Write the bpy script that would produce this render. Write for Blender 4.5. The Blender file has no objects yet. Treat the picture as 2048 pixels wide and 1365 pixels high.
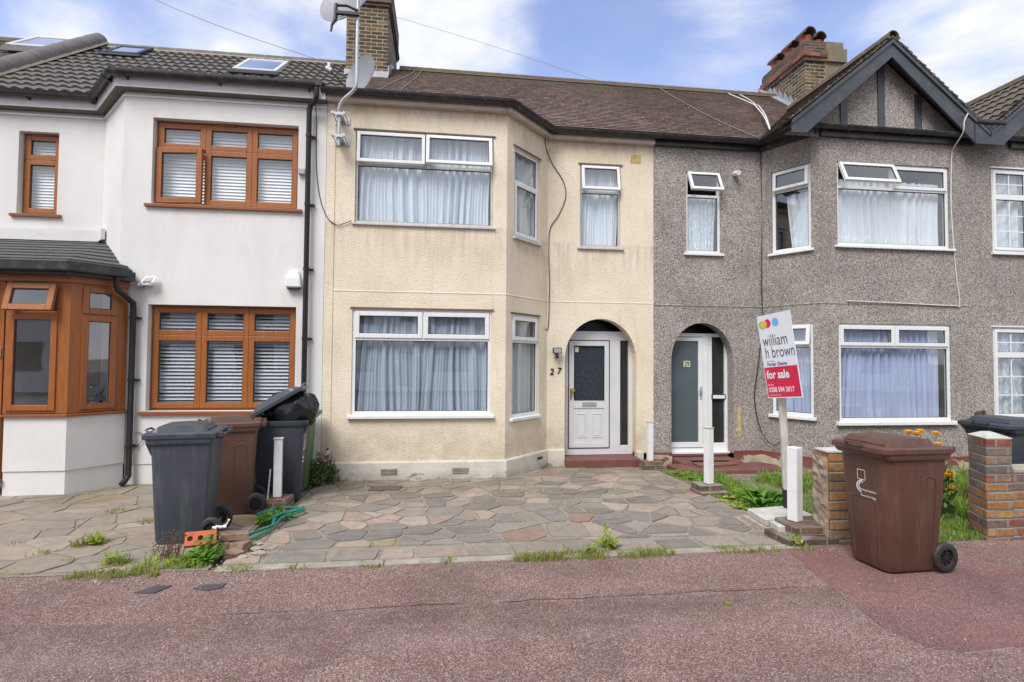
import bpy, math, random
import numpy as np
from mathutils import Vector, Matrix

sc = bpy.context.scene
COL = sc.collection
# ------------------------------------------------------------------ camera
R_ = np.array([[0.99186301, -0.12707138, 0.0077869], [0.01187976, 0.03148313, -0.99943368], [0.12675426, 0.9913938, 0.03273653]])
cd = bpy.data.cameras.new("camera"); cam = bpy.data.objects.new("camera", cd); COL.objects.link(cam)
cd.sensor_width = 36.0; cd.lens = 36.0 * 1097.35 / 2048.0
cd.clip_start = 0.05; cd.clip_end = 3000
M = Matrix(((R_[0][0], -R_[1][0], -R_[2][0], 0.0), (R_[0][1], -R_[1][1], -R_[2][1], 0.0), (R_[0][2], -R_[1][2], -R_[2][2], 1.65), (0, 0, 0, 1)))
cam.matrix_world = M
sc.camera = cam
# ------------------------------------------------------------------ light
SUN_EL, SUN_AZ = math.radians(52), math.radians(214)     # azimuth clockwise from +Y: behind the camera, a little to the left
sd = bpy.data.lights.new("sun", 'SUN'); sun = bpy.data.objects.new("sun", sd); COL.objects.link(sun)
sd.energy = 2.2; sd.angle = math.radians(28); sd.color = (1.0, 0.965, 0.92)
sdir = Vector((math.sin(SUN_AZ) * math.cos(SUN_EL), math.cos(SUN_AZ) * math.cos(SUN_EL), math.sin(SUN_EL)))
sun.rotation_euler = sdir.to_track_quat('Z', 'Y').to_euler()
sun.location = (0, -5, 20)
sc.view_settings.view_transform = 'Standard'; sc.view_settings.look = 'None'
sc.view_settings.exposure = 0.74; sc.view_settings.gamma = 1.0; sc.view_settings.use_curve_mapping = False
try:
    sc.cycles.max_bounces = 8; sc.cycles.diffuse_bounces = 3; sc.cycles.glossy_bounces = 3; sc.cycles.transparent_max_bounces = 12
    sc.cycles.use_denoising = True
except Exception: pass

def link(nt, a, b): nt.links.new(a, b)
world = bpy.data.worlds.new("World"); sc.world = world; world.use_nodes = True
def build_world():
    nt = world.node_tree; nt.nodes.clear(); N = nt.nodes.new
    out = N('ShaderNodeOutputWorld'); bg = N('ShaderNodeBackground')
    sky = N('ShaderNodeTexSky'); sky.sky_type = 'NISHITA'; sky.sun_disc = False
    sky.sun_elevation = SUN_EL; sky.sun_rotation = SUN_AZ; sky.air_density = 1.0; sky.dust_density = 1.5; sky.ozone_density = 2.0
    tc = N('ShaderNodeTexCoord')
    # the clouds: thin high cloud from noise in direction space, thicker over most of the dome
    mp = N('ShaderNodeMapping'); mp.inputs['Scale'].default_value = (1, 1, 2.4); mp.inputs['Location'].default_value = (0.35, 0.1, 0.0)
    link(nt, tc.outputs['Generated'], mp.inputs['Vector'])
    n1 = N('ShaderNodeTexNoise'); n1.inputs['Scale'].default_value = 3.2; n1.inputs['Detail'].default_value = 9; n1.inputs['Roughness'].default_value = 0.52; n1.inputs['Distortion'].default_value = 0.25
    link(nt, mp.outputs['Vector'], n1.inputs['Vector'])
    acc = n1.outputs['Fac']
    blobs = [((-0.02, 0.86, 0.50), 0.26, 0.26), ((-0.42, 0.80, 0.42), 0.20, 0.12), ((0.78, 0.60, 0.40), 0.26, 0.02), ((0.60, 0.70, 0.52), 0.16, -0.06), ((0.26, 0.87, 0.42), 0.24, -0.22), ((-0.62, 0.68, 0.40), 0.14, -0.10), ((0.30, 0.85, 0.50), 0.16, -0.10)]
    for d, rad, amp in blobs:
        d = Vector(d).normalized()
        dist = N('ShaderNodeVectorMath'); dist.operation = 'DISTANCE'; dist.inputs[1].default_value = d
        link(nt, tc.outputs['Generated'], dist.inputs[0])
        mr = N('ShaderNodeMapRange'); mr.interpolation_type = 'SMOOTHSTEP'
        mr.inputs['From Min'].default_value = 0; mr.inputs['From Max'].default_value = rad
        mr.inputs['To Min'].default_value = amp; mr.inputs['To Max'].default_value = 0
        link(nt, dist.outputs['Value'], mr.inputs['Value'])
        ad = N('ShaderNodeMath'); ad.operation = 'ADD'; link(nt, acc, ad.inputs[0]); link(nt, mr.outputs['Result'], ad.inputs[1]); acc = ad.outputs[0]
    cr = N('ShaderNodeMapRange'); cr.interpolation_type = 'SMOOTHSTEP'
    cr.inputs['From Min'].default_value = 0.42; cr.inputs['From Max'].default_value = 0.74; cr.inputs['To Min'].default_value = 0.14; cr.inputs['To Max'].default_value = 0.97
    link(nt, acc, cr.inputs['Value'])
    # more cloud near the horizon
    sep = N('ShaderNodeSeparateXYZ'); link(nt, tc.outputs['Generated'], sep.inputs[0])
    hz = N('ShaderNodeMapRange'); hz.inputs['From Min'].default_value = 0.22; hz.inputs['From Max'].default_value = 0.52; hz.inputs['To Min'].default_value = 0.25; hz.inputs['To Max'].default_value = 0.0
    link(nt, sep.outputs['Z'], hz.inputs['Value'])
    # overcast behind the street
    bk = N('ShaderNodeMapRange'); bk.inputs['From Min'].default_value = 0.25; bk.inputs['From Max'].default_value = -0.3; bk.inputs['To Min'].default_value = 0.0; bk.inputs['To Max'].default_value = 0.75
    link(nt, sep.outputs['Y'], bk.inputs['Value'])
    a1 = N('ShaderNodeMath'); a1.operation = 'ADD'; link(nt, cr.outputs['Result'], a1.inputs[0]); link(nt, hz.outputs['Result'], a1.inputs[1])
    a2 = N('ShaderNodeMath'); a2.operation = 'ADD'; a2.use_clamp = True; link(nt, a1.outputs[0], a2.inputs[0]); link(nt, bk.outputs['Result'], a2.inputs[1])
    tint = N('ShaderNodeMix'); tint.data_type = 'RGBA'; tint.blend_type = 'MULTIPLY'; tint.inputs['Factor'].default_value = 1.0
    link(nt, sky.outputs['Color'], tint.inputs['A']); tint.inputs['B'].default_value = SKY_TINT
    mix = N('ShaderNodeMix'); mix.data_type = 'RGBA'
    link(nt, a2.outputs[0], mix.inputs['Factor']); link(nt, tint.outputs['Result'], mix.inputs['A']); pass
    n2 = N('ShaderNodeTexNoise'); n2.inputs['Scale'].default_value = 6.5; n2.inputs['Detail'].default_value = 7; n2.inputs['Roughness'].default_value = 0.6
    link(nt, mp.outputs['Vector'], n2.inputs['Vector'])
    cc = N('ShaderNodeValToRGB'); cc.color_ramp.elements[0].position = 0.34; cc.color_ramp.elements[0].color = (0.74, 0.79, 0.93, 1); cc.color_ramp.elements[1].position = 0.60; cc.color_ramp.elements[1].color = (1, 1, 1, 1)
    link(nt, n2.outputs['Fac'], cc.inputs[0])
    cm = N('ShaderNodeMix'); cm.data_type = 'RGBA'; cm.blend_type = 'MULTIPLY'; cm.inputs['Factor'].default_value = 1.0; link(nt, cc.outputs[0], cm.inputs['A']); cm.inputs['B'].default_value = CLOUD; cm.clamp_result = False
    link(nt, cm.outputs['Result'], mix.inputs['B'])
    link(nt, mix.outputs['Result'], bg.inputs['Color']); bg.inputs['Strength'].default_value = 0.1
    link(nt, bg.outputs[0], out.inputs[0])
SKY_TINT = (1.38, 1.36, 1.62, 1); CLOUD = (6.45, 6.5, 6.65, 1)
build_world()

rnd = random.Random(7)
PI = math.pi
# ------------------------------------------------------------------ materials
def newmat(name):
    m = bpy.data.materials.new(name); m.use_nodes = True
    nt = m.node_tree; nt.nodes.clear()
    out = nt.nodes.new('ShaderNodeOutputMaterial'); p = nt.nodes.new('ShaderNodeBsdfPrincipled')
    link(nt, p.outputs[0], out.inputs[0])
    return m, nt, p
def c4(c): return (c[0], c[1], c[2], 1.0)
def pos(nt, scale=(1, 1, 1), kind='world', rot=(0, 0, 0)):
    if kind == 'world': src = nt.nodes.new('ShaderNodeNewGeometry').outputs['Position']
    elif kind == 'uv': src = nt.nodes.new('ShaderNodeUVMap').outputs[0]
    else: src = nt.nodes.new('ShaderNodeTexCoord').outputs['Object']
    mp = nt.nodes.new('ShaderNodeMapping'); mp.inputs['Scale'].default_value = scale; mp.inputs['Rotation'].default_value = rot
    link(nt, src, mp.inputs['Vector']); return mp.outputs['Vector']
def noise(nt, vec, scale, detail=4, rough=0.5, dist=0):
    n = nt.nodes.new('ShaderNodeTexNoise'); n.inputs['Scale'].default_value = scale; n.inputs['Detail'].default_value = detail
    n.inputs['Roughness'].default_value = rough; n.inputs['Distortion'].default_value = dist
    link(nt, vec, n.inputs['Vector']); return n.outputs['Fac']
def voro(nt, vec, scale, feature='F1', rnd_=1.0):
    n = nt.nodes.new('ShaderNodeTexVoronoi'); n.feature = feature; n.inputs['Scale'].default_value = scale; n.inputs['Randomness'].default_value = rnd_
    link(nt, vec, n.inputs['Vector']); return n
def ramp(nt, fac, stops, interp='LINEAR'):
    r = nt.nodes.new('ShaderNodeValToRGB'); r.color_ramp.interpolation = interp
    els = r.color_ramp.elements
    while len(els) < len(stops): els.new(0.5)
    for e, (p_, c) in zip(els, stops):
        e.position = p_; e.color = c4(c) if not isinstance(c, (int, float)) else (c, c, c, 1)
    link(nt, fac, r.inputs[0]); return r.outputs[0]
def mix(nt, fac, a, b, mode='MIX'):
    m = nt.nodes.new('ShaderNodeMix'); m.data_type = 'RGBA'; m.blend_type = mode; m.clamp_result = False
    for s, v in (('Factor', fac), ('A', a), ('B', b)):
        if isinstance(v, (int, float)): m.inputs[s].default_value = v if s == 'Factor' else (v, v, v, 1)
        elif isinstance(v, tuple): m.inputs[s].default_value = c4(v)
        else: link(nt, v, m.inputs[s])
    return m.outputs['Result']
def maprange(nt, v, a, b, c=0.0, d=1.0, smooth=False):
    m = nt.nodes.new('ShaderNodeMapRange')
    if smooth: m.interpolation_type = 'SMOOTHSTEP'
    for k, x in (('From Min', a), ('From Max', b), ('To Min', c), ('To Max', d)): m.inputs[k].default_value = x
    link(nt, v, m.inputs['Value']); return m.outputs['Result']
def math_(nt, op, a, b=None):
    m = nt.nodes.new('ShaderNodeMath'); m.operation = op
    for i, v in enumerate((a, b)):
        if v is None: continue
        if isinstance(v, (int, float)): m.inputs[i].default_value = v
        else: link(nt, v, m.inputs[i])
    return m.outputs[0]
def bump(nt, p, h, strength=0.3, dist=0.01):
    b = nt.nodes.new('ShaderNodeBump'); b.inputs['Strength'].default_value = strength; b.inputs['Distance'].default_value = dist
    link(nt, h, b.inputs['Height']); link(nt, b.outputs[0], p.inputs['Normal'])
def setin(nt, p, k, v):
    if isinstance(v, (int, float)): p.inputs[k].default_value = v
    elif isinstance(v, tuple): p.inputs[k].default_value = c4(v)
    else: link(nt, v, p.inputs[k])
def plain(name, col, rough=0.5, var=0.12, vs=6.0, dirt=None, dirt_amt=0.3, bstr=0.05, bscale=120, metal=0.0, kind='world', spec=0.5, coat=0.0, streak=False):
    """a real surface: base colour with blotchy variation, a little dirt and fine bump"""
    m, nt, p = newmat(name)
    v = pos(nt, kind=kind)
    a = noise(nt, v, vs, 5, 0.6)
    lo = tuple(x * (1 - var) for x in col); hi = tuple(min(1, x * (1 + var)) for x in col)
    c = ramp(nt, a, [(0.3, lo), (0.7, hi)])
    if dirt:
        sv = pos(nt, (3, 3, 0.4) if streak else (1, 1, 1), kind)
        d = noise(nt, sv, vs * 1.7, 8, 0.7, 0.4)
        f = maprange(nt, d, 0.5, 0.78, 0, dirt_amt)
        c = mix(nt, f, c, dirt)
    setin(nt, p, 'Base Color', c)
    r = maprange(nt, noise(nt, v, vs * 3, 4), 0.3, 0.7, max(0.02, rough - 0.08), min(1, rough + 0.08)); setin(nt, p, 'Roughness', r)
    p.inputs['Metallic'].default_value = metal; p.inputs['Specular IOR Level'].default_value = spec
    p.inputs['Coat Weight'].default_value = coat
    if bstr: bump(nt, p, noise(nt, v, bscale, 3), bstr, 0.004)
    return m

def zcoord(nt):
    s = nt.nodes.new('ShaderNodeSeparateXYZ'); g = nt.nodes.new('ShaderNodeNewGeometry'); link(nt, g.outputs['Position'], s.inputs[0]); return s.outputs

def m_cream():
    m, nt, p = newmat('cream_roughcast')
    v = pos(nt)
    base = ramp(nt, noise(nt, v, 1.1, 6, 0.65), [(0.3, (0.69, 0.59, 0.455)), (0.55, (0.79, 0.70, 0.56)), (0.75, (0.82, 0.75, 0.625))])
    st = noise(nt, pos(nt, (2.2, 2.2, 0.35)), 2.3, 8, 0.72, 0.6)
    base = mix(nt, maprange(nt, st, 0.54, 0.80, 0, 0.38), base, (0.42, 0.33, 0.23))
    z = zcoord(nt)['Z']
    # grime splashed up from the ground and algae
    low = maprange(nt, z, 0.95, 0.15, 0, 1, True)
    g = math_(nt, 'MULTIPLY', low, maprange(nt, noise(nt, v, 3.0, 8, 0.75), 0.38, 0.68))
    base = mix(nt, math_(nt, 'MULTIPLY', g, 0.6), base, (0.30, 0.235, 0.16))
    # water stains below the eaves and window sills
    top = maprange(nt, z, 4.9, 5.3, 0, 1, True)
    g2 = math_(nt, 'MULTIPLY', top, maprange(nt, noise(nt, pos(nt, (3, 3, 0.8)), 3.5, 7, 0.7), 0.35, 0.65))
    base = mix(nt, math_(nt, 'MULTIPLY', g2, 0.5), base, (0.34, 0.26, 0.18))
    sill = math_(nt, 'MULTIPLY', maprange(nt, z, 2.9, 3.55, 0, 1), maprange(nt, z, 3.6, 3.56, 0, 1))
    g3 = math_(nt, 'MULTIPLY', sill, maprange(nt, noise(nt, pos(nt, (5, 5, 0.5)), 2.5, 6, 0.7), 0.42, 0.72))
    base = mix(nt, math_(nt, 'MULTIPLY', g3, 0.6), base, (0.30, 0.235, 0.17))
    # pitting
    vo = voro(nt, pos(nt, (1, 1, 1.5)), 46); pit = vo.outputs['Distance']
    n2 = noise(nt, pos(nt, (1, 1, 1.7)), 38, 5, 0.65, 0.6)
    base = mix(nt, maprange(nt, n2, 0.34, 0.50, 0.42, 0.0), base, (0.46, 0.36, 0.25))
    setin(nt, p, 'Base Color', base); p.inputs['Roughness'].default_value = 0.92; p.inputs['Specular IOR Level'].default_value = 0.2
    h = math_(nt, 'ADD', n2, math_(nt, 'MULTIPLY', pit, 0.35))
    bump(nt, p, h, 0.8, 0.011)
    return m
def m_pebble():
    m, nt, p = newmat('grey_pebbledash')
    v = pos(nt)
    vo = voro(nt, v, 100)
    sx = nt.nodes.new('ShaderNodeSeparateColor'); link(nt, vo.outputs['Color'], sx.inputs[0])
    c = ramp(nt, sx.outputs[0], [(0.0, (0.13, 0.112, 0.10)), (0.18, (0.235, 0.20, 0.18)), (0.5, (0.375, 0.335, 0.31)), (0.78, (0.50, 0.465, 0.44)), (0.93, (0.68, 0.655, 0.63))])
    n1 = noise(nt, v, 1.2, 6, 0.6)
    c = mix(nt, 1.0, c, ramp(nt, n1, [(0.3, (0.80, 0.80, 0.80)), (0.7, (1.12, 1.10, 1.08))]), 'MULTIPLY')
    st = noise(nt, pos(nt, (3, 3, 0.35)), 1.7, 7, 0.7, 0.4)
    c = mix(nt, maprange(nt, st, 0.53, 0.75, 0, 0.5), c, (0.15, 0.135, 0.125))
    setin(nt, p, 'Base Color', c); p.inputs['Roughness'].default_value = 0.95; p.inputs['Specular IOR Level'].default_value = 0.25
    bump(nt, p, maprange(nt, vo.outputs['Distance'], 0.0, 0.7, 1, 0), 0.9, 0.012)
    return m
def m_white_render():
    m, nt, p = newmat('white_render')
    v = pos(nt)
    c = ramp(nt, noise(nt, v, 0.9, 6, 0.6), [(0.3, (0.655, 0.645, 0.635)), (0.6, (0.715, 0.705, 0.695)), (0.8, (0.75, 0.74, 0.73))])
    st = noise(nt, pos(nt, (1.5, 1.5, 0.5)), 1.5, 8, 0.7, 0.5)
    c = mix(nt, maprange(nt, st, 0.48, 0.75, 0, 0.45), c, (0.52, 0.49, 0.46))
    setin(nt, p, 'Base Color', c); p.inputs['Roughness'].default_value = 0.85; p.inputs['Specular IOR Level'].default_value = 0.2
    bump(nt, p, noise(nt, v, 140, 3, 0.6), 0.22, 0.004)
    return m
def m_plinth(name, col, under, zline, amt):
    m, nt, p = newmat(name)
    v = pos(nt)
    c = ramp(nt, noise(nt, v, 4, 6, 0.6), [(0.3, tuple(x * .85 for x in col)), (0.7, tuple(min(1, x * 1.1) for x in col))])
    f = noise(nt, pos(nt, (1, 1, 2.2)), 2.3, 7, 0.62, 0.5)
    z = zcoord(nt)['Z']
    hb = maprange(nt, z, zline + 0.12, zline - 0.16, -0.14, 0.16)
    k = maprange(nt, math_(nt, 'ADD', f, hb), amt, amt + 0.015)
    u = ramp(nt, noise(nt, v, 14, 6, 0.7), [(0.35, tuple(x * .6 for x in under)), (0.65, under)])
    c = mix(nt, k, c, u)
    wv = nt.nodes.new('ShaderNodeVectorMath'); wv.operation = 'ADD'; wn_ = nt.nodes.new('ShaderNodeTexNoise'); wn_.inputs['Scale'].default_value = 6; link(nt, v, wn_.inputs['Vector']); sc2 = nt.nodes.new('ShaderNodeVectorMath'); sc2.operation = 'SCALE'; sc2.inputs['Scale'].default_value = 0.25; link(nt, wn_.outputs['Color'], sc2.inputs[0]); link(nt, v, wv.inputs[0]); link(nt, sc2.outputs[0], wv.inputs[1]); crk = voro(nt, wv.outputs[0], 5.0, 'DISTANCE_TO_EDGE')
    c = mix(nt, math_(nt, 'MULTIPLY', maprange(nt, crk.outputs['Distance'], 0.0, 0.014, 0.8, 0), maprange(nt, noise(nt, v, 2.1, 3), 0.48, 0.6)), c, (0.12, 0.09, 0.07))
    setin(nt, p, 'Base Color', c); p.inputs['Roughness'].default_value = 0.8
    dl = math_(nt, 'MULTIPLY', maprange(nt, z, zline + 0.09, zline - 0.10, 0, 1), maprange(nt, noise(nt, v, 7, 6, 0.7), 0.35, 0.6)); c2 = mix(nt, math_(nt, 'MULTIPLY', dl, 0.75), c, (0.16, 0.13, 0.085)); setin(nt, p, 'Base Color', c2)
    bump(nt, p, math_(nt, 'ADD', math_(nt, 'MULTIPLY', k, -0.5), noise(nt, v, 40, 4)), 0.5, 0.01)
    return m
def m_tarmac():
    m, nt, p = newmat('red_tarmac')
    v = pos(nt)
    vo = voro(nt, v, 165); sx = nt.nodes.new('ShaderNodeSeparateColor'); link(nt, vo.outputs['Color'], sx.inputs[0])
    c = ramp(nt, sx.outputs[1], [(0.0, (0.105, 0.060, 0.053)), (0.4, (0.180, 0.110, 0.098)), (0.75, (0.255, 0.170, 0.153)), (0.95, (0.40, 0.33, 0.295))])
    n1 = noise(nt, v, 1.4, 7, 0.68, 0.5)
    c = mix(nt, 1.0, c, ramp(nt, n1, [(0.3, (0.82, 0.78, 0.78)), (0.5, (1.0, 0.98, 0.98)), (0.72, (1.25, 1.25, 1.27))]), 'MULTIPLY')
    n3 = noise(nt, pos(nt, (1, 2.4, 1)), 0.8, 6, 0.7, 1.2)
    c = mix(nt, maprange(nt, n3, 0.52, 0.72, 0, 0.5), c, (0.085, 0.062, 0.054))
    n4 = noise(nt, v, 0.55, 5, 0.6, 0.8)
    c = mix(nt, maprange(nt, n4, 0.56, 0.76, 0, 0.4), c, (0.22, 0.12, 0.115))
    # seams of the old trench, a thin dark line that wanders
    o = zcoord(nt)
    w = math_(nt, 'MULTIPLY', math_(nt, 'SUBTRACT', noise(nt, v, 2.2, 8, 0.7), 0.5), 0.14)
    seam = math_(nt, 'ABSOLUTE', math_(nt, 'ADD', math_(nt, 'SUBTRACT', o['Y'], 3.76), w))
    lim = maprange(nt, o['X'], -1.5, -1.2, 0, 1)
    k = math_(nt, 'MULTIPLY', math_(nt, 'MULTIPLY', maprange(nt, seam, 0.002, 0.012, 0.85, 0), maprange(nt, noise(nt, v, 3.3, 4), 0.36, 0.52, 0.15, 1)), math_(nt, 'MULTIPLY', lim, maprange(nt, o['X'], 2.75, 2.72, 0, 1)))
    c = mix(nt, k, c, (0.03, 0.022, 0.02))
    # band south of the seam is worn dark
    band = math_(nt, 'MULTIPLY', maprange(nt, o['Y'], 3.74, 3.70, 0, 1), maprange(nt, o['Y'], 3.25, 3.55, 0, 1))
    bb = math_(nt, 'MULTIPLY', band, maprange(nt, noise(nt, v, 3, 6, 0.7), 0.4, 0.6, 0.05, 0.45))
    c = mix(nt, bb, c, (0.085, 0.06, 0.05))
    gm = voro(nt, v, 2.3); c = mix(nt, maprange(nt, gm.outputs['Distance'], 0.02, 0.035, 0.55, 0), c, (0.09, 0.075, 0.07))
    gm2 = voro(nt, v, 5.1); c = mix(nt, maprange(nt, gm2.outputs['Distance'], 0.012, 0.02, 0.7, 0), c, (0.42, 0.38, 0.34))
    ds = noise(nt, pos(nt, (0.6, 2.0, 1)), 1.9, 7, 0.72, 1.5); c = mix(nt, maprange(nt, ds, 0.58, 0.72, 0, 0.5), c, (0.10, 0.08, 0.07))
    pe = math_(nt, 'ABSOLUTE', math_(nt, 'ADD', math_(nt, 'SUBTRACT', o['Y'], 3.30), w))
    pl = math_(nt, 'MULTIPLY', maprange(nt, pe, 0.0, 0.16, 0.16, 0, True), maprange(nt, noise(nt, v, 2.0, 5), 0.4, 0.6))
    c = mix(nt, pl, c, (0.33, 0.26, 0.26))
    setin(nt, p, 'Base Color', c); p.inputs['Roughness'].default_value = 0.9; p.inputs['Specular IOR Level'].default_value = 0.25
    bump(nt, p, vo.outputs['Distance'], 0.7, 0.006)
    return m
def m_patch():
    m, nt, p = newmat('new_red_tarmac')
    v = pos(nt); vo = voro(nt, v, 170); sx = nt.nodes.new('ShaderNodeSeparateColor'); link(nt, vo.outputs['Color'], sx.inputs[0])
    c = ramp(nt, sx.outputs[1], [(0.0, (0.095, 0.042, 0.040)), (0.6, (0.165, 0.083, 0.078)), (0.95, (0.28, 0.19, 0.175))])
    c = mix(nt, 1.0, c, ramp(nt, noise(nt, v, 1.6, 6, 0.65, 0.4), [(0.3, (0.78, 0.78, 0.80)), (0.7, (1.25, 1.2, 1.2))]), 'MULTIPLY')
    c = mix(nt, maprange(nt, noise(nt, v, 1.1, 5, 0.6), 0.52, 0.75, 0, 0.4), c, (0.23, 0.085, 0.08))
    setin(nt, p, 'Base Color', c); p.inputs['Roughness'].default_value = 0.85; bump(nt, p, vo.outputs['Distance'], 0.5, 0.004)
    return m
def m_stone():
    m, nt, p = newmat('paving_stone')
    at = nt.nodes.new('ShaderNodeAttribute'); at.attribute_name = 'tint'
    v = pos(nt)
    n1 = noise(nt, v, 9, 8, 0.7)
    c = mix(nt, 1.0, at.outputs['Color'], ramp(nt, n1, [(0.3, (0.72, 0.71, 0.70)), (0.7, (1.20, 1.18, 1.15))]), 'MULTIPLY')
    n2 = noise(nt, v, 90, 3, 0.7); c = mix(nt, 1.0, c, ramp(nt, n2, [(0.3, (0.82, 0.82, 0.82)), (0.7, (1.15, 1.15, 1.15))]), 'MULTIPLY')
    moss = noise(nt, v, 1.3, 7, 0.7, 0.5)
    y = zcoord(nt)['Y']
    k = math_(nt, 'MULTIPLY', maprange(nt, moss, 0.40, 0.60, 0, 0.9), maprange(nt, y, 5.6, 7.7, 0.06, 1.0))
    c = mix(nt, k, c, (0.15, 0.13, 0.085))
    c = mix(nt, maprange(nt, noise(nt, v, 4.5, 8, 0.75, 0.6), 0.42, 0.66, 0.05, 0.6), c, (0.24, 0.21, 0.17))
    dk = noise(nt, v, 0.9, 6, 0.6); c = mix(nt, maprange(nt, dk, 0.52, 0.7, 0, 0.35), c, (0.14, 0.125, 0.105))
    setin(nt, p, 'Base Color', c); p.inputs['Roughness'].default_value = 0.82
    bump(nt, p, math_(nt, 'ADD', n1, math_(nt, 'MULTIPLY', n2, 0.3)), 0.45, 0.01)
    return m
def m_mortar():
    m, nt, p = newmat('paving_mortar')
    v = pos(nt)
    c = ramp(nt, noise(nt, v, 22, 7, 0.7), [(0.3, (0.22, 0.19, 0.15)), (0.7, (0.36, 0.32, 0.265))])
    g = noise(nt, v, 1.8, 7, 0.7, 0.6)
    y = zcoord(nt)['Y']
    c = mix(nt, maprange(nt, g, 0.48, 0.66, 0, 0.6), c, (0.11, 0.11, 0.05))
    c = mix(nt, maprange(nt, noise(nt, v, 3.1, 6, 0.7), 0.55, 0.7, 0, 0.6), c, (0.11, 0.09, 0.07))
    setin(nt, p, 'Base Color', c); p.inputs['Roughness'].default_value = 0.95; bump(nt, p, noise(nt, v, 60, 5, 0.7), 0.8, 0.015)
    return m
def m_soil():
    m, nt, p = newmat('soil')
    v = pos(nt)
    c = ramp(nt, noise(nt, v, 6, 8, 0.75), [(0.3, (0.10, 0.075, 0.05)), (0.5, (0.20, 0.165, 0.125)), (0.72, (0.30, 0.26, 0.21))])
    setin(nt, p, 'Base Color', c); p.inputs['Roughness'].default_value = 0.95; bump(nt, p, noise(nt, v, 40, 6, 0.7), 0.9, 0.02)
    return m
def m_brick(name, cols, mort, bw=0.225, bh=0.075, ms=0.010, z0=0.0, stain=None, upper=None):
    """bricks laid on any vertical face: along = X+Y, up = Z; each brick takes its own colour"""
    m, nt, p = newmat(name)
    g = nt.nodes.new('ShaderNodeNewGeometry'); s = nt.nodes.new('ShaderNodeSeparateXYZ'); link(nt, g.outputs['Position'], s.inputs[0])
    wob = noise(nt, g.outputs['Position'], 9, 3)
    along = math_(nt, 'ADD', math_(nt, 'ADD', s.outputs['X'], s.outputs['Y']), math_(nt, 'MULTIPLY', wob, 0.012))
    up = math_(nt, 'ADD', math_(nt, 'SUBTRACT', s.outputs['Z'], z0), math_(nt, 'MULTIPLY', math_(nt, 'SUBTRACT', wob, 0.5), 0.004))
    cb = nt.nodes.new('ShaderNodeCombineXYZ'); link(nt, along, cb.inputs[0]); link(nt, up, cb.inputs[1])
    b = nt.nodes.new('ShaderNodeTexBrick'); b.inputs['Scale'].default_value = 1.0
    b.inputs['Brick Width'].default_value = bw; b.inputs['Row Height'].default_value = bh; b.inputs['Mortar Size'].default_value = ms; b.inputs['Mortar Smooth'].default_value = 0.2
    b.inputs['Bias'].default_value = 0.0; b.inputs['Color1'].default_value = (0, 0, 0, 1); b.inputs['Color2'].default_value = (1, 1, 1, 1); b.inputs['Mortar'].default_value = (0.5, 0.5, 0.5, 1)
    link(nt, cb.outputs[0], b.inputs['Vector'])
    n = len(cols); c = ramp(nt, b.outputs['Color'], [(0.12 + 0.76 * i / max(1, n - 1), col) for i, col in enumerate(cols)], 'LINEAR')
    if upper:
        ucols, zs = upper; nu = len(ucols); cu = ramp(nt, b.outputs['Color'], [(0.12 + 0.76 * i / max(1, nu - 1), col) for i, col in enumerate(ucols)])
        zz = math_(nt, 'ADD', s.outputs['Z'], math_(nt, 'MULTIPLY', math_(nt, 'SUBTRACT', noise(nt, g.outputs['Position'], 3, 2), 0.5), 0.25))
        c = mix(nt, maprange(nt, zz, zs - .02, zs + .02), c, cu)
    nn = noise(nt, g.outputs['Position'], 24, 6, 0.75)
    c = mix(nt, 1.0, c, ramp(nt, nn, [(0.3, (0.52, 0.52, 0.52)), (0.7, (1.3, 1.27, 1.25))]), 'MULTIPLY')
    mc = mix(nt, noise(nt, g.outputs['Position'], 14, 4), tuple(x * .7 for x in mort), mort)
    c = mix(nt, b.outputs['Fac'], c, mc)
    if stain: c = mix(nt, maprange(nt, noise(nt, g.outputs['Position'], 2.6, 6, 0.7, 0.4), 0.48, 0.7, 0, stain[1]), c, stain[0])
    setin(nt, p, 'Base Color', c); p.inputs['Roughness'].default_value = 0.9
    h = math_(nt, 'ADD', math_(nt, 'MULTIPLY', b.outputs['Fac'], -1.0), math_(nt, 'MULTIPLY', nn, 0.4)); bump(nt, p, h, 0.8, 0.012)
    return m
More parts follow.
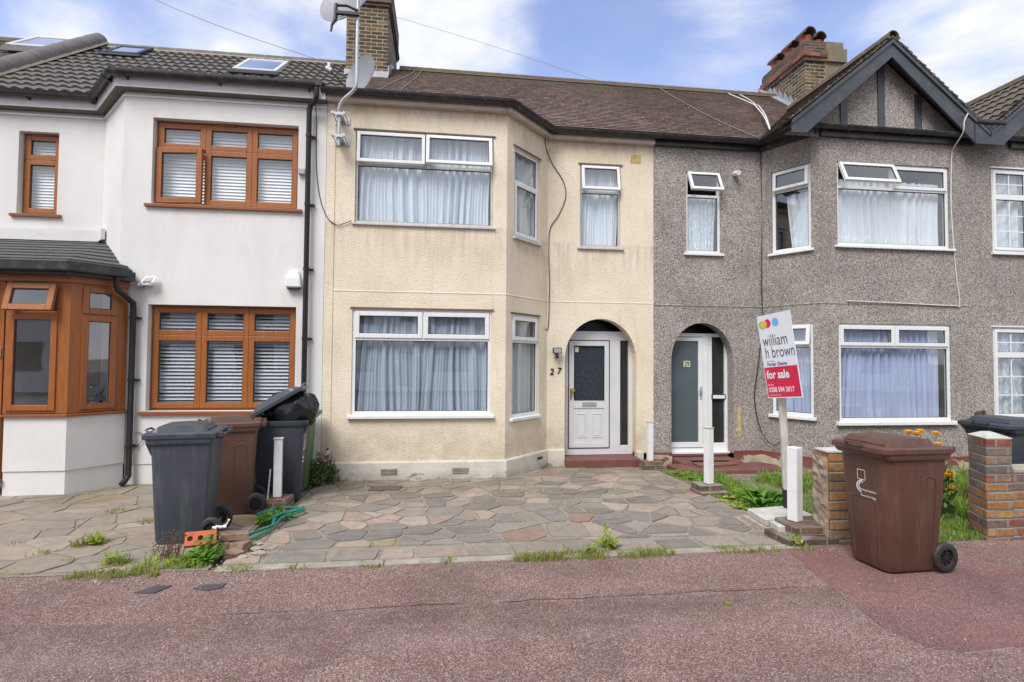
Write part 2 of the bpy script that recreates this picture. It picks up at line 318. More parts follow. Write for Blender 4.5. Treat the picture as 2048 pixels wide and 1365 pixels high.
def m_plain_tile(name, cols, lich=(0.42, 0.40, 0.36), moss=(0.12, 0.105, 0.05)):
    m, nt, p = newmat(name)
    uv = pos(nt, kind='uv')
    b = nt.nodes.new('ShaderNodeTexBrick'); b.inputs['Scale'].default_value = 1.0
    b.inputs['Brick Width'].default_value = 0.165; b.inputs['Row Height'].default_value = 1.0; b.inputs['Mortar Size'].default_value = 0.003; b.inputs['Mortar Smooth'].default_value = 0.1
    b.inputs['Color1'].default_value = (0, 0, 0, 1); b.inputs['Color2'].default_value = (1, 1, 1, 1); b.inputs['Mortar'].default_value = (0, 0, 0, 1)
    link(nt, uv, b.inputs['Vector'])
    c = ramp(nt, b.outputs['Color'], [(0.0, cols[0]), (0.5, cols[1]), (1.0, cols[2])])
    v = pos(nt)
    c = mix(nt, 1.0, c, ramp(nt, noise(nt, v, 1.1, 5, 0.6), [(0.3, (0.8, 0.8, 0.8)), (0.7, (1.18, 1.15, 1.15))]), 'MULTIPLY')
    sp = noise(nt, v, 20, 4, 0.8)
    c = mix(nt, maprange(nt, sp, 0.57, 0.64, 0, 0.75), c, lich)
    z = zcoord(nt)['Z']
    ms = math_(nt, 'MULTIPLY', maprange(nt, z, 7.0, 7.7, 0.0, 1), maprange(nt, noise(nt, v, 9, 5, 0.7), 0.42, 0.6, 0, 0.85))
    c = mix(nt, ms, c, moss)
    setin(nt, p, 'Base Color', c); p.inputs['Roughness'].default_value = 0.9
    bump(nt, p, math_(nt, 'ADD', math_(nt, 'MULTIPLY', b.outputs['Fac'], -0.6), sp), 0.6, 0.01)
    return m
def m_glass(name, tint=(0.80, 0.85, 0.87), refl=0.20):
    m = bpy.data.materials.new(name); m.use_nodes = True; nt = m.node_tree; nt.nodes.clear()
    out = nt.nodes.new('ShaderNodeOutputMaterial'); tr = nt.nodes.new('ShaderNodeBsdfTransparent'); tr.inputs[0].default_value = c4(tint)
    gl = nt.nodes.new('ShaderNodeBsdfGlossy'); gl.inputs['Roughness'].default_value = 0.015; gl.inputs['Color'].default_value = (0.93, 0.97, 1, 1)
    lw = nt.nodes.new('ShaderNodeLayerWeight'); lw.inputs['Blend'].default_value = 0.5
    v = pos(nt); b = nt.nodes.new('ShaderNodeBump'); b.inputs['Strength'].default_value = 0.04; b.inputs['Distance'].default_value = 0.02
    link(nt, noise(nt, v, 2.2, 2), b.inputs['Height']); link(nt, b.outputs[0], gl.inputs['Normal'])
    f = maprange(nt, math_(nt, 'POWER', lw.outputs['Facing'], 4.0), 0.0, 1.0, refl, 0.95)
    ms = nt.nodes.new('ShaderNodeMixShader'); link(nt, f, ms.inputs[0]); link(nt, tr.outputs[0], ms.inputs[1]); link(nt, gl.outputs[0], ms.inputs[2])
    link(nt, ms.outputs[0], out.inputs[0]); return m
def m_curtain(name, col, lace=False, trans=0.25, lace_top=None):
    m, nt, p = newmat(name)
    v = pos(nt)
    c = mix(nt, maprange(nt, noise(nt, pos(nt, (6, 6, 0.5)), 5, 5), 0.3, 0.7), tuple(x * .86 for x in col), col)
    if lace:
        vo = voro(nt, pos(nt, (1, 1, 1)), 17, 'SMOOTH_F1'); w = nt.nodes.new('ShaderNodeTexWave'); w.inputs['Scale'].default_value = 7; w.inputs['Distortion'].default_value = 9; w.inputs['Detail'].default_value = 2
        link(nt, v, w.inputs['Vector'])
        pat = math_(nt, 'MULTIPLY', maprange(nt, w.outputs['Fac'], 0.62, 0.75), maprange(nt, vo.outputs['Distance'], 0.2, 0.5))
        if lace_top is not None: pat = math_(nt, 'MULTIPLY', pat, maprange(nt, zcoord(nt)['Z'], lace_top, lace_top - 0.15))
        c = mix(nt, pat, c, (0.92, 0.94, 0.95))
    setin(nt, p, 'Base Color', c); p.inputs['Roughness'].default_value = 0.9
    tl = nt.nodes.new('ShaderNodeBsdfTranslucent'); link(nt, c, tl.inputs[0])
    ms = nt.nodes.new('ShaderNodeMixShader'); ms.inputs[0].default_value = trans
    out = [n for n in nt.nodes if n.type == 'OUTPUT_MATERIAL'][0]
    link(nt, p.outputs[0], ms.inputs[1]); link(nt, tl.outputs[0], ms.inputs[2]); link(nt, ms.outputs[0], out.inputs[0])
    return m
def m_wood(name, a, b, sc_=(14, 14, 1.2)):
    m, nt, p = newmat(name)
    n = noise(nt, pos(nt, sc_), 4, 7, 0.65, 0.5)
    c = ramp(nt, n, [(0.3, a), (0.7, b)])
    setin(nt, p, 'Base Color', c); p.inputs['Roughness'].default_value = 0.38; bump(nt, p, n, 0.08, 0.003)
    return m
def m_leaf(name, a, b, hi=None):
    m, nt, p = newmat(name)
    oi = nt.nodes.new('ShaderNodeAttribute'); oi.attribute_name = 'tint'
    n = noise(nt, pos(nt), 18, 3)
    c = mix(nt, maprange(nt, math_(nt, 'ADD', math_(nt, 'MULTIPLY', n, 0.5), math_(nt, 'MULTIPLY', oi.outputs['Fac'], 0.6)), 0.2, 0.9), a, b)
    setin(nt, p, 'Base Color', c); p.inputs['Roughness'].default_value = 0.55
    tl = nt.nodes.new('ShaderNodeBsdfTranslucent'); link(nt, c, tl.inputs[0])
    ms = nt.nodes.new('ShaderNodeMixShader'); ms.inputs[0].default_value = 0.3
    out = [x for x in nt.nodes if x.type == 'OUTPUT_MATERIAL'][0]
    link(nt, p.outputs[0], ms.inputs[1]); link(nt, tl.outputs[0], ms.inputs[2]); link(nt, ms.outputs[0], out.inputs[0])
    return m

MT = {}
MT['cream'] = m_cream(); MT['pebble'] = m_pebble(); MT['render'] = m_white_render()
MT['plinth27'] = m_plinth('white_peeling_plinth', (0.55, 0.52, 0.46), (0.36, 0.30, 0.21), -0.03, 0.565)
MT['plinth29'] = m_plinth('red_peeling_plinth', (0.19, 0.045, 0.042), (0.62, 0.53, 0.40), 0.02, 0.475)
MT['redpaint'] = plain('red_painted_step', (0.15, 0.055, 0.05), 0.7, 0.2, 5, (0.10, 0.07, 0.055), 0.5, 0.3, 60)
MT['tarmac'] = m_tarmac(); MT['patch'] = m_patch(); MT['stone'] = m_stone(); MT['mortar'] = m_mortar(); MT['soil'] = m_soil()
MT['kerb'] = plain('concrete_edging', (0.30, 0.27, 0.225), 0.9, 0.25, 6, (0.10, 0.085, 0.06), 0.7, 0.5, 60)
MT['asphalt'] = plain('asphalt', (0.055, 0.055, 0.057), 0.9, 0.2, 3, None, 0, 0.5, 120)
MT['upvc'] = plain('white_upvc', (0.74, 0.75, 0.76), 0.3, 0.04, 3, (0.45, 0.43, 0.40), 0.25, 0.0, spec=0.5, streak=True)
MT['alu'] = plain('grey_weathered_frame', (0.50, 0.50, 0.49), 0.45, 0.12, 5, (0.27, 0.26, 0.24), 0.6, 0.03)
MT['door27'] = plain('white_door', (0.60, 0.61, 0.63), 0.35, 0.05, 3, (0.42, 0.40, 0.37), 0.3, 0.0, streak=True)
MT['gasket'] = plain('black_seal', (0.03, 0.03, 0.032), 0.6)
MT['oak'] = m_wood('brown_woodgrain_upvc', (0.25, 0.078, 0.019), (0.36, 0.125, 0.034))
MT['darkpanel'] = plain('dark_porch_panel', (0.16, 0.14, 0.12), 0.6)  # dark colour for the panel added to dim the porch interior
MT['oaksill'] = m_wood('brown_sill', (0.20, 0.068, 0.024), (0.28, 0.10, 0.038), (3, 14, 14))
MT['glass'] = m_glass('window_glass', (0.97, 0.985, 1.0), 0.17)
MT['glass_low'] = m_glass('window_glass_lower', (0.93, 0.96, 0.98), 0.19)
MT['obscure'] = plain('obscured_glass', (0.028, 0.036, 0.046), 0.16, 0.5, 30, (0.10, 0.12, 0.14), 0.5, 0.35, 55, spec=0.6)
MT['satin'] = plain('satin_glass', (0.085, 0.11, 0.12), 0.35, 0.12, 2, None, 0, 0.0)
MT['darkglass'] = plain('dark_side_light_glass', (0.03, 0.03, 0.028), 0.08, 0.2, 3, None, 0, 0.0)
MT['mirror'] = plain('roof_glass', (0.75, 0.78, 0.82), 0.06, 0.02, 2, None, 0, 0.0, metal=1.0)
MT['voile'] = m_curtain('voile_curtain', (0.82, 0.90, 0.96), trans=0.12); MT['voile2'] = m_curtain('blue_white_curtain', (0.62, 0.68, 0.90), trans=0.1)
MT['voile_low'] = m_curtain('grey_blue_curtain', (0.60, 0.67, 0.75), trans=0.1)
MT['lace'] = m_curtain('lace_curtain', (0.62, 0.72, 0.80), True, 0.12); MT['lacehem'] = m_curtain('lace_hem_curtain', (0.80, 0.86, 0.90), True, 0.12, 3.80)
MT['blind'] = plain('blind_slat', (0.85, 0.87, 0.89), 0.5, 0.04)
MT['gutter'] = plain('black_gutter', (0.022, 0.023, 0.026), 0.4, 0.25, 4, (0.16, 0.15, 0.14), 0.5, 0.1, 60, streak=False)
MT['pipe'] = plain('black_pipe', (0.012, 0.0125, 0.014), 0.45, 0.2, 4)
MT['fascia27'] = plain('cream_fascia', (0.46, 0.41, 0.34), 0.6, 0.15, 4, (0.17, 0.14, 0.10), 0.6, 0.15, 60)
MT['fascia25'] = plain('white_fascia', (0.66, 0.65, 0.66), 0.45, 0.05, 3, (0.35, 0.33, 0.3), 0.4, 0.0)
MT['vent'] = plain('soffit_vent', (0.13, 0.115, 0.09), 0.8)
MT['barge'] = plain('slate_grey_painted_board', (0.050, 0.055, 0.070), 0.42, 0.22, 3, (0.13, 0.13, 0.14), 0.5, 0.12, 50)
MT['tile'] = m_plain_tile('clay_plain_tile', [(0.080, 0.052, 0.043), (0.125, 0.083, 0.068), (0.175, 0.12, 0.10)])
MT['tileb'] = m_plain_tile('brown_plain_tile', [(0.06, 0.045, 0.033), (0.13, 0.092, 0.068), (0.21, 0.155, 0.115)])
MT['tilegrey'] = plain('grey_concrete_tile', (0.125, 0.116, 0.105), 0.85, 0.2, 8, (0.24, 0.22, 0.18), 0.35, 0.4, 80)
MT['tilebrown'] = plain('brown_concrete_tile', (0.105, 0.085, 0.068), 0.85, 0.2, 8, (0.06, 0.05, 0.04), 0.4, 0.4, 80)
MT['slate'] = plain('slate', (0.072, 0.068, 0.073), 0.6, 0.2, 5, (0.12, 0.10, 0.11), 0.4, 0.3, 60)
MT['ridge'] = plain('grey_ridge_tile', (0.125, 0.118, 0.118), 0.8, 0.2, 6, (0.20, 0.15, 0.12), 0.4, 0.3, 60)
MT['ridgemortar'] = plain('ridge_mortar', (0.34, 0.29, 0.215), 0.9, 0.2, 10, (0.16, 0.14, 0.06), 0.6, 0.5, 60)
MT['lead'] = plain('lead_flashing', (0.36, 0.38, 0.41), 0.45, 0.2, 10, (0.2, 0.2, 0.2), 0.4, 0.2, 60, metal=0.3)
MT['stock'] = m_brick('yellow_stock_brick', [(0.050, 0.038, 0.030), (0.085, 0.06, 0.038), (0.15, 0.105, 0.058), (0.225, 0.155, 0.078), (0.065, 0.048, 0.036)], (0.40, 0.33, 0.23), stain=((0.06, 0.05, 0.04), 0.6))
MT['stockdark'] = m_brick('sooty_brick', [(0.045, 0.037, 0.033), (0.10, 0.07, 0.055), (0.16, 0.07, 0.05), (0.20, 0.085, 0.055), (0.07, 0.055, 0.045)], (0.20, 0.17, 0.13), stain=((0.05, 0.045, 0.038), 0.6))
MT['redband'] = m_brick('red_band_brick', [(0.10, 0.042, 0.035), (0.24, 0.07, 0.045), (0.40, 0.12, 0.06), (0.12, 0.05, 0.04)], (0.20, 0.15, 0.12))
MT['chimrender'] = plain('chimney_render', (0.205, 0.165, 0.115), 0.9, 0.2, 5, (0.09, 0.085, 0.06), 0.7, 0.4, 60)
MT['terracotta'] = plain('terracotta', (0.33, 0.085, 0.045), 0.7, 0.25, 8, (0.09, 0.04, 0.03), 0.6, 0.2, 60)
MT['pothood'] = plain('sooty_pot_hood', (0.075, 0.045, 0.038), 0.75, 0.3, 8)
MT['pierbrick'] = m_brick('garden_wall_brick', [(0.17, 0.12, 0.095), (0.30, 0.135, 0.05), (0.40, 0.20, 0.07), (0.27, 0.14, 0.07), (0.24, 0.065, 0.045), (0.42, 0.235, 0.085), (0.34, 0.15, 0.05)], (0.27, 0.245, 0.225), 0.23, 0.083, 0.014, -0.05, ((0.17, 0.15, 0.13), 0.5), ([(0.15, 0.125, 0.11), (0.20, 0.155, 0.125), (0.17, 0.13, 0.11), (0.30, 0.21, 0.12), (0.26, 0.055, 0.04), (0.22, 0.17, 0.14)], 0.56))
MT['pierbrick2'] = m_brick('ochre_pier_brick', [(0.24, 0.14, 0.07), (0.42, 0.20, 0.06), (0.36, 0.17, 0.05), (0.44, 0.23, 0.08), (0.22, 0.15, 0.09), (0.39, 0.19, 0.06)], (0.30, 0.26, 0.205), 0.23, 0.087, 0.012, -0.05, ((0.18, 0.14, 0.10), 0.6))
MT['stub'] = m_brick('old_stub_brick', [(0.13, 0.085, 0.065), (0.20, 0.10, 0.07), (0.09, 0.075, 0.06)], (0.27, 0.24, 0.20), 0.22, 0.07, 0.010, stain=((0.07, 0.06, 0.045), 0.6))
MT['concrete'] = plain('concrete_slab', (0.50, 0.49, 0.45), 0.9, 0.15, 6, (0.16, 0.15, 0.12), 0.5, 0.4, 60)
MT['piermortar'] = plain('pier_mortar', (0.30, 0.235, 0.17), 0.95, 0.3, 12, (0.14, 0.10, 0.07), 0.6, 0.9, 30)
MT['rubble'] = plain('rubble_mortar', (0.38, 0.33, 0.27), 0.95, 0.25, 9, (0.13, 0.11, 0.08), 0.6, 0.6, 40)
MT['postwhite'] = plain('white_post_paint', (0.74, 0.74, 0.75), 0.45, 0.05, 5, (0.35, 0.33, 0.29), 0.25, 0.1, 60, kind='object')
MT['bin_grey'] = plain('grey_bin_plastic', (0.052, 0.060, 0.080), 0.45, 0.1, 3, (0.14, 0.14, 0.145), 0.6, 0.25, 180, kind='object', streak=True)
MT['bin_lidgrey'] = plain('grey_lid_plastic', (0.048, 0.054, 0.068), 0.38, 0.12, 4, (0.15, 0.15, 0.15), 0.35, 0.15, 120, kind='object')
MT['bin_black'] = plain('dark_bin_plastic', (0.043, 0.050, 0.068), 0.42, 0.12, 4, (0.11, 0.10, 0.09), 0.35, 0.2, 150, kind='object')
MT['bin_brown'] = plain('brown_bin_plastic', (0.098, 0.045, 0.032), 0.42, 0.12, 3, (0.20, 0.12, 0.095), 0.5, 0.3, 180, kind='object', streak=True)
MT['bin_brownold'] = plain('faded_brown_bin_plastic', (0.105, 0.052, 0.035), 0.5, 0.15, 3, (0.10, 0.065, 0.05), 0.5, 0.25, 160, kind='object')
MT['bin_green'] = plain('green_bin_plastic', (0.055, 0.125, 0.050), 0.45, 0.12, 3, (0.10, 0.14, 0.09), 0.35, 0.2, 160, kind='object')
MT['rubber'] = plain('black_rubber', (0.022, 0.022, 0.023), 0.6, 0.25, 10, (0.10, 0.09, 0.08), 0.3, 0.2, 60, kind='object')
MT['hub'] = plain('black_hub_plastic', (0.016, 0.016, 0.017), 0.4, 0.2, 10, kind='object')
MT['bag'] = plain('black_bag_plastic', (0.014, 0.014, 0.016), 0.22, 0.2, 10, None, 0, 0.6, 22, kind='object')
MT['paintmark'] = plain('white_paint', (0.72, 0.71, 0.70), 0.6, 0.05)
MT['galv'] = plain('galvanised_steel', (0.46, 0.48, 0.50), 0.42, 0.15, 12, (0.3, 0.3, 0.3), 0.3, 0.05, 60, metal=0.6)
MT['dish'] = plain('dish_grey_paint', (0.22, 0.225, 0.25), 0.5, 0.1, 4, (0.2, 0.2, 0.21), 0.4, 0.03)
MT['dishdark'] = plain('dark_dish_paint', (0.11, 0.115, 0.135), 0.5, 0.1, 4)
MT['blackm'] = plain('black_metal', (0.015, 0.015, 0.017), 0.4, 0.2, 5)
MT['signwhite'] = plain('sign_white', (0.72, 0.75, 0.80), 0.35, 0.03, 3, (0.5, 0.5, 0.5), 0.15, 0.0)
MT['signred'] = plain('sign_red', (0.60, 0.018, 0.065), 0.35, 0.03)
MT['signblack'] = plain('sign_black', (0.012, 0.012, 0.014), 0.4, 0.1)
MT['signblue'] = plain('sign_blue', (0.03, 0.035, 0.21), 0.4, 0.1)
MT['sky_dot'] = plain('sign_light_blue', (0.16, 0.44, 0.80), 0.4, 0.05); MT['green_dot'] = plain('sign_green', (0.18, 0.33, 0.14), 0.4, 0.05)
MT['yel_dot'] = plain('sign_lime', (0.60, 0.60, 0.10), 0.4, 0.05); MT['ora_dot'] = plain('sign_orange', (0.80, 0.42, 0.10), 0.4, 0.05)
MT['oldpaint'] = plain('chipped_white_pole', (0.60, 0.575, 0.53), 0.7, 0.15, 5, (0.20, 0.17, 0.14), 0.65, 0.4, 60, streak=True)
MT['blackpaint'] = plain('black_pole_paint', (0.018, 0.018, 0.02), 0.5, 0.2, 8)
MT['claybrick'] = plain('new_orange_brick', (0.50, 0.125, 0.055), 0.8, 0.15, 14, (0.32, 0.08, 0.04), 0.4, 0.4, 80, kind='object')
MT['oldbrick'] = plain('old_mixed_brick', (0.24, 0.155, 0.115), 0.9, 0.3, 12, (0.40, 0.36, 0.31), 0.6, 0.6, 50, kind='object')
MT['hose'] = plain('green_hose', (0.02, 0.21, 0.15), 0.4, 0.2, 12, (0.05, 0.10, 0.07), 0.4)
MT['mat'] = plain('coir_doormat', (0.16, 0.085, 0.042), 0.98, 0.3, 20, (0.07, 0.04, 0.025), 0.6, 0.9, 120)
MT['grass'] = m_leaf('grass_blades', (0.10, 0.19, 0.025), (0.30, 0.42, 0.07)); MT['grassdry'] = m_leaf('yellowing_grass', (0.17, 0.21, 0.04), (0.40, 0.42, 0.13))
MT['leafd'] = m_leaf('dock_leaves', (0.06, 0.17, 0.018), (0.20, 0.40, 0.045)); MT['leafy'] = m_leaf('pale_weed_leaves', (0.18, 0.28, 0.035), (0.42, 0.52, 0.09))
MT['leafwall'] = m_leaf('wall_weed_leaves', (0.045, 0.085, 0.02), (0.12, 0.18, 0.045))
MT['stem'] = plain('brown_stems', (0.16, 0.08, 0.05), 0.8)
MT['petal'] = plain('orange_petals', (0.88, 0.50, 0.02), 0.6, 0.15, 30); MT['petalp'] = plain('pink_petals', (0.50, 0.22, 0.28), 0.6)
MT['grey_plastic'] = plain('grey_plastic_box', (0.36, 0.37, 0.39), 0.5); MT['whiteplastic'] = plain('white_plastic_box', (0.74, 0.75, 0.76), 0.35, 0.03)
MT['whitecable'] = plain('white_cable', (0.60, 0.59, 0.56), 0.6); MT['greycable'] = plain('grey_cable', (0.20, 0.19, 0.17), 0.6); MT['blackcable'] = plain('black_cable', (0.03, 0.028, 0.028), 0.6)
MT['gold'] = plain('brass', (0.50, 0.30, 0.06), 0.35, 0.15, 10, metal=0.7); MT['cream_plate'] = plain('cream_plate', (0.62, 0.60, 0.44), 0.5)
MT['darkroom'] = plain('interior_plaster', (0.55, 0.54, 0.53), 0.9); MT['bluebrush'] = plain('blue_plastic', (0.03, 0.07, 0.22), 0.5)
MT['ventbrick'] = plain('vent_patch', (0.50, 0.36, 0.16), 0.9, 0.3, 12); MT['timber'] = plain('weathered_timber', (0.10, 0.085, 0.075), 0.9, 0.3, 8, None, 0, 0.5, 50, streak=True)
MT['pot'] = plain('white_plant_pot', (0.6, 0.62, 0.65), 0.4); MT['succ'] = m_leaf('succulent_leaves', (0.05, 0.11, 0.09), (0.13, 0.22, 0.18))
MT['iron'] = plain('iron_cover', (0.10, 0.075, 0.06), 0.7, 0.3, 20, None, 0, 0.6, 90); MT['lightgrey'] = plain('lamp_glass', (0.35, 0.36, 0.37), 0.1)

# ------------------------------------------------------------------ mesh helpers
def wloc(o):
    v = Vector((0, 0, 0))
    while o is not None: v = v + o.location; o = o.parent
    return v
class Fr:
    """frame on a wall: u along from A to B (left to right seen from the street), n out of the wall, z up"""
    def __init__(s, A, B):
        s.A = Vector((A[0], A[1], 0)); d = Vector((B[0] - A[0], B[1] - A[1], 0)); s.L = d.length; s.u = d / s.L; s.n = Vector((s.u.y, -s.u.x, 0))
    def __call__(s, u, n, z): return s.A + s.u * u + s.n * n + Vector((0, 0, z))
class MB:
    def __init__(s): s.v = []; s.f = []; s.uv = {}; s.tint = {}
    def poly(s, pts, uv=None, tint=None):
        b = len(s.v); s.v += [Vector(p) for p in pts]; s.f.append(tuple(range(b, b + len(pts))))
        if uv: s.uv[len(s.f) - 1] = uv
        if tint is not None: s.tint[len(s.f) - 1] = tint
    def hexa(s, P):
        b = len(s.v); s.v += [Vector(p) for p in P]
        for q in ((0, 3, 2, 1), (4, 5, 6, 7), (0, 1, 5, 4), (1, 2, 6, 5), (2, 3, 7, 6), (3, 0, 4, 7)): s.f.append(tuple(b + i for i in q))
        return s
    def box(s, x0, x1, y0, y1, z0, z1):
        return s.hexa([(x0, y0, z0), (x1, y0, z0), (x1, y1, z0), (x0, y1, z0), (x0, y0, z1), (x1, y0, z1), (x1, y1, z1), (x0, y1, z1)])
    def fbox(s, fr, u0, u1, n0, n1, z0, z1):      # n1 > n0
        return s.hexa([fr(u0, n1, z0), fr(u1, n1, z0), fr(u1, n0, z0), fr(u0, n0, z0), fr(u0, n1, z1), fr(u1, n1, z1), fr(u1, n0, z1), fr(u0, n0, z1)])
    def extrude(s, pts, vec, caps=True):
        vec = Vector(vec); n = len(pts); b = len(s.v); s.v += [Vector(p) for p in pts] + [Vector(p) + vec for p in pts]
        if caps: s.f.append(tuple(b + i for i in range(n))); s.f.append(tuple(b + n + i for i in reversed(range(n))))
        for i in range(n):
            j = (i + 1) % n; s.f.append((b + i, b + n + i, b + n + j, b + j))
        return s
    def loft(s, rings, cap0=True, cap1=True, closed=True):
        b = len(s.v); n = len(rings[0])
        for r in rings: s.v += [Vector(p) for p in r]
        for k in range(len(rings) - 1):
            for i in range(n if closed else n - 1):
                j = (i + 1) % n; s.f.append((b + k * n + i, b + k * n + j, b + (k + 1) * n + j, b + (k + 1) * n + i))
        if cap0: s.f.append(tuple(b + i for i in reversed(range(n))))
        if cap1: s.f.append(tuple(b + (len(rings) - 1) * n + i for i in range(n)))
        return s
    def tube(s, pts, r, n=8, caps=True):
        pts = [Vector(p) for p in pts]; rs = r if isinstance(r, (list, tuple)) else [r] * len(pts)
        rings = []; up = None
        for i, p in enumerate(pts):
            if i == 0: d = pts[1] - p
            elif i == len(pts) - 1: d = p - pts[i - 1]
            else: d = (pts[i + 1] - p).normalized() + (p - pts[i - 1]).normalized()
            d.normalize()
            if up is None:
                up = Vector((0, 0, 1)) if abs(d.z) < 0.9 else Vector((1, 0, 0))
            x = d.cross(up).normalized(); up = x.cross(d).normalized()
            rings.append([p + (x * math.cos(2 * PI * k / n) + up * math.sin(2 * PI * k / n)) * rs[i] for k in range(n)])
        return s.loft(rings, caps, caps)
    def sweep(s, pts, prof, closed=True):
        """profile [(n,z)] carried along a ground line with mitred corners"""
        P = [Vector((p[0], p[1], 0)) for p in pts]; zs = [(p[2] if len(p) > 2 else 0) for p in pts]; rings = []
        ns = []
        for i in range(len(P) - 1):
            d = (P[i + 1] - P[i]).normalized(); ns.append(Vector((d.y, -d.x, 0)))
        for i, p in enumerate(P):
            if i == 0: m = ns[0]
            elif i == len(P) - 1: m = ns[-1]
            else:
                m = (ns[i - 1] + ns[i]); m = m / (1 + ns[i - 1].dot(ns[i]))
            rings.append([p + m * a + Vector((0, 0, b + zs[i])) for a, b in prof])
        return s.loft(rings, closed, closed, closed)
    def ball(s, c, r, nu=10, nv=7, sq=(1, 1, 1)):
        c = Vector(c); rings = []
        for j in range(1, nv):
            t = PI * j / nv; rings.append([c + Vector((math.cos(2 * PI * i / nu) * math.sin(t) * r * sq[0], math.sin(2 * PI * i / nu) * math.sin(t) * r * sq[1], -math.cos(t) * r * sq[2])) for i in range(nu)])
        return s.loft(rings)
    def add(s, other, fn=None):
        b = len(s.v); s.v += [fn(v) if fn else v for v in other.v]
        off = len(s.f); s.f += [tuple(b + i for i in f) for f in other.f]
        for k, t in other.tint.items(): s.tint[k + off] = t
        for k, t in other.uv.items(): s.uv[k + off] = t
        return s
    def build(s, name, mat, parent=None, smooth=False, bevel=0.0, sharp=35, fixn=True, origin=None, mods=None):
        me = bpy.data.meshes.new(name)
        if parent is not None: off = wloc(parent)
        elif origin is not None: off = Vector(origin)
        else:
            xs = [v.x for v in s.v]; ys = [v.y for v in s.v]; zs = [v.z for v in s.v]
            off = Vector(((min(xs) + max(xs)) / 2, (min(ys) + max(ys)) / 2, min(zs)))
        me.from_pydata([tuple(v - off) for v in s.v], [], s.f); me.update()
        if fixn:
            import bmesh
            bm = bmesh.new(); bm.from_mesh(me)
            lay = None
            bmesh.ops.recalc_face_normals(bm, faces=bm.faces[:]); bm.to_mesh(me); bm.free()
        if s.uv:
            ul = me.uv_layers.new(name='UVMap')
            for p in me.polygons:
                u = s.uv.get(p.index)
                if u:
                    for k, li in enumerate(p.loop_indices): ul.data[li].uv = u[k]
        if s.tint:
            at = me.attributes.new('tint', 'FLOAT_COLOR', 'FACE')
            for p in me.polygons:
                t = s.tint.get(p.index, (0.3, 0.3, 0.3)); t = (t, t, t) if isinstance(t, float) else t
                at.data[p.index].color = (t[0], t[1], t[2], 1)
        if smooth:
            for p in me.polygons: p.use_smooth = True
            me.set_sharp_from_angle(angle=math.radians(sharp))
        me.materials.append(MT[mat] if isinstance(mat, str) else mat)
        o = bpy.data.objects.new(name, me); COL.objects.link(o)
        if parent is not None: o.parent = parent
        else: o.location = off
        if bevel:
            b = o.modifiers.new('bevel', 'BEVEL'); b.width = bevel; b.segments = 2; b.limit_method = 'ANGLE'; b.angle_limit = math.radians(40)
        return o
def tag(o, label=None, cat=None, group=None, kind=None):
    if label: o['label'] = label
    if cat: o['category'] = cat
    if group: o['group'] = group
    if kind: o['kind'] = kind
    return o
def thing(name, loc, label, cat, group=None):
    o = bpy.data.objects.new(name, None); COL.objects.link(o); o.location = loc; o.empty_display_size = 0.2
    return tag(o, label, cat, group)
def text_mb(txt, h, depth=0.0, xs=1.0, off=0.0, shear=0.0, align='LEFT'):
    cu = bpy.data.curves.new('lettering', 'FONT'); cu.body = txt; cu.size = 1.0; cu.extrude = 0.0; cu.offset = off; cu.shear = shear; cu.align_x = align; cu.resolution_u = 3
    o = bpy.data.objects.new('lettering', cu); COL.objects.link(o)
    dg = bpy.context.evaluated_depsgraph_get(); me = bpy.data.meshes.new_from_object(o.evaluated_get(dg))
    mb = MB(); k = h / 0.70
    for v in me.vertices: mb.v.append(Vector((v.co.x * k * xs, v.co.y * k, 0)))
    for p in me.polygons: mb.f.append(tuple(p.vertices))
    bpy.data.objects.remove(o); bpy.data.meshes.remove(me); bpy.data.curves.remove(cu)
    return mb
def solidify(mb, d):
    """give flat lettering (in its XY plane) a real thickness along +Z"""
    from collections import Counter
    out = MB(); n = len(mb.v); out.v = [v.copy() for v in mb.v] + [v + Vector((0, 0, d)) for v in mb.v]
    ed = Counter()
    for f in mb.f:
        for i in range(len(f)): ed[(f[i], f[(i + 1) % len(f)])] += 1
    out.f = [tuple(reversed(f)) for f in mb.f] + [tuple(i + n for i in f) for f in mb.f]
    for (a, b) in list(ed):
        if (b, a) not in ed: out.f.append((a, b, b + n, a + n))
    return out

def gz(y):
    return 0.0 if y < 4.6 else -0.1 * (y - 4.6) / 4.25

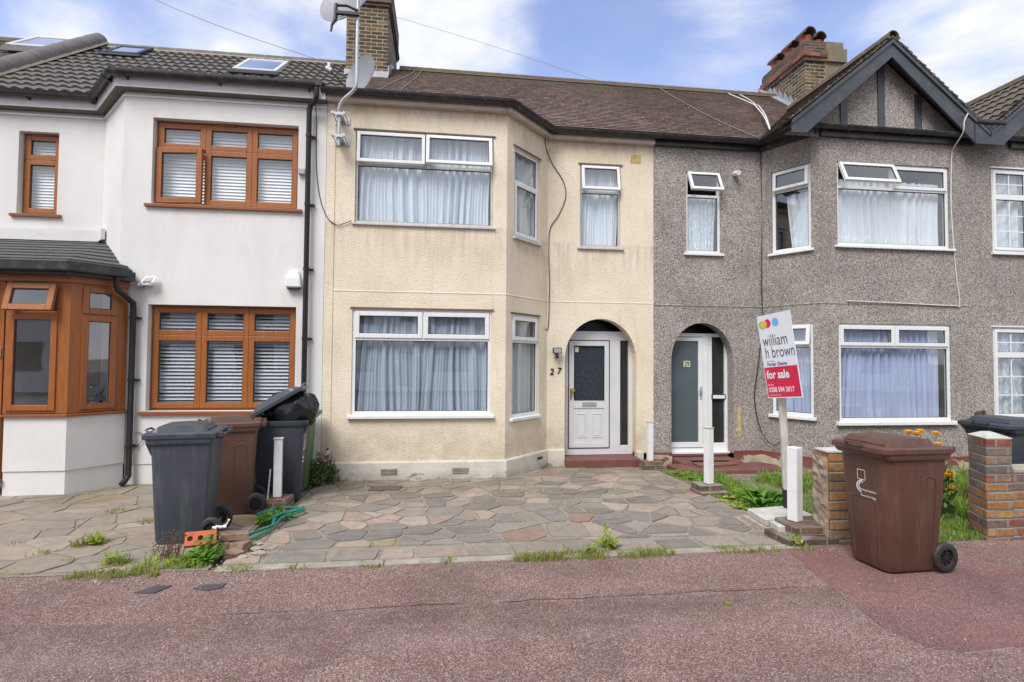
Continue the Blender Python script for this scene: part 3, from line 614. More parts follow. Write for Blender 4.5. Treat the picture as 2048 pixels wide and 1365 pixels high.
# ------------------------------------------------------------------ the ground
def setting():
    g = MB(); g.poly([(-400, -400, -0.32), (400, -400, -0.32), (400, 400, -0.32), (-400, 400, -0.32)])
    tag(g.build('ground', 'soil', fixn=False), kind='structure')
    g = MB(); g.poly([(-120, -9.5, -0.10), (120, -9.5, -0.10), (120, -1.6, -0.10), (-120, -1.6, -0.10)])
    tag(g.build('road', 'asphalt', fixn=False), kind='structure')
    g = MB(); g.box(-40, 40, -1.45, 4.56, -0.3, 0.0)
    tag(g.build('pavement', 'tarmac'), kind='structure')
    g = MB(); g.box(-40, 40, -1.6, -1.452, -0.3, 0.004)
    tag(g.build('kerb', 'kerb', bevel=0.02), kind='structure')
    # the newer tarmac patch round the brown bin
    outl = [(3.03, 4.555), (2.98, 4.36), (2.90, 4.02), (2.83, 3.70), (2.79, 3.42), (2.74, 3.16), (2.76, 2.98), (2.82, 2.87), (2.98, 2.82), (3.4, 2.84), (4.4, 2.9), (5.6, 2.95), (5.4, 3.5), (4.7, 3.85), (4.25, 4.3), (4.1, 4.555)]
    g = MB()
    g.extrude([(x, y, 0.0) for x, y in outl], (0, 0, 0.005))
    tag(g.build('pavement_patch', 'patch'), kind='structure')
    # the crack of open joint along the patch edge
    r = random.Random(3); pts = []
    for i in range(len(outl[:10]) - 1):
        a, b = outl[i], outl[i + 1]
        for k in range(6):
            t = k / 6; pts.append((a[0] + (b[0] - a[0]) * t + r.uniform(-.008, .008), a[1] + (b[1] - a[1]) * t + r.uniform(-.008, .008), 0.001))
    g = MB(); g.tube(pts, [0.0025 + 0.003 * r.random() for _ in pts], 5)
    tag(g.build('pavement_joint', 'stub'), kind='structure')
    # forecourts: earth sheet with the fall to the houses
    g = MB()
    for i in range(8):
        y0 = 4.56 + i * 0.6; y1 = y0 + 0.6
        g.poly([(-40, y0, gz(y0) - 0.018), (40, y0, gz(y0) - 0.018), (40, y1, gz(y1) - 0.018), (-40, y1, gz(y1) - 0.018)])
    tag(g.build('garden_soil', 'soil', fixn=False), kind='structure')
setting()

def clip(poly, p, q):
    """keep the half of poly nearer to p than to q"""
    mx, my = (p[0] + q[0]) / 2, (p[1] + q[1]) / 2; dx, dy = q[0] - p[0], q[1] - p[1]
    out = []
    for i in range(len(poly)):
        a, b = poly[i], poly[(i + 1) % len(poly)]
        da = (a[0] - mx) * dx + (a[1] - my) * dy; db = (b[0] - mx) * dx + (b[1] - my) * dy
        if da <= 0: out.append(a)
        if (da < 0) != (db < 0) and da != db:
            t = da / (da - db); out.append((a[0] + (b[0] - a[0]) * t, a[1] + (b[1] - a[1]) * t))
    return out
def inset(poly, d):
    n = len(poly); ar = sum(poly[i][0] * poly[(i + 1) % n][1] - poly[(i + 1) % n][0] * poly[i][1] for i in range(n))
    if ar < 0: poly = poly[::-1]
    out = poly
    cx = sum(p[0] for p in poly) / n; cy = sum(p[1] for p in poly) / n
    for i in range(n):
        a, b = poly[i], poly[(i + 1) % n]; L = math.hypot(b[0] - a[0], b[1] - a[1])
        if L < 1e-6: continue
        nx, ny = -(b[1] - a[1]) / L, (b[0] - a[0]) / L
        px, py = a[0] + nx * d, a[1] + ny * d
        o2 = []
        for k in range(len(out)):
            u, w = out[k], out[(k + 1) % len(out)]
            du = (u[0] - px) * nx + (u[1] - py) * ny; dw = (w[0] - px) * nx + (w[1] - py) * ny
            if du >= 0: o2.append(u)
            if (du < 0) != (dw < 0) and du != dw:
                t = du / (du - dw); o2.append((u[0] + (w[0] - u[0]) * t, u[1] + (w[1] - u[1]) * t))
        out = o2
        if len(out) < 3: return []
    return out
def crazy_paving(name, x0, x1, y0, y1, bound, pal, seed, cell=(0.36, 0.29), front=None, gap=0.011, drop=0.16, jit=0.5):
    r = random.Random(seed); seeds = []
    nx = int((x1 - x0) / cell[0]) + 1; ny = int((y1 - y0) / cell[1]) + 1
    for j in range(-1, ny + 2):
        for i in range(-1, nx + 2):
            if r.random() < drop: continue
            seeds.append((x0 + (i + 0.5 + (j % 2) * 0.5 + r.uniform(-jit, jit)) * cell[0], y0 + (j + 0.5 + r.uniform(-jit, jit)) * cell[1]))
    mb = MB()
    def put(poly, col):
        poly = inset(poly, gap * r.uniform(0.5, 1.8))
        if len(poly) < 3: return
        # knock the corners off
        q = []
        n = len(poly)
        for i in range(n):
            a, b, c = poly[i - 1], poly[i], poly[(i + 1) % n]
            for e in (a, c):
                L = math.hypot(e[0] - b[0], e[1] - b[1]); k = min(0.3, 0.018 / max(L, 1e-4)); q.append((b[0] + (e[0] - b[0]) * k, b[1] + (e[1] - b[1]) * k))
        ca = sum(p[0] for p in q) / len(q), sum(p[1] for p in q) / len(q)
        dz = r.uniform(-0.005, 0.000); tx, ty = r.uniform(-.008, .008), r.uniform(-.008, .008)
        top = [(p[0], p[1], gz(p[1]) + 0.012 + dz + tx * (p[0] - ca[0]) + ty * (p[1] - ca[1])) for p in q]
        bot = [(p[0], p[1], gz(p[1]) - 0.03) for p in q]
        k = len(q)
        mb.poly(top, tint=col)
        for i in range(k):
            j = (i + 1) % k; mb.poly([bot[i], bot[j], top[j], top[i]], tint=col)
    def colour():
        c = pal[min(len(pal) - 1, int(r.random() ** 1.0 * len(pal)))]; f = r.uniform(0.86, 1.14); return tuple(x * f for x in c)
    yb = y0
    if front:
        x = x0 - 0.1
        while x < x1:
            w = r.uniform(0.30, 0.52)
            h = front * r.uniform(0.9, 1.1); s1, s2 = r.uniform(-.06, .06), 0
            put([(x, y0), (x + w, y0), (x + w + r.uniform(-.07, .07), y0 + h), (x + r.uniform(-.04, .04), y0 + h)], colour()); x += w + 0.018
        yb = y0 + front * 1.12
    for i, p in enumerate(seeds):
        poly = [(x0, yb), (x1, yb), (x1, y1), (x0, y1)]
        for j, q in enumerate(seeds):
            if i != j and abs(p[0] - q[0]) < 1.6 and abs(p[1] - q[1]) < 1.4:
                poly = clip(poly, p, q)
                if len(poly) < 3: break
        if len(poly) < 3: continue
        cx = sum(a[0] for a in poly) / len(poly); cy = sum(a[1] for a in poly) / len(poly)
        if bound and not bound(cx, cy): continue
        put(poly, colour())
    o = mb.build(name, 'stone', bevel=0.0)
    return o
GP = [(0.165, 0.158, 0.15), (0.205, 0.19, 0.175), (0.255, 0.225, 0.20), (0.36, 0.28, 0.235), (0.39, 0.31, 0.26), (0.32, 0.255, 0.215), (0.29, 0.26, 0.23), (0.19, 0.18, 0.17), (0.36, 0.31, 0.265), (0.25, 0.225, 0.20)]
GP2 = GP + [(0.34, 0.25, 0.10)]
tag(crazy_paving('driveway', -1.62, 3.36, 4.63, 9.05, lambda x, y: not (x > 3.28 and y < 5.3), GP * 6 + [(0.33, 0.27, 0.14), (0.30, 0.18, 0.145)], 11, (0.33, 0.20), front=0.30, gap=0.013, drop=0.24, jit=0.6), kind='structure')
tag(crazy_paving('path', -8.2, -1.80, 4.60, 8.9, lambda x, y: not (x > -2.35 and y < 5.1), [(0.31, 0.255, 0.205), (0.27, 0.24, 0.205), (0.33, 0.275, 0.22), (0.225, 0.21, 0.19), (0.36, 0.305, 0.25)] * 8 + [(0.34, 0.25, 0.13)], 5, (0.38, 0.20), gap=0.008, drop=0.34, jit=0.75), kind='structure')
def mortar():
    g = MB()
    for x0, x1 in ((-1.66, 3.40), (-8.3, -1.78)):
        for i in range(10):
            y0 = 4.565 + i * 0.46; y1 = y0 + 0.46; g.poly([(x0, y0, gz(y0) + 0.001), (x1, y0, gz(y0) + 0.001), (x1, y1, gz(y1) + 0.001), (x0, y1, gz(y1) + 0.001)])
    tag(g.build('paving_bed', 'mortar', fixn=False), kind='structure')
    r = random.Random(4); g = MB(); x = -1.72
    while x < 3.05:                                 # worn concrete edging in short lengths
        w = r.uniform(0.5, 0.95); a = r.uniform(-.006, .006)
        g.hexa([(x, 4.515 + a, -0.05), (x + w - .008, 4.515 - a, -0.05), (x + w - .008, 4.615, -0.05), (x, 4.615, -0.05), (x, 4.52 + a, 0.010), (x + w - .008, 4.52 - a, 0.012), (x + w - .008, 4.612, 0.016), (x, 4.612, 0.014)]); x += w
    tag(g.build('edging_kerb', 'kerb', bevel=0.008), kind='structure')
mortar()

# ------------------------------------------------------------------ wall, window and roof builders
def wallseg(mb, fr, L, z0, z1, ops=(), t=0.12, arch=None):
    us = sorted({0.0, L} | {o[0] for o in ops} | {o[1] for o in ops} | ({arch[0], arch[1]} if arch else set()))
    zs = sorted({z0, z1} | {o[2] for o in ops} | {o[3] for o in ops} | ({arch[2], arch[4]} if arch else set()))
    full = list(ops) + ([(arch[0], arch[1], arch[2], arch[4])] if arch else [])
    for i in range(len(us) - 1):
        for j in range(len(zs) - 1):
            cu, cz = (us[i] + us[i + 1]) / 2, (zs[j] + zs[j + 1]) / 2
            if any(o[0] < cu < o[1] and o[2] < cz < o[3] for o in full): continue
            mb.poly([fr(us[i], 0, zs[j]), fr(us[i + 1], 0, zs[j]), fr(us[i + 1], 0, zs[j + 1]), fr(us[i], 0, zs[j + 1])])
    for (a, b, c, d) in ops:
        for P in ([(a, c), (a, d)], [(a, d), (b, d)], [(b, d), (b, c)], [(b, c), (a, c)]):
            (p, q), (s_, w) = P
            mb.poly([fr(p, 0, q), fr(p, -t, q), fr(s_, -t, w), fr(s_, 0, w)])
    if arch:
        a, b, c, sp, top = arch; n = 20; ta = 0.22
        cu = (a + b) / 2; ru = (b - a) / 2; rz = top - sp
        pr = [(cu - ru * math.cos(PI * k / n), sp + rz * math.sin(PI * k / n)) for k in range(n + 1)]
        rb = 0.035   # rounded arris
        def ring(off, dep): return [(cu - (ru + off) * math.cos(PI * k / n), sp + (rz + off) * math.sin(PI * k / n)) for k in range(n + 1)], dep
        for k in range(n):
            (u0, w0), (u1, w1) = pr[k], pr[k + 1]
            mb.poly([fr(u0, 0, w0), fr(u1, 0, w1), fr(u1, 0, top), fr(u0, 0, top)])
            mb.poly([fr(u0, 0, w0), fr(u0, -ta, w0), fr(u1, -ta, w1), fr(u1, 0, w1)])
        for u in (a, b): mb.poly([fr(u, 0, c), fr(u, -ta, c), fr(u, -ta, sp), fr(u, 0, sp)])

def rect_frame(mb, fr, u0, u1, n0, n1, z0, z1, w, wb=None, tr=None):
    """four members butted end to end; tr maps (u,n,z) through an opening sash's swing"""
    wb = wb or w
    def B(a, b, c, d):
        P = [(a, n1, c), (b, n1, c), (b, n0, c), (a, n0, c), (a, n1, d), (b, n1, d), (b, n0, d), (a, n0, d)]
        mb.hexa([fr(*(tr(*p) if tr else p)) for p in P])
    B(u0, u0 + w, z0, z1); B(u1 - w, u1, z0, z1); B(u0 + w, u1 - w, z1 - w, z1); B(u0 + w, u1 - w, z0, z0 + wb)

def curtain_mb(fr, u0, u1, n, z0, z1, seed, folds=9, amp=0.022, flare=0.0, gather=0):
    r = random.Random(seed); mb = MB(); cols = max(24, int((u1 - u0) * 90)); rows = 7
    ph = [r.uniform(0, 6.28) for _ in range(4)]
    pts = []
    for j in range(rows + 1):
        t = j / rows; z = z1 + (z0 - z1) * t; row = []
        for i in range(cols + 1):
            s = i / cols; u = u0 + (u1 - u0) * s + flare * t * (s - 0.5) + 0.02 * math.sin(3 * t + s * 7 + ph[3])
            w0 = math.sin(2 * PI * folds * s + 2.2 * math.sin(s * 11 + ph[2]) + ph[0] + 0.5 * t); w = 1.7 * (abs(w0) ** .6 * (1 if w0 > 0 else -1)) * (.55 + .45 * math.sin(s * 17 + ph[3])) + 0.6 * math.sin(2 * PI * folds * 2.7 * s + ph[1] + t)
            row.append(fr(u, n + amp * w * (0.7 + 0.5 * t), z))
        pts.append(row)
    for j in range(rows):
        for i in range(cols): mb.poly([pts[j][i], pts[j][i + 1], pts[j + 1][i + 1], pts[j + 1][i]])
    # merge duplicates so that it shades smoothly
    m2 = MB(); m2.v = [p for row in pts for p in row]; W = cols + 1
    m2.f = [(j * W + i, j * W + i + 1, (j + 1) * W + i + 1, (j + 1) * W + i) for j in range(rows) for i in range(cols)]
    return m2
def blind_mb(fr, u0, u1, n, z0, z1, pitch=0.046, tilt=0.55):
    mb = MB(); z = z0 + 0.02
    while z < z1 - 0.01:
        a = 0.024
        mb.hexa([fr(u0, n + a * math.cos(tilt), z - a * math.sin(tilt)), fr(u1, n + a * math.cos(tilt), z - a * math.sin(tilt)), fr(u1, n - a * math.cos(tilt), z + a * math.sin(tilt)), fr(u0, n - a * math.cos(tilt), z + a * math.sin(tilt)),
                 fr(u0, n + a * math.cos(tilt), z - a * math.sin(tilt) + .003), fr(u1, n + a * math.cos(tilt), z - a * math.sin(tilt) + .003), fr(u1, n - a * math.cos(tilt), z + a * math.sin(tilt) + .003), fr(u0, n - a * math.cos(tilt), z + a * math.sin(tilt) + .003)])
        z += pitch
    for u in (u0 + (u1 - u0) * .15, u0 + (u1 - u0) * .85): mb.fbox(fr, u - .002, u + .002, n - .03, n - .028, z0, z1)
    return mb

def window(house, fr, u0, u1, z0, z1, zt, tops, bots, fm='upvc', sm='upvc', glass='glass', rec=0.05, fw=0.05, sw=0.05, sill=None, back=None, bars=None, label=None, mull=0.05, vent=None, lintel=None):
    """window > sash, pane, sill, curtain or blind. tops/bots: list of (share, mode) with mode 'fixed','sash', ('hung',deg) or ('side',deg)"""
    n1 = -rec; n0 = -rec - 0.06
    mb = MB(); rect_frame(mb, fr, u0, u1, n0, n1, z0, z1, fw)
    iu0, iu1 = u0 + fw, u1 - fw
    cells = []
    rows = [(z0 + fw, (zt - mull / 2) if tops else z1 - fw, bots)]
    if tops:
        mb.fbox(fr, iu0, iu1, n0, n1 + .002, zt - mull / 2, zt + mull / 2); rows.append((zt + mull / 2, z1 - fw, tops))
    for (a, b, lst) in rows:
        tot = sum(x[0] for x in lst); u = iu0; wid = iu1 - iu0 - mull * (len(lst) - 1)
        for k, (sh, mode) in enumerate(lst):
            w = wid * sh / tot; cells.append((u, u + w, a, b, mode)); u += w
            if k < len(lst) - 1: mb.fbox(fr, u, u + mull, n0, n1 + .001, a, b); u += mull
    W = mb.build('window', fm, house, bevel=0.004)
    if label: W['label'] = label
    for (a, b, c, d, mode) in cells:
        tr = None; pn = (n0 + n1) / 2
        if mode == 'fixed':
            g = MB(); g.poly([fr(a, pn, c), fr(b, pn, c), fr(b, pn, d), fr(a, pn, d)]); g.build('pane', glass, W, fixn=False); pa = (a, b, c, d)
        else:
            e = 0.014; A, B_, C_, D_ = a - e, b + e, c - e, d + e; sn0, sn1 = n1 - 0.035, n1 + 0.02
            if isinstance(mode, tuple):
                ang = math.radians(mode[1])
                if mode[0] == 'hung':
                    sn0, sn1 = n1 + 0.004, n1 + 0.055
                    def tr(u, n, z, D_=D_, ang=ang, pv=n1 + 0.004):
                        dn, dz = n - pv, z - D_; return (u, pv + dn * math.cos(ang) - dz * math.sin(ang), D_ + dz * math.cos(ang) + dn * math.sin(ang))
                elif mode[0] == 'side':
                    sn0, sn1 = n1 + 0.004, n1 + 0.055
                    def tr(u, n, z, A=A, ang=ang, pv=n1 + 0.004):
                        du, dn = u - A, n - pv; return (A + du * math.cos(ang) - dn * math.sin(ang), pv + dn * math.cos(ang) + du * math.sin(ang), z)
            s = MB(); rect_frame(s, fr, A, B_, sn0, sn1, C_, D_, sw, tr=tr); s.build('sash', sm, W, bevel=0.005)
            # bead inside the sash, slightly set back
            pa = (A + sw, B_ - sw, C_ + sw, D_ - sw); pn = (sn0 + sn1) / 2
            T = tr or (lambda u, n, z: (u, n, z))
            g = MB(); g.poly([fr(*T(pa[0], pn, pa[2])), fr(*T(pa[1], pn, pa[2])), fr(*T(pa[1], pn, pa[3])), fr(*T(pa[0], pn, pa[3]))]); g.build('pane', glass, W, fixn=False)
        if sm != 'none':
            T = tr or (lambda u, n, z: (u, n, z))
            s = MB(); q = 0.008
            def B2(x0, x1, y0, y1): s.hexa([fr(*T(*p)) for p in [(x0, pn + .012, y0), (x1, pn + .012, y0), (x1, pn + .001, y0), (x0, pn + .001, y0), (x0, pn + .012, y1), (x1, pn + .012, y1), (x1, pn + .001, y1), (x0, pn + .001, y1)]])
            B2(pa[0], pa[0] + q, pa[2], pa[3]); B2(pa[1] - q, pa[1], pa[2], pa[3]); B2(pa[0] + q, pa[1] - q, pa[3] - q, pa[3]); B2(pa[0] + q, pa[1] - q, pa[2], pa[2] + q)
            s.build('seal', 'gasket', W)
        if bars:
            nb_u, nb_z = bars; nb_z = nb_z if (d - c) > 0.7 else 2
            s = MB()
            for k in range(1, nb_u): x = pa[0] + (pa[1] - pa[0]) * k / nb_u; s.fbox(fr, x - .009, x + .009, pn - .008, pn + .008, pa[2], pa[3])
            for k in range(1, nb_z): z = pa[2] + (pa[3] - pa[2]) * k / nb_z; s.fbox(fr, pa[0], pa[1], pn - .0085, pn + .0085, z - .009, z + .009)
            s.build('glazing_bar', 'upvc', W)
    if sill:
        smat, ov, hh, pr = sill
        s = MB(); s.hexa([fr(u0 - ov, pr, z0 - hh), fr(u1 + ov, pr, z0 - hh), fr(u1 + ov, n1, z0 - hh), fr(u0 - ov, n1, z0 - hh), fr(u0 - ov, pr, z0 - 0.008), fr(u1 + ov, pr, z0 - 0.008), fr(u1 + ov, n1, z0 + .002), fr(u0 - ov, n1, z0 + .002)])
        s.build('sill', smat, W, bevel=0.004)
    if lintel:
        s = MB(); s.fbox(fr, u0 - .03, u1 + .03, -rec, 0.018, z1 + .002, z1 + .022); s.build('drip_strip', lintel, W)
    if vent:
        for (va, vb) in vent:
            s = MB(); s.fbox(fr, va, vb, n1 + .021, n1 + .036, z1 - 0.034, z1 - 0.016); s.build('trickle_vent', sm, W, bevel=0.003)
    return W

def roof_patch(mb, E0, E1, T0, T1, courses, step=0.014, cols=2, wave=0.0, period=0.16, ext=0.0, v0=0):
    """stepped tile courses between an eave line and a ridge line"""
    E0, E1, T0, T1 = map(Vector, (E0, E1, T0, T1)); nrm = (E1 - E0).cross(T0 - E0).normalized()
    if nrm.z < 0: nrm = -nrm
    W = (E1 - E0).length
    def P(s, t): return E0.lerp(E1, s).lerp(T0.lerp(T1, s), t)
    def h(s): 
        if not wave: return 0.0
        x = (s * W / period) % 1.0; return wave * (0.5 + 0.5 * math.cos(2 * PI * x)) ** 0.7
    for c in range(courses):
        t0, t1 = c / courses, (c + 1) / courses
        for i in range(cols):
            s0, s1 = i / cols, (i + 1) / cols
            a = [P(s0, t0) + nrm * (step + h(s0)), P(s1, t0) + nrm * (step + h(s1)), P(s1, t1) + nrm * (h(s1) * .8 + .001), P(s0, t1) + nrm * (h(s0) * .8 + .001)]
            x0 = a[0].x + a[0].y * 0.001; x1 = a[1].x; 
            mb.poly(a, uv=[(x0, c + .02 + v0), (x1, c + .02 + v0), (x1, c + .98 + v0), (x0, c + .98 + v0)])
            b = [P(s0, t0) + nrm * (h(s0) * .8 * (c > 0) - .02 * (c == 0)), P(s1, t0) + nrm * (h(s1) * .8 * (c > 0) - .02 * (c == 0)), a[1], a[0]]
            mb.poly(b, uv=[(x0, c + .01 + v0)] * 4)
    return mb

def gutter_path(pts, parent, zc, n=0.16, r=0.058, mat='gutter', joints=(), brackets=0.0, bracket_mat='gutter'):
    g = MB(); k = 10
    outer = [(n + r * math.cos(PI + PI * i / k), zc + r * math.sin(PI + PI * i / k) * 1.05) for i in range(k + 1)]
    inner = [(n + (r - .006) * math.cos(2 * PI - PI * i / k), zc + (r - .006) * math.sin(2 * PI - PI * i / k)) for i in range(k + 1)]
    g.sweep(pts, outer + inner)
    G = g.build('gutter', mat, parent, smooth=True)
    for (x, y, dx, dy) in joints:      # socket rings
        j = MB()
        fr = Fr((x - dx * .04, y - dy * .04), (x + dx * .04, y + dy * .04))
        o2 = [(n + (r + .008) * math.cos(PI + PI * i / k), zc + (r + .008) * math.sin(PI + PI * i / k) * 1.05) for i in range(k + 1)]
        i2 = [(n + (r + .001) * math.cos(2 * PI - PI * i / k), zc + (r + .001) * math.sin(2 * PI - PI * i / k)) for i in range(k + 1)]
        j.sweep([(x - dx * .04, y - dy * .04), (x + dx * .04, y + dy * .04)], o2 + i2); j.build('gutter_joint', mat, G, smooth=True)
    if brackets:
        for i in range(len(pts) - 1):
            fr = Fr(pts[i][:2], pts[i + 1][:2]); m = max(1, int(fr.L / brackets)); 
            for q in range(m + 1):
                u = 0.1 + (fr.L - 0.2) * (q / max(1, m)) ; b = MB()
                b.extrude([fr(u - .012, .015, zc + .03), fr(u - .012, n + r, zc - .02), fr(u - .012, n, zc - r - .012), fr(u - .012, .03, zc - r - .05), fr(u - .012, .015, zc - r - .06)], fr.u * .024)
                b.build('gutter_bracket', bracket_mat, G)
    return G

def ridge_tiles(a, b, parent, mat='ridge', r=0.115, n=14, name='ridge_tiles', mmat='ridgemortar'):
    a, b = Vector(a), Vector(b); d = (b - a).normalized(); side = d.cross(Vector((0, 0, 1))).normalized(); up = side.cross(d).normalized()
    if up.z < 0: up = -up
    L = (b - a).length; mb = MB(); mm = MB()
    for i in range(n):
        p0 = a + d * (L * i / n + .004); p1 = a + d * (L * (i + 1) / n - .004)
        def arc(p, rr): return [p + side * rr * math.cos(PI * k / 8) + up * rr * math.sin(PI * k / 8) for k in range(9)]
        mb.loft([arc(p0, r) + arc(p0, r - .014)[::-1], arc(p1, r * .97) + arc(p1, r * .97 - .014)[::-1]])
        mm.loft([arc(p1 - d * .002, r * .985) + arc(p1 - d * .002, r - .03)[::-1], arc(p1 + d * .012, r * .985) + arc(p1 + d * .012, r - .03)[::-1]])
    mm.loft([[p + side * s_ * (r + .02) - up * .03, p + side * s_ * (r - .03) + up * .04, p + side * s_ * (r - .03) - up * .05] for s_ in (1,) for p in (a, b)])
    mm.loft([[p - side * (r + .02) - up * .03, p - side * (r - .03) + up * .04, p - side * (r - .03) - up * .05] for p in (a, b)])
    o = mb.build(name, mat, parent, smooth=True); mm.build('mortar_bed', mmat, o)
    return o

BAY, MAIN, ZB = 8.0, 8.85, -0.16
RY, RZ = 11.6, 7.74
def shell(mb, x0, x1):
    """party walls, back wall and floors that close the house"""
    mb.poly([(x0, 15.2, ZB), (x1, 15.2, ZB), (x1, 15.2, 5.4), (x0, 15.2, 5.4)])

# ================================================================== house 27 (cream)
def house27():
    H = thing('terraced_house', (0.9, 8.0, -0.08), 'cream roughcast house number 27 with an arched white door, between the white and grey houses', 'house', 'terraced houses of the row')
    F0 = Fr((-1.66, BAY), (0.93, BAY)); F1 = Fr((0.93, BAY), (1.71, MAIN)); F2 = Fr((1.71, MAIN), (3.53, MAIN))
    w = MB()
    o_up = (0.40, 2.385, 3.585, 4.92); o_dn = (0.395, 2.38, 0.84, 2.35)
    wallseg(w, F0, F0.L, 0.17, 5.32, [o_up, o_dn])
    s_up = (0.19, 0.90, 3.50, 4.87); s_dn = (0.145, 0.90, 0.775, 2.33)
    wallseg(w, F1, F1.L, 0.17, 5.32, [s_up, s_dn])
    m_up = (0.545, 1.245, 3.52, 4.91)
    wallseg(w, F2, F2.L, 0.10, 5.32, [m_up], arch=(0.30, 1.52, 0.10, 1.66, 2.33))
    W = w.build('wall', 'cream', H, fixn=False)
    b = MB(); b.sweep([(-1.655, BAY), (0.93, BAY), (1.71, MAIN), (3.525, MAIN)], [(0, 2.585), (0.005, 2.595), (0.005, 2.606), (0, 2.612)])
    b.build('string_course', 'cream', H)
    b = MB(); b.fbox(F0, 0.0, 0.125, 0.0, 0.012, 0.17, 5.28); b.build('render_strip', 'cream', H, bevel=0.006)
    # plinth, white and flaking, with air bricks
    p = MB(); p.sweep([(-1.60, BAY), (0.93, BAY), (1.71, MAIN), (2.005, MAIN)], [(0, ZB), (0.045, ZB), (0.05, 0.0), (0.04, 0.165), (0.03, 0.18), (0, 0.185)])
    p.box(3.235, 3.34, 8.80, 8.95, ZB, 0.12)
    p.build('plinth', 'plinth27', H, smooth=True, sharp=30)
    for x in (-0.72, 0.28):
        a = MB()
        for k in range(4): a.box(x - .11, x + .11, 7.935, 7.949, 0.015 + k * .019, 0.028 + k * .019)
        for k in range(8): a.box(x - .105 + k * .029, x - .098 + k * .029, 7.9405, 7.9495, 0.012, 0.088)
        a.build('air_brick', 'kerb', H)
    r = MB(); r.tube([(1.52, 8.50, 0.10), (1.58, 8.57, 0.10)], 0.022, 10); r.build('waste_pipe', 'pipe', H)
    # eaves
    pth = [(-1.66, BAY), (0.93, BAY), (1.71, MAIN), (3.53, MAIN)]
    f = MB(); f.sweep(pth, [(0, 5.285), (0.10, 5.285), (0.10, 5.345), (0.085, 5.35), (0.085, 5.44), (0, 5.44)]); f.build('fascia', 'fascia27', H, bevel=0.006)
    gutter_path([(-1.72, BAY), (0.93, BAY), (1.71, MAIN), (3.60, MAIN)], H, 5.425, 0.15, 0.06, joints=[(0.90, BAY, 1, 0), (0.96, BAY + .03, .676, .737), (1.69, MAIN - .02, .676, .737), (1.76, MAIN, 1, 0), (2.72, MAIN, 1, 0)])
    # roof
    z0 = 5.45
    R = MB(); E = [(-1.66, BAY - .15, z0), (0.995, BAY - .15, z0), (1.79, MAIN - .15, z0 + .01), (3.62, MAIN - .15, z0 + .01)]
    zb = z0 + .01 + (9.25 - MAIN + .15) * (RZ - z0 - .01) / (RY - MAIN + .15)
    roof_patch(R, (-1.66, MAIN - .15, z0 + .01), (3.62, MAIN - .15, z0 + .01), (-1.66, RY, RZ), (3.62, RY, RZ), 38, 0.012, 4)
    roof_patch(R, E[0], E[1], (-1.66, 9.25, zb + .012), (0.995, 9.25, zb + .012), 13, 0.012, 2)
    roof_patch(R, E[1], E[2], (0.995, 9.25, zb + .012), (1.30, 9.25, zb + .012), 13, 0.012, 2)
    R.poly([(-1.66, RY, RZ), (3.62, RY, RZ), (3.62, 15.4, 5.4), (-1.66, 15.4, 5.4)], uv=[(0, 0), (5, 0), (5, 40), (0, 40)])
    RF = R.build('roof', 'tile', H, fixn=False)
    ridge_tiles((-0.95, RY, RZ - .03), (3.6, RY, RZ - .03), H, 'tileridge', 0.10, 16, mmat='mossmortar')
    sh = MB(); shell(sh, -1.66, 3.53); [sh.poly([(-1.66, 8.13, z), (0.90, 8.13, z), (1.66, 8.96, z), (3.53, 8.96, z), (3.53, 15.2, z), (-1.66, 15.2, z)]) for z in (ZB, 2.62, 5.3)]
    sh.poly([(-1.66, 8.0, ZB), (-1.66, 15.2, ZB), (-1.66, 15.2, 5.3), (-1.66, 8.0, 5.3)]); sh.poly([(3.53, 8.85, ZB), (3.53, 15.2, ZB), (3.53, 15.2, 5.3), (3.53, 8.85, 5.3)])
    sh.build('inner_wall', 'darkroom', H, fixn=False)
    # windows
    wn = window(H, F0, o_up[0], o_up[1], o_up[2], o_up[3], 4.445, [(1, ('hung', 3.5)), (1, ('hung', 11))], [(1, 'fixed')], fm='alu', rec=0.035, fw=0.035, sw=0.048, mull=0.045, sill=('alu', 0.035, 0.035, 0.035), lintel='vent', label='wide upstairs window with both top lights open and pale voile curtains')
    curtain_mb(F0, o_up[0] + .04, o_up[1] - .04, -0.13, 3.60, 4.90, 1, 15, 0.028).build('curtain', 'voile', wn, smooth=True, sharp=180)
    wn = window(H, F0, o_dn[0], o_dn[1], o_dn[2], o_dn[3], 1.925, [(1, 'sash'), (1, 'sash')], [(1, 'fixed')], glass='glass_low', rec=0.02, fw=0.05, sw=0.062, mull=0.05, sill=('upvc', 0.05, 0.05, 0.055), lintel='vent', label='wide downstairs window with drawn grey blue curtains')
    curtain_mb(F0, o_dn[0] + .04, o_dn[1] - .9, -0.13, 0.86, 2.33, 2, 9, 0.03, 0.08).build('curtain', 'voile_low', wn, smooth=True, sharp=180)
    curtain_mb(F0, o_dn[1] - .98, o_dn[1] - .04, -0.13, 0.86, 2.33, 22, 8, 0.03, 0.1).build('curtain', 'voile_low', wn, smooth=True, sharp=180)
    wn = window(H, F1, s_up[0], s_up[1], s_up[2], s_up[3], 4.36, [(1, 'fixed')], [(1, 'sash')], rec=0.03, sw=0.055, sill=('alu', 0.03, 0.04, 0.05), lintel='vent')
    curtain_mb(F1, s_up[0] + .05, s_up[1] - .04, -0.13, 3.52, 4.86, 3, 7, 0.026).build('curtain', 'voile', wn, smooth=True, sharp=180)
    wn = window(H, F1, s_dn[0], s_dn[1], s_dn[2], s_dn[3], 1.92, [(1, 'sash')], [(1, 'fixed')], glass='glass_low', rec=0.015, sw=0.06, sill=('upvc', 0.03, 0.05, 0.05), lintel='vent')
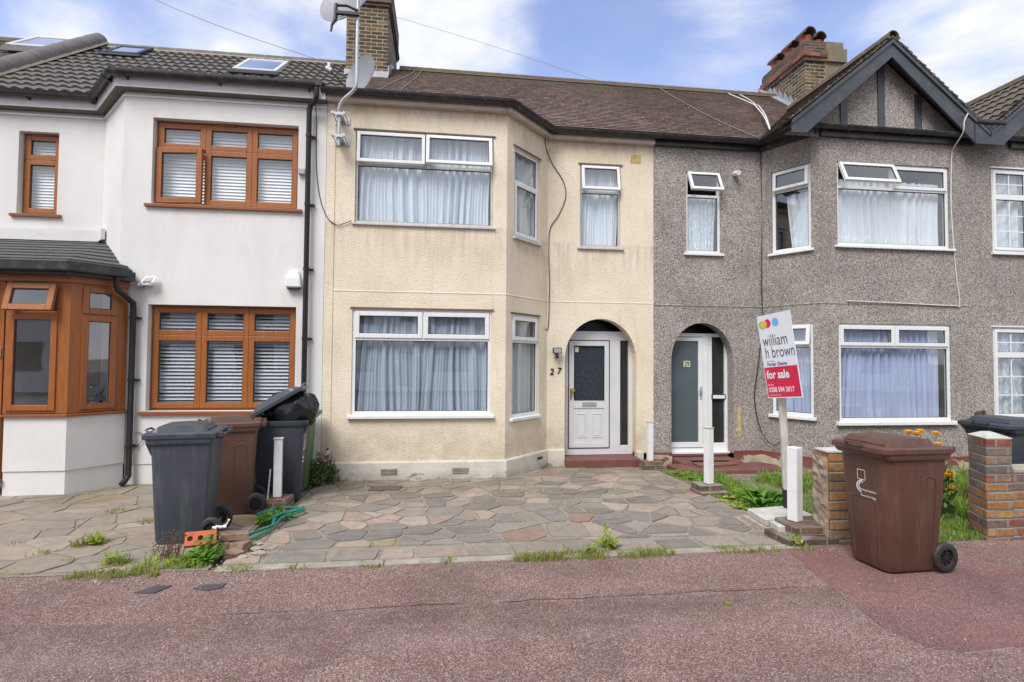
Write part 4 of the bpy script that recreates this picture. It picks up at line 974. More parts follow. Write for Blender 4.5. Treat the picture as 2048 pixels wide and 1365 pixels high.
    curtain_mb(F1, s_dn[0] + .05, s_dn[1] - .04, -0.13, 0.80, 2.32, 4, 6, 0.026).build('curtain', 'voile_low', wn, smooth=True, sharp=180)
    wn = window(H, F2, m_up[0], m_up[1], m_up[2], m_up[3], 4.46, [(1, ('hung', 9))], [(1, 'fixed')], fm='alu', rec=0.03, fw=0.038, sw=0.048, mull=0.045, sill=('alu', 0.045, 0.035, 0.04), lintel='vent', label='narrow upstairs window above the door with its top light open')
    curtain_mb(F2, m_up[0] + .04, m_up[1] - .04, -0.13, 3.54, 4.9, 5, 5, 0.02).build('curtain', 'voile', wn, smooth=True, sharp=180)
    # door set, recessed behind the arch
    D = Fr((2.0, 9.05), (3.25, 9.05)); y = 0
    d = MB()
    d.fbox(D, 0.0, 1.25, -0.07, 0.0, 0.05, 0.155)
    d.fbox(D, 0.0, 0.115, -0.07, 0.0, 0.155, 2.13); d.fbox(D, 0.115, 1.25, -0.07, 0.0, 1.98, 2.13)
    d.fbox(D, 0.835, 1.02, -0.07, 0.0, 0.155, 1.98); d.fbox(D, 1.165, 1.25, -0.07, 0.0, 0.155, 1.98)
    d.fbox(D, 1.02, 1.165, -0.07, -0.01, 0.155, 0.2)
    DF = d.build('door_frame', 'door27', H, bevel=0.004)
    g = MB(); g.fbox(D, 1.02, 1.165, -0.05, -0.035, 0.2, 1.98); g.build('side_light', 'darkglass', DF)
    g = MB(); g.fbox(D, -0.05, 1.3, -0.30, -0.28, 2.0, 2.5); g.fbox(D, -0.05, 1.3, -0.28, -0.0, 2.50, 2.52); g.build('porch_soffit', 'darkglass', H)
    d = MB(); a0, a1 = 0.13, 0.82
    d.fbox(D, a0, a0 + .085, -0.05, 0.008, 0.17, 1.965); d.fbox(D, a1 - .085, a1, -0.05, 0.008, 0.17, 1.965)
    d.fbox(D, a0 + .085, a1 - .085, -0.05, 0.008, 1.88, 1.965); d.fbox(D, a0 + .085, a1 - .085, -0.05, 0.008, 0.83, 0.965); d.fbox(D, a0 + .085, a1 - .085, -0.05, 0.008, 0.17, 0.255)
    d.fbox(D, a0 + .085, a1 - .085, -0.05, -0.004, 0.255, 0.83)
    for c0 in (0.275, 0.545):
        rect_frame(d, D, c0 - .02, c0 + .155, -.004, 0.004, 0.335, 0.745, 0.018)
        d.fbox(D, c0 + .012, c0 + .123, -.004, 0.003, 0.365, 0.715)
    DR = d.build('door', 'door27', H, bevel=0.003); DR['label'] = 'white panelled front door with a dark obscured glass pane'
    g = MB(); g.fbox(D, a0 + .085, a1 - .085, -0.03, -0.012, 0.965, 1.88); g.build('glass_panel', 'obscure', DR)
    s = MB(); rect_frame(s, D, a0 + .08, a1 - .08, 0.0085, 0.012, 0.96, 1.885, 0.012); rect_frame(s, D, a0 - .012, a1 + .012, 0.001, 0.0085, 0.158, 1.977, 0.008); s.build('seal', 'gasket', DR)
    l = MB(); l.fbox(D, 0.355, 0.60, 0.008, 0.02, 0.866, 0.935); l.build('letter_box', 'galv', DR, bevel=0.004)
    l = MB(); l.fbox(D, a0 + .015, a0 + .045, 0.008, 0.02, 0.98, 1.16); l.tube([D(a0 + .03, .02, 1.13), D(a0 + .03, .055, 1.13), D(a0 + .085, .055, 1.13)], 0.011, 8); l.tube([D(a0 + .045, .03, 1.16), D(a0 + .07, .06, 1.12), D(a0 + .04, .05, 1.08)], 0.012, 8); l.build('door_handle', 'gold', DR, smooth=True)
    l = MB(); l.fbox(D, a0 + .1, a0 + .165, -0.011, -0.009, 1.775, 1.86); l.build('sticker', 'cream_plate', DR)
    st = MB(); st.box(2.0, 3.235, 8.62, 9.3, ZB, 0.045); st.build('doorstep', 'redpaint', H, bevel=0.015)
    # vent patch high on the wall
    v = MB(); v.fbox(F2, 1.42, 1.60, 0.0, 0.006, 4.98, 5.12); v.build('vent_patch', 'ventbrick', H, bevel=0.003)
    # number 27
    N = thing('house_number', (1.88, 8.84, 1.4), 'black metal house number 27 on the cream wall left of the arched door', 'house number')
    for ch, u in (('2', 0.045), ('7', 0.165)):
        t = solidify(text_mb(ch, 0.10, off=0.012, shear=0.18, xs=0.95), 0.012)
        m = MB(); m.add(t, lambda v, u=u: F2(v.x + u, 0.004 + v.z, v.y + 1.40 + (0.015 if u > .1 else 0))); m.build('digit', 'signblack', N)
    # chimney
    ch = MB(); ch.box(-1.93, -1.13, 10.9, 12.9, 6.6, 8.60)
    C = ch.build('chimney', 'stock', H)
    c2 = MB(); c2.box(-1.96, -1.10, 10.87, 12.93, 8.60, 8.66); c2.box(-1.99, -1.07, 10.84, 12.96, 8.66, 8.74); c2.box(-1.97, -1.09, 10.86, 12.94, 8.74, 9.25); c2.build('corbel', 'stockdark', C)
    for k in range(4):
        q = MB(); q.tube([(-1.53, 11.2 + k * .48, 9.22), (-1.53, 11.2 + k * .48, 9.3), (-1.53, 11.2 + k * .48, 9.62)], [0.14, 0.13, 0.11], 14); q.build('chimney_pot', 'terracotta', C, smooth=True)
    l = MB(); l.box(-1.95, -1.11, 10.84, 10.898, 7.12, 7.28)
    l.extrude([(-1.115, 10.80, 7.18), (-1.115, 10.80, 7.36), (-1.115, 11.2, 7.62), (-1.115, 11.8, 7.9), (-1.115, 11.8, 7.7), (-1.115, 11.5, 7.62)], (0.02, 0, 0)); l.build('flashing', 'lead', C)
    return H
MT['tileridge'] = plain('clay_ridge_tile', (0.12, 0.08, 0.062), 0.9, 0.3, 9, (0.10, 0.09, 0.05), 0.8, 0.5, 50)
MT['mossmortar'] = plain('mossy_mortar', (0.11, 0.10, 0.065), 0.95, 0.3, 12, (0.20, 0.15, 0.07), 0.6, 0.7, 50)
H27 = house27()

# ================================================================== house 25 (white render, brown windows)
def house25():
    H = thing('terraced_house', (-4.3, 8.0, -0.08), 'white rendered house with brown woodgrain windows and slate porch at the left', 'house', 'terraced houses of the row')
    F0 = Fr((-6.88, MAIN), (-5.05, MAIN)); F1 = Fr((-5.05, MAIN), (-4.33, BAY)); F2 = Fr((-4.33, BAY - .012), (-1.662, BAY - .012))
    w = MB()
    sm = (0.66, 1.20, 3.735, 4.96)
    wallseg(w, F0, F0.L, 0.2, 5.26, [sm], t=0.14)
    wallseg(w, F1, F1.L, 0.2, 5.26)
    up = (0.37, 2.285, 3.735, 4.925); dn = (0.375, 2.30, 0.91, 2.355)
    wallseg(w, F2, F2.L, 0.2, 5.26, [up, dn], t=0.14)
    w.build('wall', 'render', H, fixn=False)
    p = MB(); p.sweep([(-4.2, BAY), (-1.67, BAY)], [(-.05, ZB), (0.0, ZB), (0.0, 0.2), (-.05, 0.2)]); p.build('plinth', 'render', H)
    pth = [(-6.95, MAIN), (-5.05, MAIN), (-4.33, BAY), (-1.665, BAY)]
    f = MB(); f.sweep(pth, [(0, 5.19), (0.03, 5.19), (0.03, 5.215), (0, 5.215)]); f.build('trim_strip', 'upvc', H)
    f = MB(); f.sweep(pth, [(-.02, 5.262), (0.12, 5.262), (0.12, 5.275), (-.02, 5.275)]); f.build('soffit', 'vent', H)
    f = MB(); f.sweep(pth, [(0.09, 5.276), (0.135, 5.276), (0.135, 5.45), (0.02, 5.45), (0.02, 5.40), (0.09, 5.40)]); f.build('fascia', 'fascia25', H)
    gutter_path([(-6.95, MAIN), (-5.05, MAIN), (-4.33, BAY), (-1.78, BAY)], H, 5.445, 0.20, 0.056, joints=[(-5.1, MAIN, 1, 0), (-5.0, MAIN - .06, .65, -.76), (-4.40, BAY + .08, .65, -.76), (-4.28, BAY, 1, 0)], brackets=0.85)
    R = MB(); z0 = 5.47
    E = [(-6.80, MAIN - .2, z0), (-5.15, MAIN - .2, z0), (-4.42, BAY - .2, z0 - .01), (-1.70, BAY - .2, z0 - .01)]
    sl = (RZ - z0) / (RY - MAIN + .2); zb = z0 + (9.25 - MAIN + .2) * sl
    roof_patch(R, E[0], (-1.70, MAIN - .2, z0), (-6.80, RY, RZ), (-1.70, RY, RZ), 13, 0.030, 250, 0.030, 0.165)
    roof_patch(R, E[1], E[2], (-4.7, 9.25, zb + .01), (-4.42, 9.25, zb + .01), 5, 0.028, 24, 0.030, 0.165)
    roof_patch(R, E[2], E[3], (-4.42, 9.25, zb + .01), (-1.70, 9.25, zb + .01), 5, 0.028, 130, 0.030, 0.165)
    R.poly([(-6.8, RY, RZ), (-1.7, RY, RZ), (-1.7, 15.4, 5.4), (-6.8, 15.4, 5.4)], uv=[(0, 0)] * 4)
    R.build('roof', 'tilegrey', H, fixn=False, smooth=True, sharp=25)
    ridge_tiles((-6.7, RY, RZ - .01), (-1.95, RY, RZ - .01), H, 'ridge', 0.10, 14)
    ridge_tiles((-6.88, 8.62, 5.53), (-6.75, RY - .05, RZ + .10), H, 'ridge', 0.15, 11, 'verge_ridge_tiles')
    sh = MB(); shell(sh, -6.88, -1.67)
    for z in (ZB, 2.62, 5.27): sh.poly([(-6.88, 8.95, z), (-5.0, 8.95, z), (-4.3, 8.12, z), (-1.67, 8.12, z), (-1.67, 15.2, z), (-6.88, 15.2, z)])
    sh.poly([(-6.88, 8.85, ZB), (-6.88, 15.2, ZB), (-6.88, 15.2, 5.3), (-6.88, 8.85, 5.3)]); sh.poly([(-1.675, 8.0, ZB), (-1.675, 15.2, ZB), (-1.675, 15.2, 5.3), (-1.675, 8.0, 5.3)])
    sh.build('inner_wall', 'darkroom', H, fixn=False)
    k = dict(fm='oak', sm='oak', rec=0.11, fw=0.045, sw=0.072, mull=0.03, sill=('oaksill', 0.07, 0.05, 0.045))
    wn = window(H, F2, up[0], up[1], up[2], up[3], 4.535, [(1, 'sash')] * 3, [(1, ('side', 6)), (1, 'sash'), (1, 'sash')], vent=[(1.16, 1.42)], label='upstairs brown window with white blinds, left casement ajar', **k)
    blind_mb(F2, up[0] + .05, up[1] - .05, -0.205, up[2] + .03, up[3] - .03, 0.046, 1.12).build('blind', 'blind', wn)
    wn = window(H, F2, dn[0], dn[1], dn[2], dn[3], 1.94, [(1, 'sash')] * 3, [(1, 'sash')] * 3, glass='glass_low', vent=[(1.16, 1.42)], label='downstairs brown window with white venetian blinds', **k)
    blind_mb(F2, dn[0] + .05, dn[1] - .05, -0.205, dn[2] + .03, dn[3] - .03, 0.05, 0.60).build('blind', 'blind', wn)
    wn = window(H, F0, sm[0], sm[1], sm[2], sm[3], 4.565, [(1, 'sash')], [(1, 'sash')], vent=[(0.78, 1.06)], label='narrow brown window above the porch', **k)
    blind_mb(F0, sm[0] + .05, sm[1] - .05, -0.205, sm[2] + .03, sm[3] - .03, 0.046, 1.12).build('blind', 'blind', wn)
    # porch: rendered base, brown frames, slate roof
    P = [(-6.6, 7.44), (-4.58, 7.44), (-4.19, 7.95)]
    b = MB(); b.sweep([(-5.27, 7.44), (-4.58, 7.44), (-4.19, 7.95)], [(-.12, 0.235), (0.012, 0.235), (0.012, 0.895), (-.12, 0.895)]); 
    PW = b.build('porch_wall', 'render', H)
    b = MB(); b.sweep([(-5.27, 7.44), (-4.58, 7.44), (-4.19, 7.95)], [(-.12, ZB), (-0.002, ZB), (-0.002, 0.235), (-.12, 0.235)]); b.build('porch_plinth', 'render', H)
    s = MB(); s.sweep([(-5.29, 7.44), (-4.58, 7.44), (-4.18, 7.965)], [(-.10, .895), (0.05, .895), (0.05, .925), (-.10, .935)]); s.build('porch_sill', 'oaksill', H, bevel=0.004)
    Q0 = Fr((-6.9, 7.44), (-4.58, 7.44)); Q1 = Fr((-4.58, 7.44), (-4.19, 7.95))
    kk = dict(fm='oak', sm='oak', rec=0.0, fw=0.05, sw=0.07, mull=0.05)
    window(H, Q0, 1.60, 2.22, 0.935, 2.56, 2.17, [(1, ('hung', 14))], [(1, 'sash')], glass='glass_low', label='porch window with its top light open', **kk)
    window(H, Q1, 0.09, 0.55, 0.935, 2.56, 2.17, [(1, 'sash')], [(1, 'sash')], glass='glass_low', label='porch side window with a succulent behind it', **kk)
    f = MB(); f.fbox(Q0, 2.22, 2.32, -.06, 0.0, .935, 2.56); f.fbox(Q1, 0.0, 0.09, -.062, -0.002, .935, 2.56); f.fbox(Q1, 0.55, 0.64, -.062, -0.002, .935, 2.56)
    f.sweep(P, [(-.06, 2.56), (0.03, 2.56), (0.03, 2.64), (-.06, 2.64)]); f.build('porch_post', 'oak', H)
    iw = MB(); iw.box(-6.6, -4.72, 8.3, 8.33, -.1, 3.0); iw.build('added_dark_panel', 'darkpanel', H)  # dark panel added behind the porch glass so the inside looks less bright
    # front door leaf of the porch, left
    d = MB(); d.fbox(Q0, 0.64, 1.58, -.07, -.005, 0.135, 0.20); d.fbox(Q0, 1.50, 1.58, -.07, -.005, 0.20, 2.56); d.fbox(Q0, 0.64, 1.50, -.06, -.02, .2, 1.0)
    d.fbox(Q0, 1.38, 1.50, -.06, 0.01, .2, 2.1); d.fbox(Q0, 0.64, 1.38, -.06, 0.01, 2.0, 2.1); d.fbox(Q0, 0.64, 1.50, -.06, -.01, 2.1, 2.17)
    DD = d.build('door', 'oak', H, bevel=0.004)
    g = MB(); g.fbox(Q0, 0.64, 1.38, -.04, -.03, 1.0, 2.0); g.build('pane', 'glass_low', DD)
    wn = window(H, Q0, 0.64, 1.50, 2.175, 2.56, 2.17, None, [(1, ('hung', 14))], glass='glass_low', label='open top light over the porch door', **kk)
    bl = MB(); bl.fbox(Q0, 1.535, 1.565, -.005, 0.015, 1.62, 1.74); bl.build('door_bell', 'galv', DD, bevel=0.003)
    th = MB(); th.box(-6.9, -5.27, 7.40, 7.56, 0.10, 0.14); th.build('door_threshold', 'oaksill', H)
    # porch roof
    r = MB()
    ev = [(-6.9, 7.30, 2.78), (-4.60, 7.30, 2.78), (-4.12, 7.90, 2.78)]; tp = [(-6.9, 8.84, 3.34), (-5.0, 8.84, 3.34), (-4.97, 8.80, 3.34)]
    hip0, hip1 = Vector(ev[1]), Vector((-4.98, 8.82, 3.34))
    roof_patch(r, ev[0], ev[1], tp[0], (-5.0, 8.84, 3.34), 8, 0.014, 9)
    roof_patch(r, ev[1], ev[2], (-5.0, 8.84, 3.34), (-4.90, 8.70, 3.34), 8, 0.014, 3)
    r.build('porch_roof', 'slate', H, fixn=False)
    q = MB(); q.sweep([(-6.9, 8.82), (-5.04, 8.82), (-4.88, 8.62)], [(0, 3.345), (0.05, 3.335), (0.05, 3.49), (0, 3.50)]); q.build('porch_upstand', 'fascia25', H)
    q = MB(); q.sweep([(-6.9, 7.44), (-4.60, 7.44), (-4.17, 7.95)], [(-.02, 2.64), (0.15, 2.64), (0.15, 2.76), (-.02, 2.76)]); q.build('porch_soffit', 'gutter', H)
    gg = MB(); gg.sweep([(-6.9, 7.44), (-4.60, 7.44), (-4.24, 7.865)], [(0.09, 2.675), (0.215, 2.675), (0.225, 2.69), (0.225, 2.80), (0.205, 2.805), (0.20, 2.715), (0.10, 2.715)])
    gg.build('porch_gutter', 'gutter', H, bevel=0.006)
    # downpipes
    t = MB(); x = -4.10
    t.tube([(-4.19, 7.68, 2.67), (-4.19, 7.68, 2.56), (-4.18, 7.70, 2.50), (x, 7.90, 2.36), (x, 7.91, 2.28), (x, 7.91, 0.06), (x - .02, 7.84, -0.01), (x - .03, 7.81, -.03)], 0.037, 12)
    TP = t.build('downpipe', 'pipe', H, smooth=True)
    for z in (2.15, 1.32, 0.44): t = MB(); t.box(x - .05, x + .075, 7.935, 7.985, z, z + .022); t.tube([(x, 7.91, z - .01), (x, 7.91, z + .035)], 0.043, 12); t.build('pipe_clip', 'pipe', TP)
    t = MB(); x = -1.885
    t.tube([(-1.77, 7.80, 5.40), (-1.77, 7.80, 5.28), (-1.79, 7.82, 5.22), (x + .02, 7.88, 5.18), (x, 7.90, 5.12), (x, 7.90, -0.05)], 0.036, 12)
    TP = t.build('downpipe', 'pipe', H, smooth=True)
    for z in (4.75, 3.78, 2.87, 1.9, 1.0): t = MB(); t.box(x - .03, x + .085, 7.935, 7.985, z, z + .022); t.tube([(x, 7.90, z - .01), (x, 7.90, z + .035)], 0.042, 12); t.build('pipe_clip', 'pipe', TP)
    # roof windows
    def rooflight(x0, x1, y0, y1, base, slope, lift=0.10, parent=H, white=True):
        def S(x, y, h): return Vector((x, y - h * .5, base + (y - RY) * slope + h * .86))
        m = MB()
        def bar(xa, xb, ya, yb, h0, h1): m.hexa([S(xa, ya, h0), S(xb, ya, h0), S(xb, yb, h0), S(xa, yb, h0), S(xa, ya, h1), S(xb, ya, h1), S(xb, yb, h1), S(xa, yb, h1)])
        bar(x0, x0 + .07, y0, y1, 0, lift); bar(x1 - .07, x1, y0, y1, 0, lift); bar(x0 + .07, x1 - .07, y0, y0 + .07, 0, lift * .97); bar(x0 + .07, x1 - .07, y1 - .07, y1, 0, lift)
        o = m.build('roof_window', 'rooflightframe' if white else 'blackm', parent, bevel=0.01)
        g = MB(); g.poly([S(x0 + .07, y0 + .07, lift * .85), S(x1 - .07, y0 + .07, lift * .85), S(x1 - .07, y1 - .07, lift * .85), S(x0 + .07, y1 - .07, lift * .85)]); g.build('pane', 'mirror', o, fixn=False)
        a = MB()
        a.hexa([S(x0 - .05, y0 - .10, 0.03), S(x1 + .05, y0 - .10, 0.03), S(x1 + .05, y0 - .002, 0.03), S(x0 - .05, y0 - .002, 0.03), S(x0 - .05, y0 - .10, 0.045), S(x1 + .05, y0 - .10, 0.045), S(x1 + .05, y0 - .002, lift * .8), S(x0 - .05, y0 - .002, lift * .8)])
        a.build('flashing', 'blackm', o)
        return o
    rooflight(-3.80, -3.04, 10.30, 11.10, RZ + .03, sl, 0.09)
    rooflight(-6.30, -5.70, 10.92, 11.46, RZ + .03, sl, 0.07, white=False)
    global RL; RL = rooflight
    return H
MT['rooflightframe'] = plain('grey_white_rooflight', (0.55, 0.55, 0.55), 0.4, 0.1, 4)
H25 = house25()

# ================================================================== house 29 (grey pebbledash, gable)
def gable(H, xa, roofmat, wave, facing, wallmat='pebble', posts=True):
    """half-timbered gable over a bay: apex at xa; spans 1.7 m each side"""
    hw = 1.73; zt = 6.82; yb = 7.78; ze = 5.40; k = (zt - ze) / hw
    R = MB()
    for s in (-1, 1):
        E0 = Vector((xa + s * (hw + .02), yb - .02, ze)); E1 = Vector((xa + s * (hw + .02), 10.9, ze)); T0 = Vector((xa, yb - .02, zt)); T1 = Vector((xa, 10.9, zt))
        if wave: roof_patch(R, E0, E1, T0, T1, 7, 0.026, 120, 0.03, 0.165)
        else: roof_patch(R, E0, E1, T0, T1, 22, 0.014, 20)
    # tile undercloak visible over the barge board
    G = R.build('gable_roof', roofmat, H, fixn=False, smooth=bool(wave), sharp=25)
    # ragged tile edge at the front
    e = MB(); r = random.Random(int(xa * 10)); n = 22
    for s in (-1, 1):
        for i in range(n):
            t0, t1 = i / n, (i + 1.06) / n
            a = Vector((xa + s * (hw + .04) * (1 - t0), 0, ze - .015 + (zt - ze + .015) * t0)); b = Vector((xa + s * (hw + .04) * (1 - t1), 0, ze - .015 + (zt - ze + .015) * t1))
            up = Vector((s * .62, 0, .78)); y0 = yb - .055 + r.uniform(-.008, .008)
            q = [a - up * .004, b - up * .004, b + up * .018, a + up * .042]
            e.extrude([(p.x, y0, p.z) for p in q], (0, .2, 0))
    e.build('verge_tiles', 'tileb' if not wave else roofmat, G)
    rt = ridge_tiles((xa, yb - .07, zt + .0), (xa, 10.3, zt + .0), H, 'tileridge', 0.10, 8, 'gable_ridge_tiles', 'mossmortar')
    # barge boards
    b = MB(); 
    for s in (-1, 1):
        pts = [(xa, yb - .03, zt - .035), (xa + s * (hw + .0), yb - .03, ze - .03), (xa + s * (hw + .0), yb - .03, 5.185), (xa + s * (hw - .24), yb - .03, 5.19), (xa, yb - .03, zt - .035 - .28)]
        b.extrude(pts, (0, .035, 0)); 
    b.build('barge_board', 'barge', H, bevel=0.004)
    b = MB()
    for s in (-1, 1):
        b.extrude([(xa, yb - .055, zt - .03), (xa + s * (hw + .01), yb - .055, ze - .02), (xa + s * (hw + .01), yb - .055, ze - .08), (xa, yb - .055, zt - .095)], (0, .024, 0))
        b.extrude([(xa, yb + .006, zt - .10), (xa + s * (hw - .02), yb + .006, ze - .06), (xa + s * (hw - .02), yb + .006, ze - .08), (xa, yb + .006, zt - .12)], (0, .22, 0))
    b.build('barge_trim', 'barge', H)
    # gable wall
    g = MB(); g.poly([(xa - 1.7, BAY - .003, 5.25), (xa + 1.7, BAY - .003, 5.25), (xa, BAY - .003, 5.25 + 1.7 * k)]); g.build('gable_wall', wallmat, H, fixn=False)
    if posts:
        for x0, x1 in ((xa - .73, xa - .61), (xa - .06, xa + .06), (xa + .61, xa + .73)):
            zz = 5.25 + (1.7 - max(abs(x0 - xa), abs(x1 - xa))) * k; zz = min(zz, 6.62)
            p = MB(); p.box(x0, x1, BAY - .026, BAY - .004, 5.3, zz); p.build('timber_post', 'barge', H, bevel=0.003)
    f = MB(); f.box(xa - 1.10, xa + 1.66, BAY - .06, BAY - .006, 5.25, 5.44); f.build('gable_fascia', 'gutter', H)

def house29():
    H = thing('terraced_house', (6.1, 8.0, -0.08), 'grey pebbledashed house with arched doorway and black and white gable, right of the cream house', 'house', 'terraced houses of the row')
    F0 = Fr((3.53, MAIN), (5.47, MAIN)); F1 = Fr((5.47, MAIN), (5.97, BAY)); F2 = Fr((5.97, BAY), (8.62, BAY))
    w = MB()
    m_up = (0.585, 1.21, 3.49, 4.885)
    wallseg(w, F0, F0.L, 0.08, 5.36, [m_up], arch=(0.315, 1.425, 0.08, 1.66, 2.29))
    s_up = (0.20, 0.845, 3.485, 4.88); s_dn = (0.19, 0.86, 0.76, 2.27)
    wallseg(w, F1, F1.L, 0.12, 5.36, [s_up, s_dn])
    b_up = (0.30, 2.325, 3.52, 4.875); b_dn = (0.30, 2.30, 0.70, 2.26)
    wallseg(w, F2, F2.L, 0.12, 5.36, [b_up, b_dn])
    w.build('wall', 'pebble', H, fixn=False)
    b = MB(); b.sweep([(3.535, MAIN), (5.47, MAIN), (5.97, BAY), (8.62, BAY)], [(0, 2.565), (0.008, 2.575), (0.008, 2.588), (0, 2.594)]); b.build('string_course', 'pebble', H)
    p = MB(); p.sweep([(3.535, MAIN), (3.85, MAIN)], [(0, ZB), (0.02, ZB), (0.02, 0.10), (0, 0.105)]); p.sweep([(4.955, MAIN), (5.47, MAIN), (5.97, BAY), (8.62, BAY)], [(0, ZB), (0.02, ZB), (0.02, 0.115), (0, 0.12)])
    p.build('plinth', 'plinth29', H)
    pth = [(3.53, MAIN), (5.47, MAIN), (5.97, BAY), (6.1, BAY)]
    f = MB(); f.sweep([(3.53, MAIN), (5.47, MAIN), (5.955, BAY + .02)], [(0, 5.29), (0.07, 5.29), (0.07, 5.44), (0, 5.44)]); 
    f.build('fascia', 'gutter', H)
    sf = MB(); sf.poly([(5.47, MAIN - .01, 5.375), (5.98, BAY - .005, 5.375), (5.98, 7.79, 5.375), (5.33, 7.79, 5.375), (5.33, MAIN - .15, 5.375)]); sf.build('soffit', 'gutter', H, fixn=False)
    gutter_path([(3.60, MAIN), (5.47, MAIN), (5.84, BAY + .22)], H, 5.43, 0.15, 0.06, joints=[(4.5, MAIN, 1, 0), (5.34, MAIN, 1, 0)])
    gutter_path([(5.75, BAY), (8.72, BAY)], H, 5.40, 0.125, 0.06, joints=[(6.4, BAY, 1, 0), (7.5, BAY, 1, 0), (8.3, BAY, 1, 0)])
    R = MB(); roof_patch(R, (3.62, MAIN - .15, 5.46), (8.6, MAIN - .15, 5.46), (3.62, RY, RZ), (8.6, RY, RZ), 44, 0.012, 3)
    R.poly([(3.62, RY, RZ), (8.6, RY, RZ), (8.6, 15.4, 5.4), (3.62, 15.4, 5.4)], uv=[(0, 0), (5, 0), (5, 40), (0, 40)]); R.build('roof', 'tile', H, fixn=False)
    ridge_tiles((3.6, RY, RZ - .03), (7.6, RY, RZ - .03), H, 'tileridge', 0.10, 12, mmat='mossmortar')
    gable(H, 7.06, 'tileb', False, 1)
    sh = MB(); shell(sh, 3.53, 8.62)
    for z in (ZB, 2.62, 5.3): sh.poly([(3.53, 8.95, z), (5.45, 8.95, z), (5.98, 8.12, z), (8.62, 8.12, z), (8.62, 15.2, z), (3.53, 15.2, z)])
    sh.poly([(3.535, 8.85, ZB), (3.535, 15.2, ZB), (3.535, 15.2, 5.3), (3.535, 8.85, 5.3)]); sh.poly([(8.62, 8.0, ZB), (8.62, 15.2, ZB), (8.62, 15.2, 5.3), (8.62, 8.0, 5.3)])
    sh.build('inner_wall', 'darkroom', H, fixn=False)
    wn = window(H, F2, b_up[0], b_up[1], b_up[2], b_up[3], 4.47, [(1, ('hung', 24)), (1, 'sash')], [(1, 'fixed')], rec=0.03, fw=0.045, sw=0.05, mull=0.045, sill=('upvc', 0.06, 0.045, 0.05), label='wide upstairs window with one top light wide open')
    curtain_mb(F2, b_up[0] + .05, b_up[1] - .10, -0.13, 3.54, 4.62, 6, 13, 0.024).build('curtain', 'lacehem', wn, smooth=True, sharp=180)
    wn = window(H, F2, b_dn[0], b_dn[1], b_dn[2], b_dn[3], 1.895, [(1, 'sash'), (1, 'sash')], [(1, 'fixed')], glass='glass_low', rec=0.02, sw=0.055, sill=('upvc', 0.06, 0.06, 0.06), label='wide downstairs window with blue curtains')
    curtain_mb(F2, b_dn[0] + .05, b_dn[1] - .15, -0.13, 0.74, 2.24, 7, 16, 0.028, 0.1).build('curtain', 'voile2', wn, smooth=True, sharp=180)
    wn = window(H, F1, s_up[0], s_up[1], s_up[2], s_up[3], 4.52, [(1, ('hung', 3))], [(1, 'fixed')], rec=0.03, sw=0.05, sill=('upvc', 0.05, 0.05, 0.045))
    curtain_mb(F1, s_up[0] + .22, s_up[1] - .04, -0.13, 3.5, 4.45, 8, 5, 0.022, -0.1).build('curtain', 'lacehem', wn, smooth=True, sharp=180)
    wn = window(H, F1, s_dn[0], s_dn[1], s_dn[2], s_dn[3], 1.90, [(1, ('hung', 8))], [(1, 'fixed')], glass='glass_low', rec=0.02, sw=0.06, sill=('upvc', 0.05, 0.055, 0.05))
    curtain_mb(F1, s_dn[0] + .05, s_dn[1] - .04, -0.13, 0.8, 2.25, 9, 5, 0.022, 0.1).build('curtain', 'voile2', wn, smooth=True, sharp=180)
    wn = window(H, F0, m_up[0], m_up[1], m_up[2], m_up[3], 4.475, [(1, ('hung', 26))], [(1, 'fixed')], rec=0.03, fw=0.04, sw=0.048, mull=0.045, sill=('upvc', 0.045, 0.05, 0.045), label='narrow lace curtained window above the doorway')
    curtain_mb(F0, m_up[0] + .04, m_up[1] - .04, -0.13, 3.5, 4.5, 10, 3, 0.008).build('curtain', 'lace', wn, smooth=True, sharp=180)
    # door set
    D = Fr((3.80, 9.05), (4.99, 9.05)); d = MB()
    d.fbox(D, 0.0, 1.17, -.07, 0.0, 0.07, 0.14); d.fbox(D, 0.70, 0.80, -.07, 0.0, 0.14, 2.06); d.fbox(D, 0, .04, -.07, 0, .14, 2.06); d.fbox(D, 0.0, 1.17, -.07, 0, 2.06, 2.12); d.fbox(D, 1.11, 1.17, -.07, 0, .14, 2.06)
    d.fbox(D, 0.80, 0.88, -.07, -.012, .14, 2.06); d.fbox(D, 0.88, 1.11, -.07, -.012, .14, .22); d.fbox(D, 0.88, 1.11, -.07, -.012, .98, 1.06)
    DF = d.build('door_frame', 'upvc', H, bevel=0.004)
    g = MB(); g.fbox(D, 0.88, 1.11, -.05, -.04, .22, .98); g.fbox(D, .88, 1.11, -.05, -.04, 1.06, 2.06); g.build('side_light', 'darkglass', DF)
    g = MB(); g.fbox(D, 0.865, 1.125, -.012, .008, .975, 1.065); g.build('letter_box', 'blackm', DF, bevel=0.006)
    g = MB(); g.fbox(D, 0.885, 1.105, .008, .013, .99, 1.05); g.build('letter_flap', 'upvc', DF)
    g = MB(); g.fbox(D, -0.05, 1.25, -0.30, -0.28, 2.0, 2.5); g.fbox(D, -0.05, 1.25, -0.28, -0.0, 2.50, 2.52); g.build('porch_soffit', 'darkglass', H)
    s = MB(); s.fbox(D, -0.0, 1.22, 0.0, 0.07, 0.05, 0.085); s.build('door_sill', 'upvc', DF, bevel=.004)
    d = MB(); d.fbox(D, 0.62, 0.70, -.05, 0.012, 0.15, 2.05); d.fbox(D, .04, .62, -.05, .012, .15, .24); d.fbox(D, .04, .62, -.05, .012, 1.985, 2.05)
    DR = d.build('door', 'upvc', H, bevel=0.004); DR['label'] = 'front door with a full height satin glass panel'
    g = MB(); g.fbox(D, .04, .62, -.03, -.01, .24, 1.985); g.build('glass_panel', 'satin', DR)
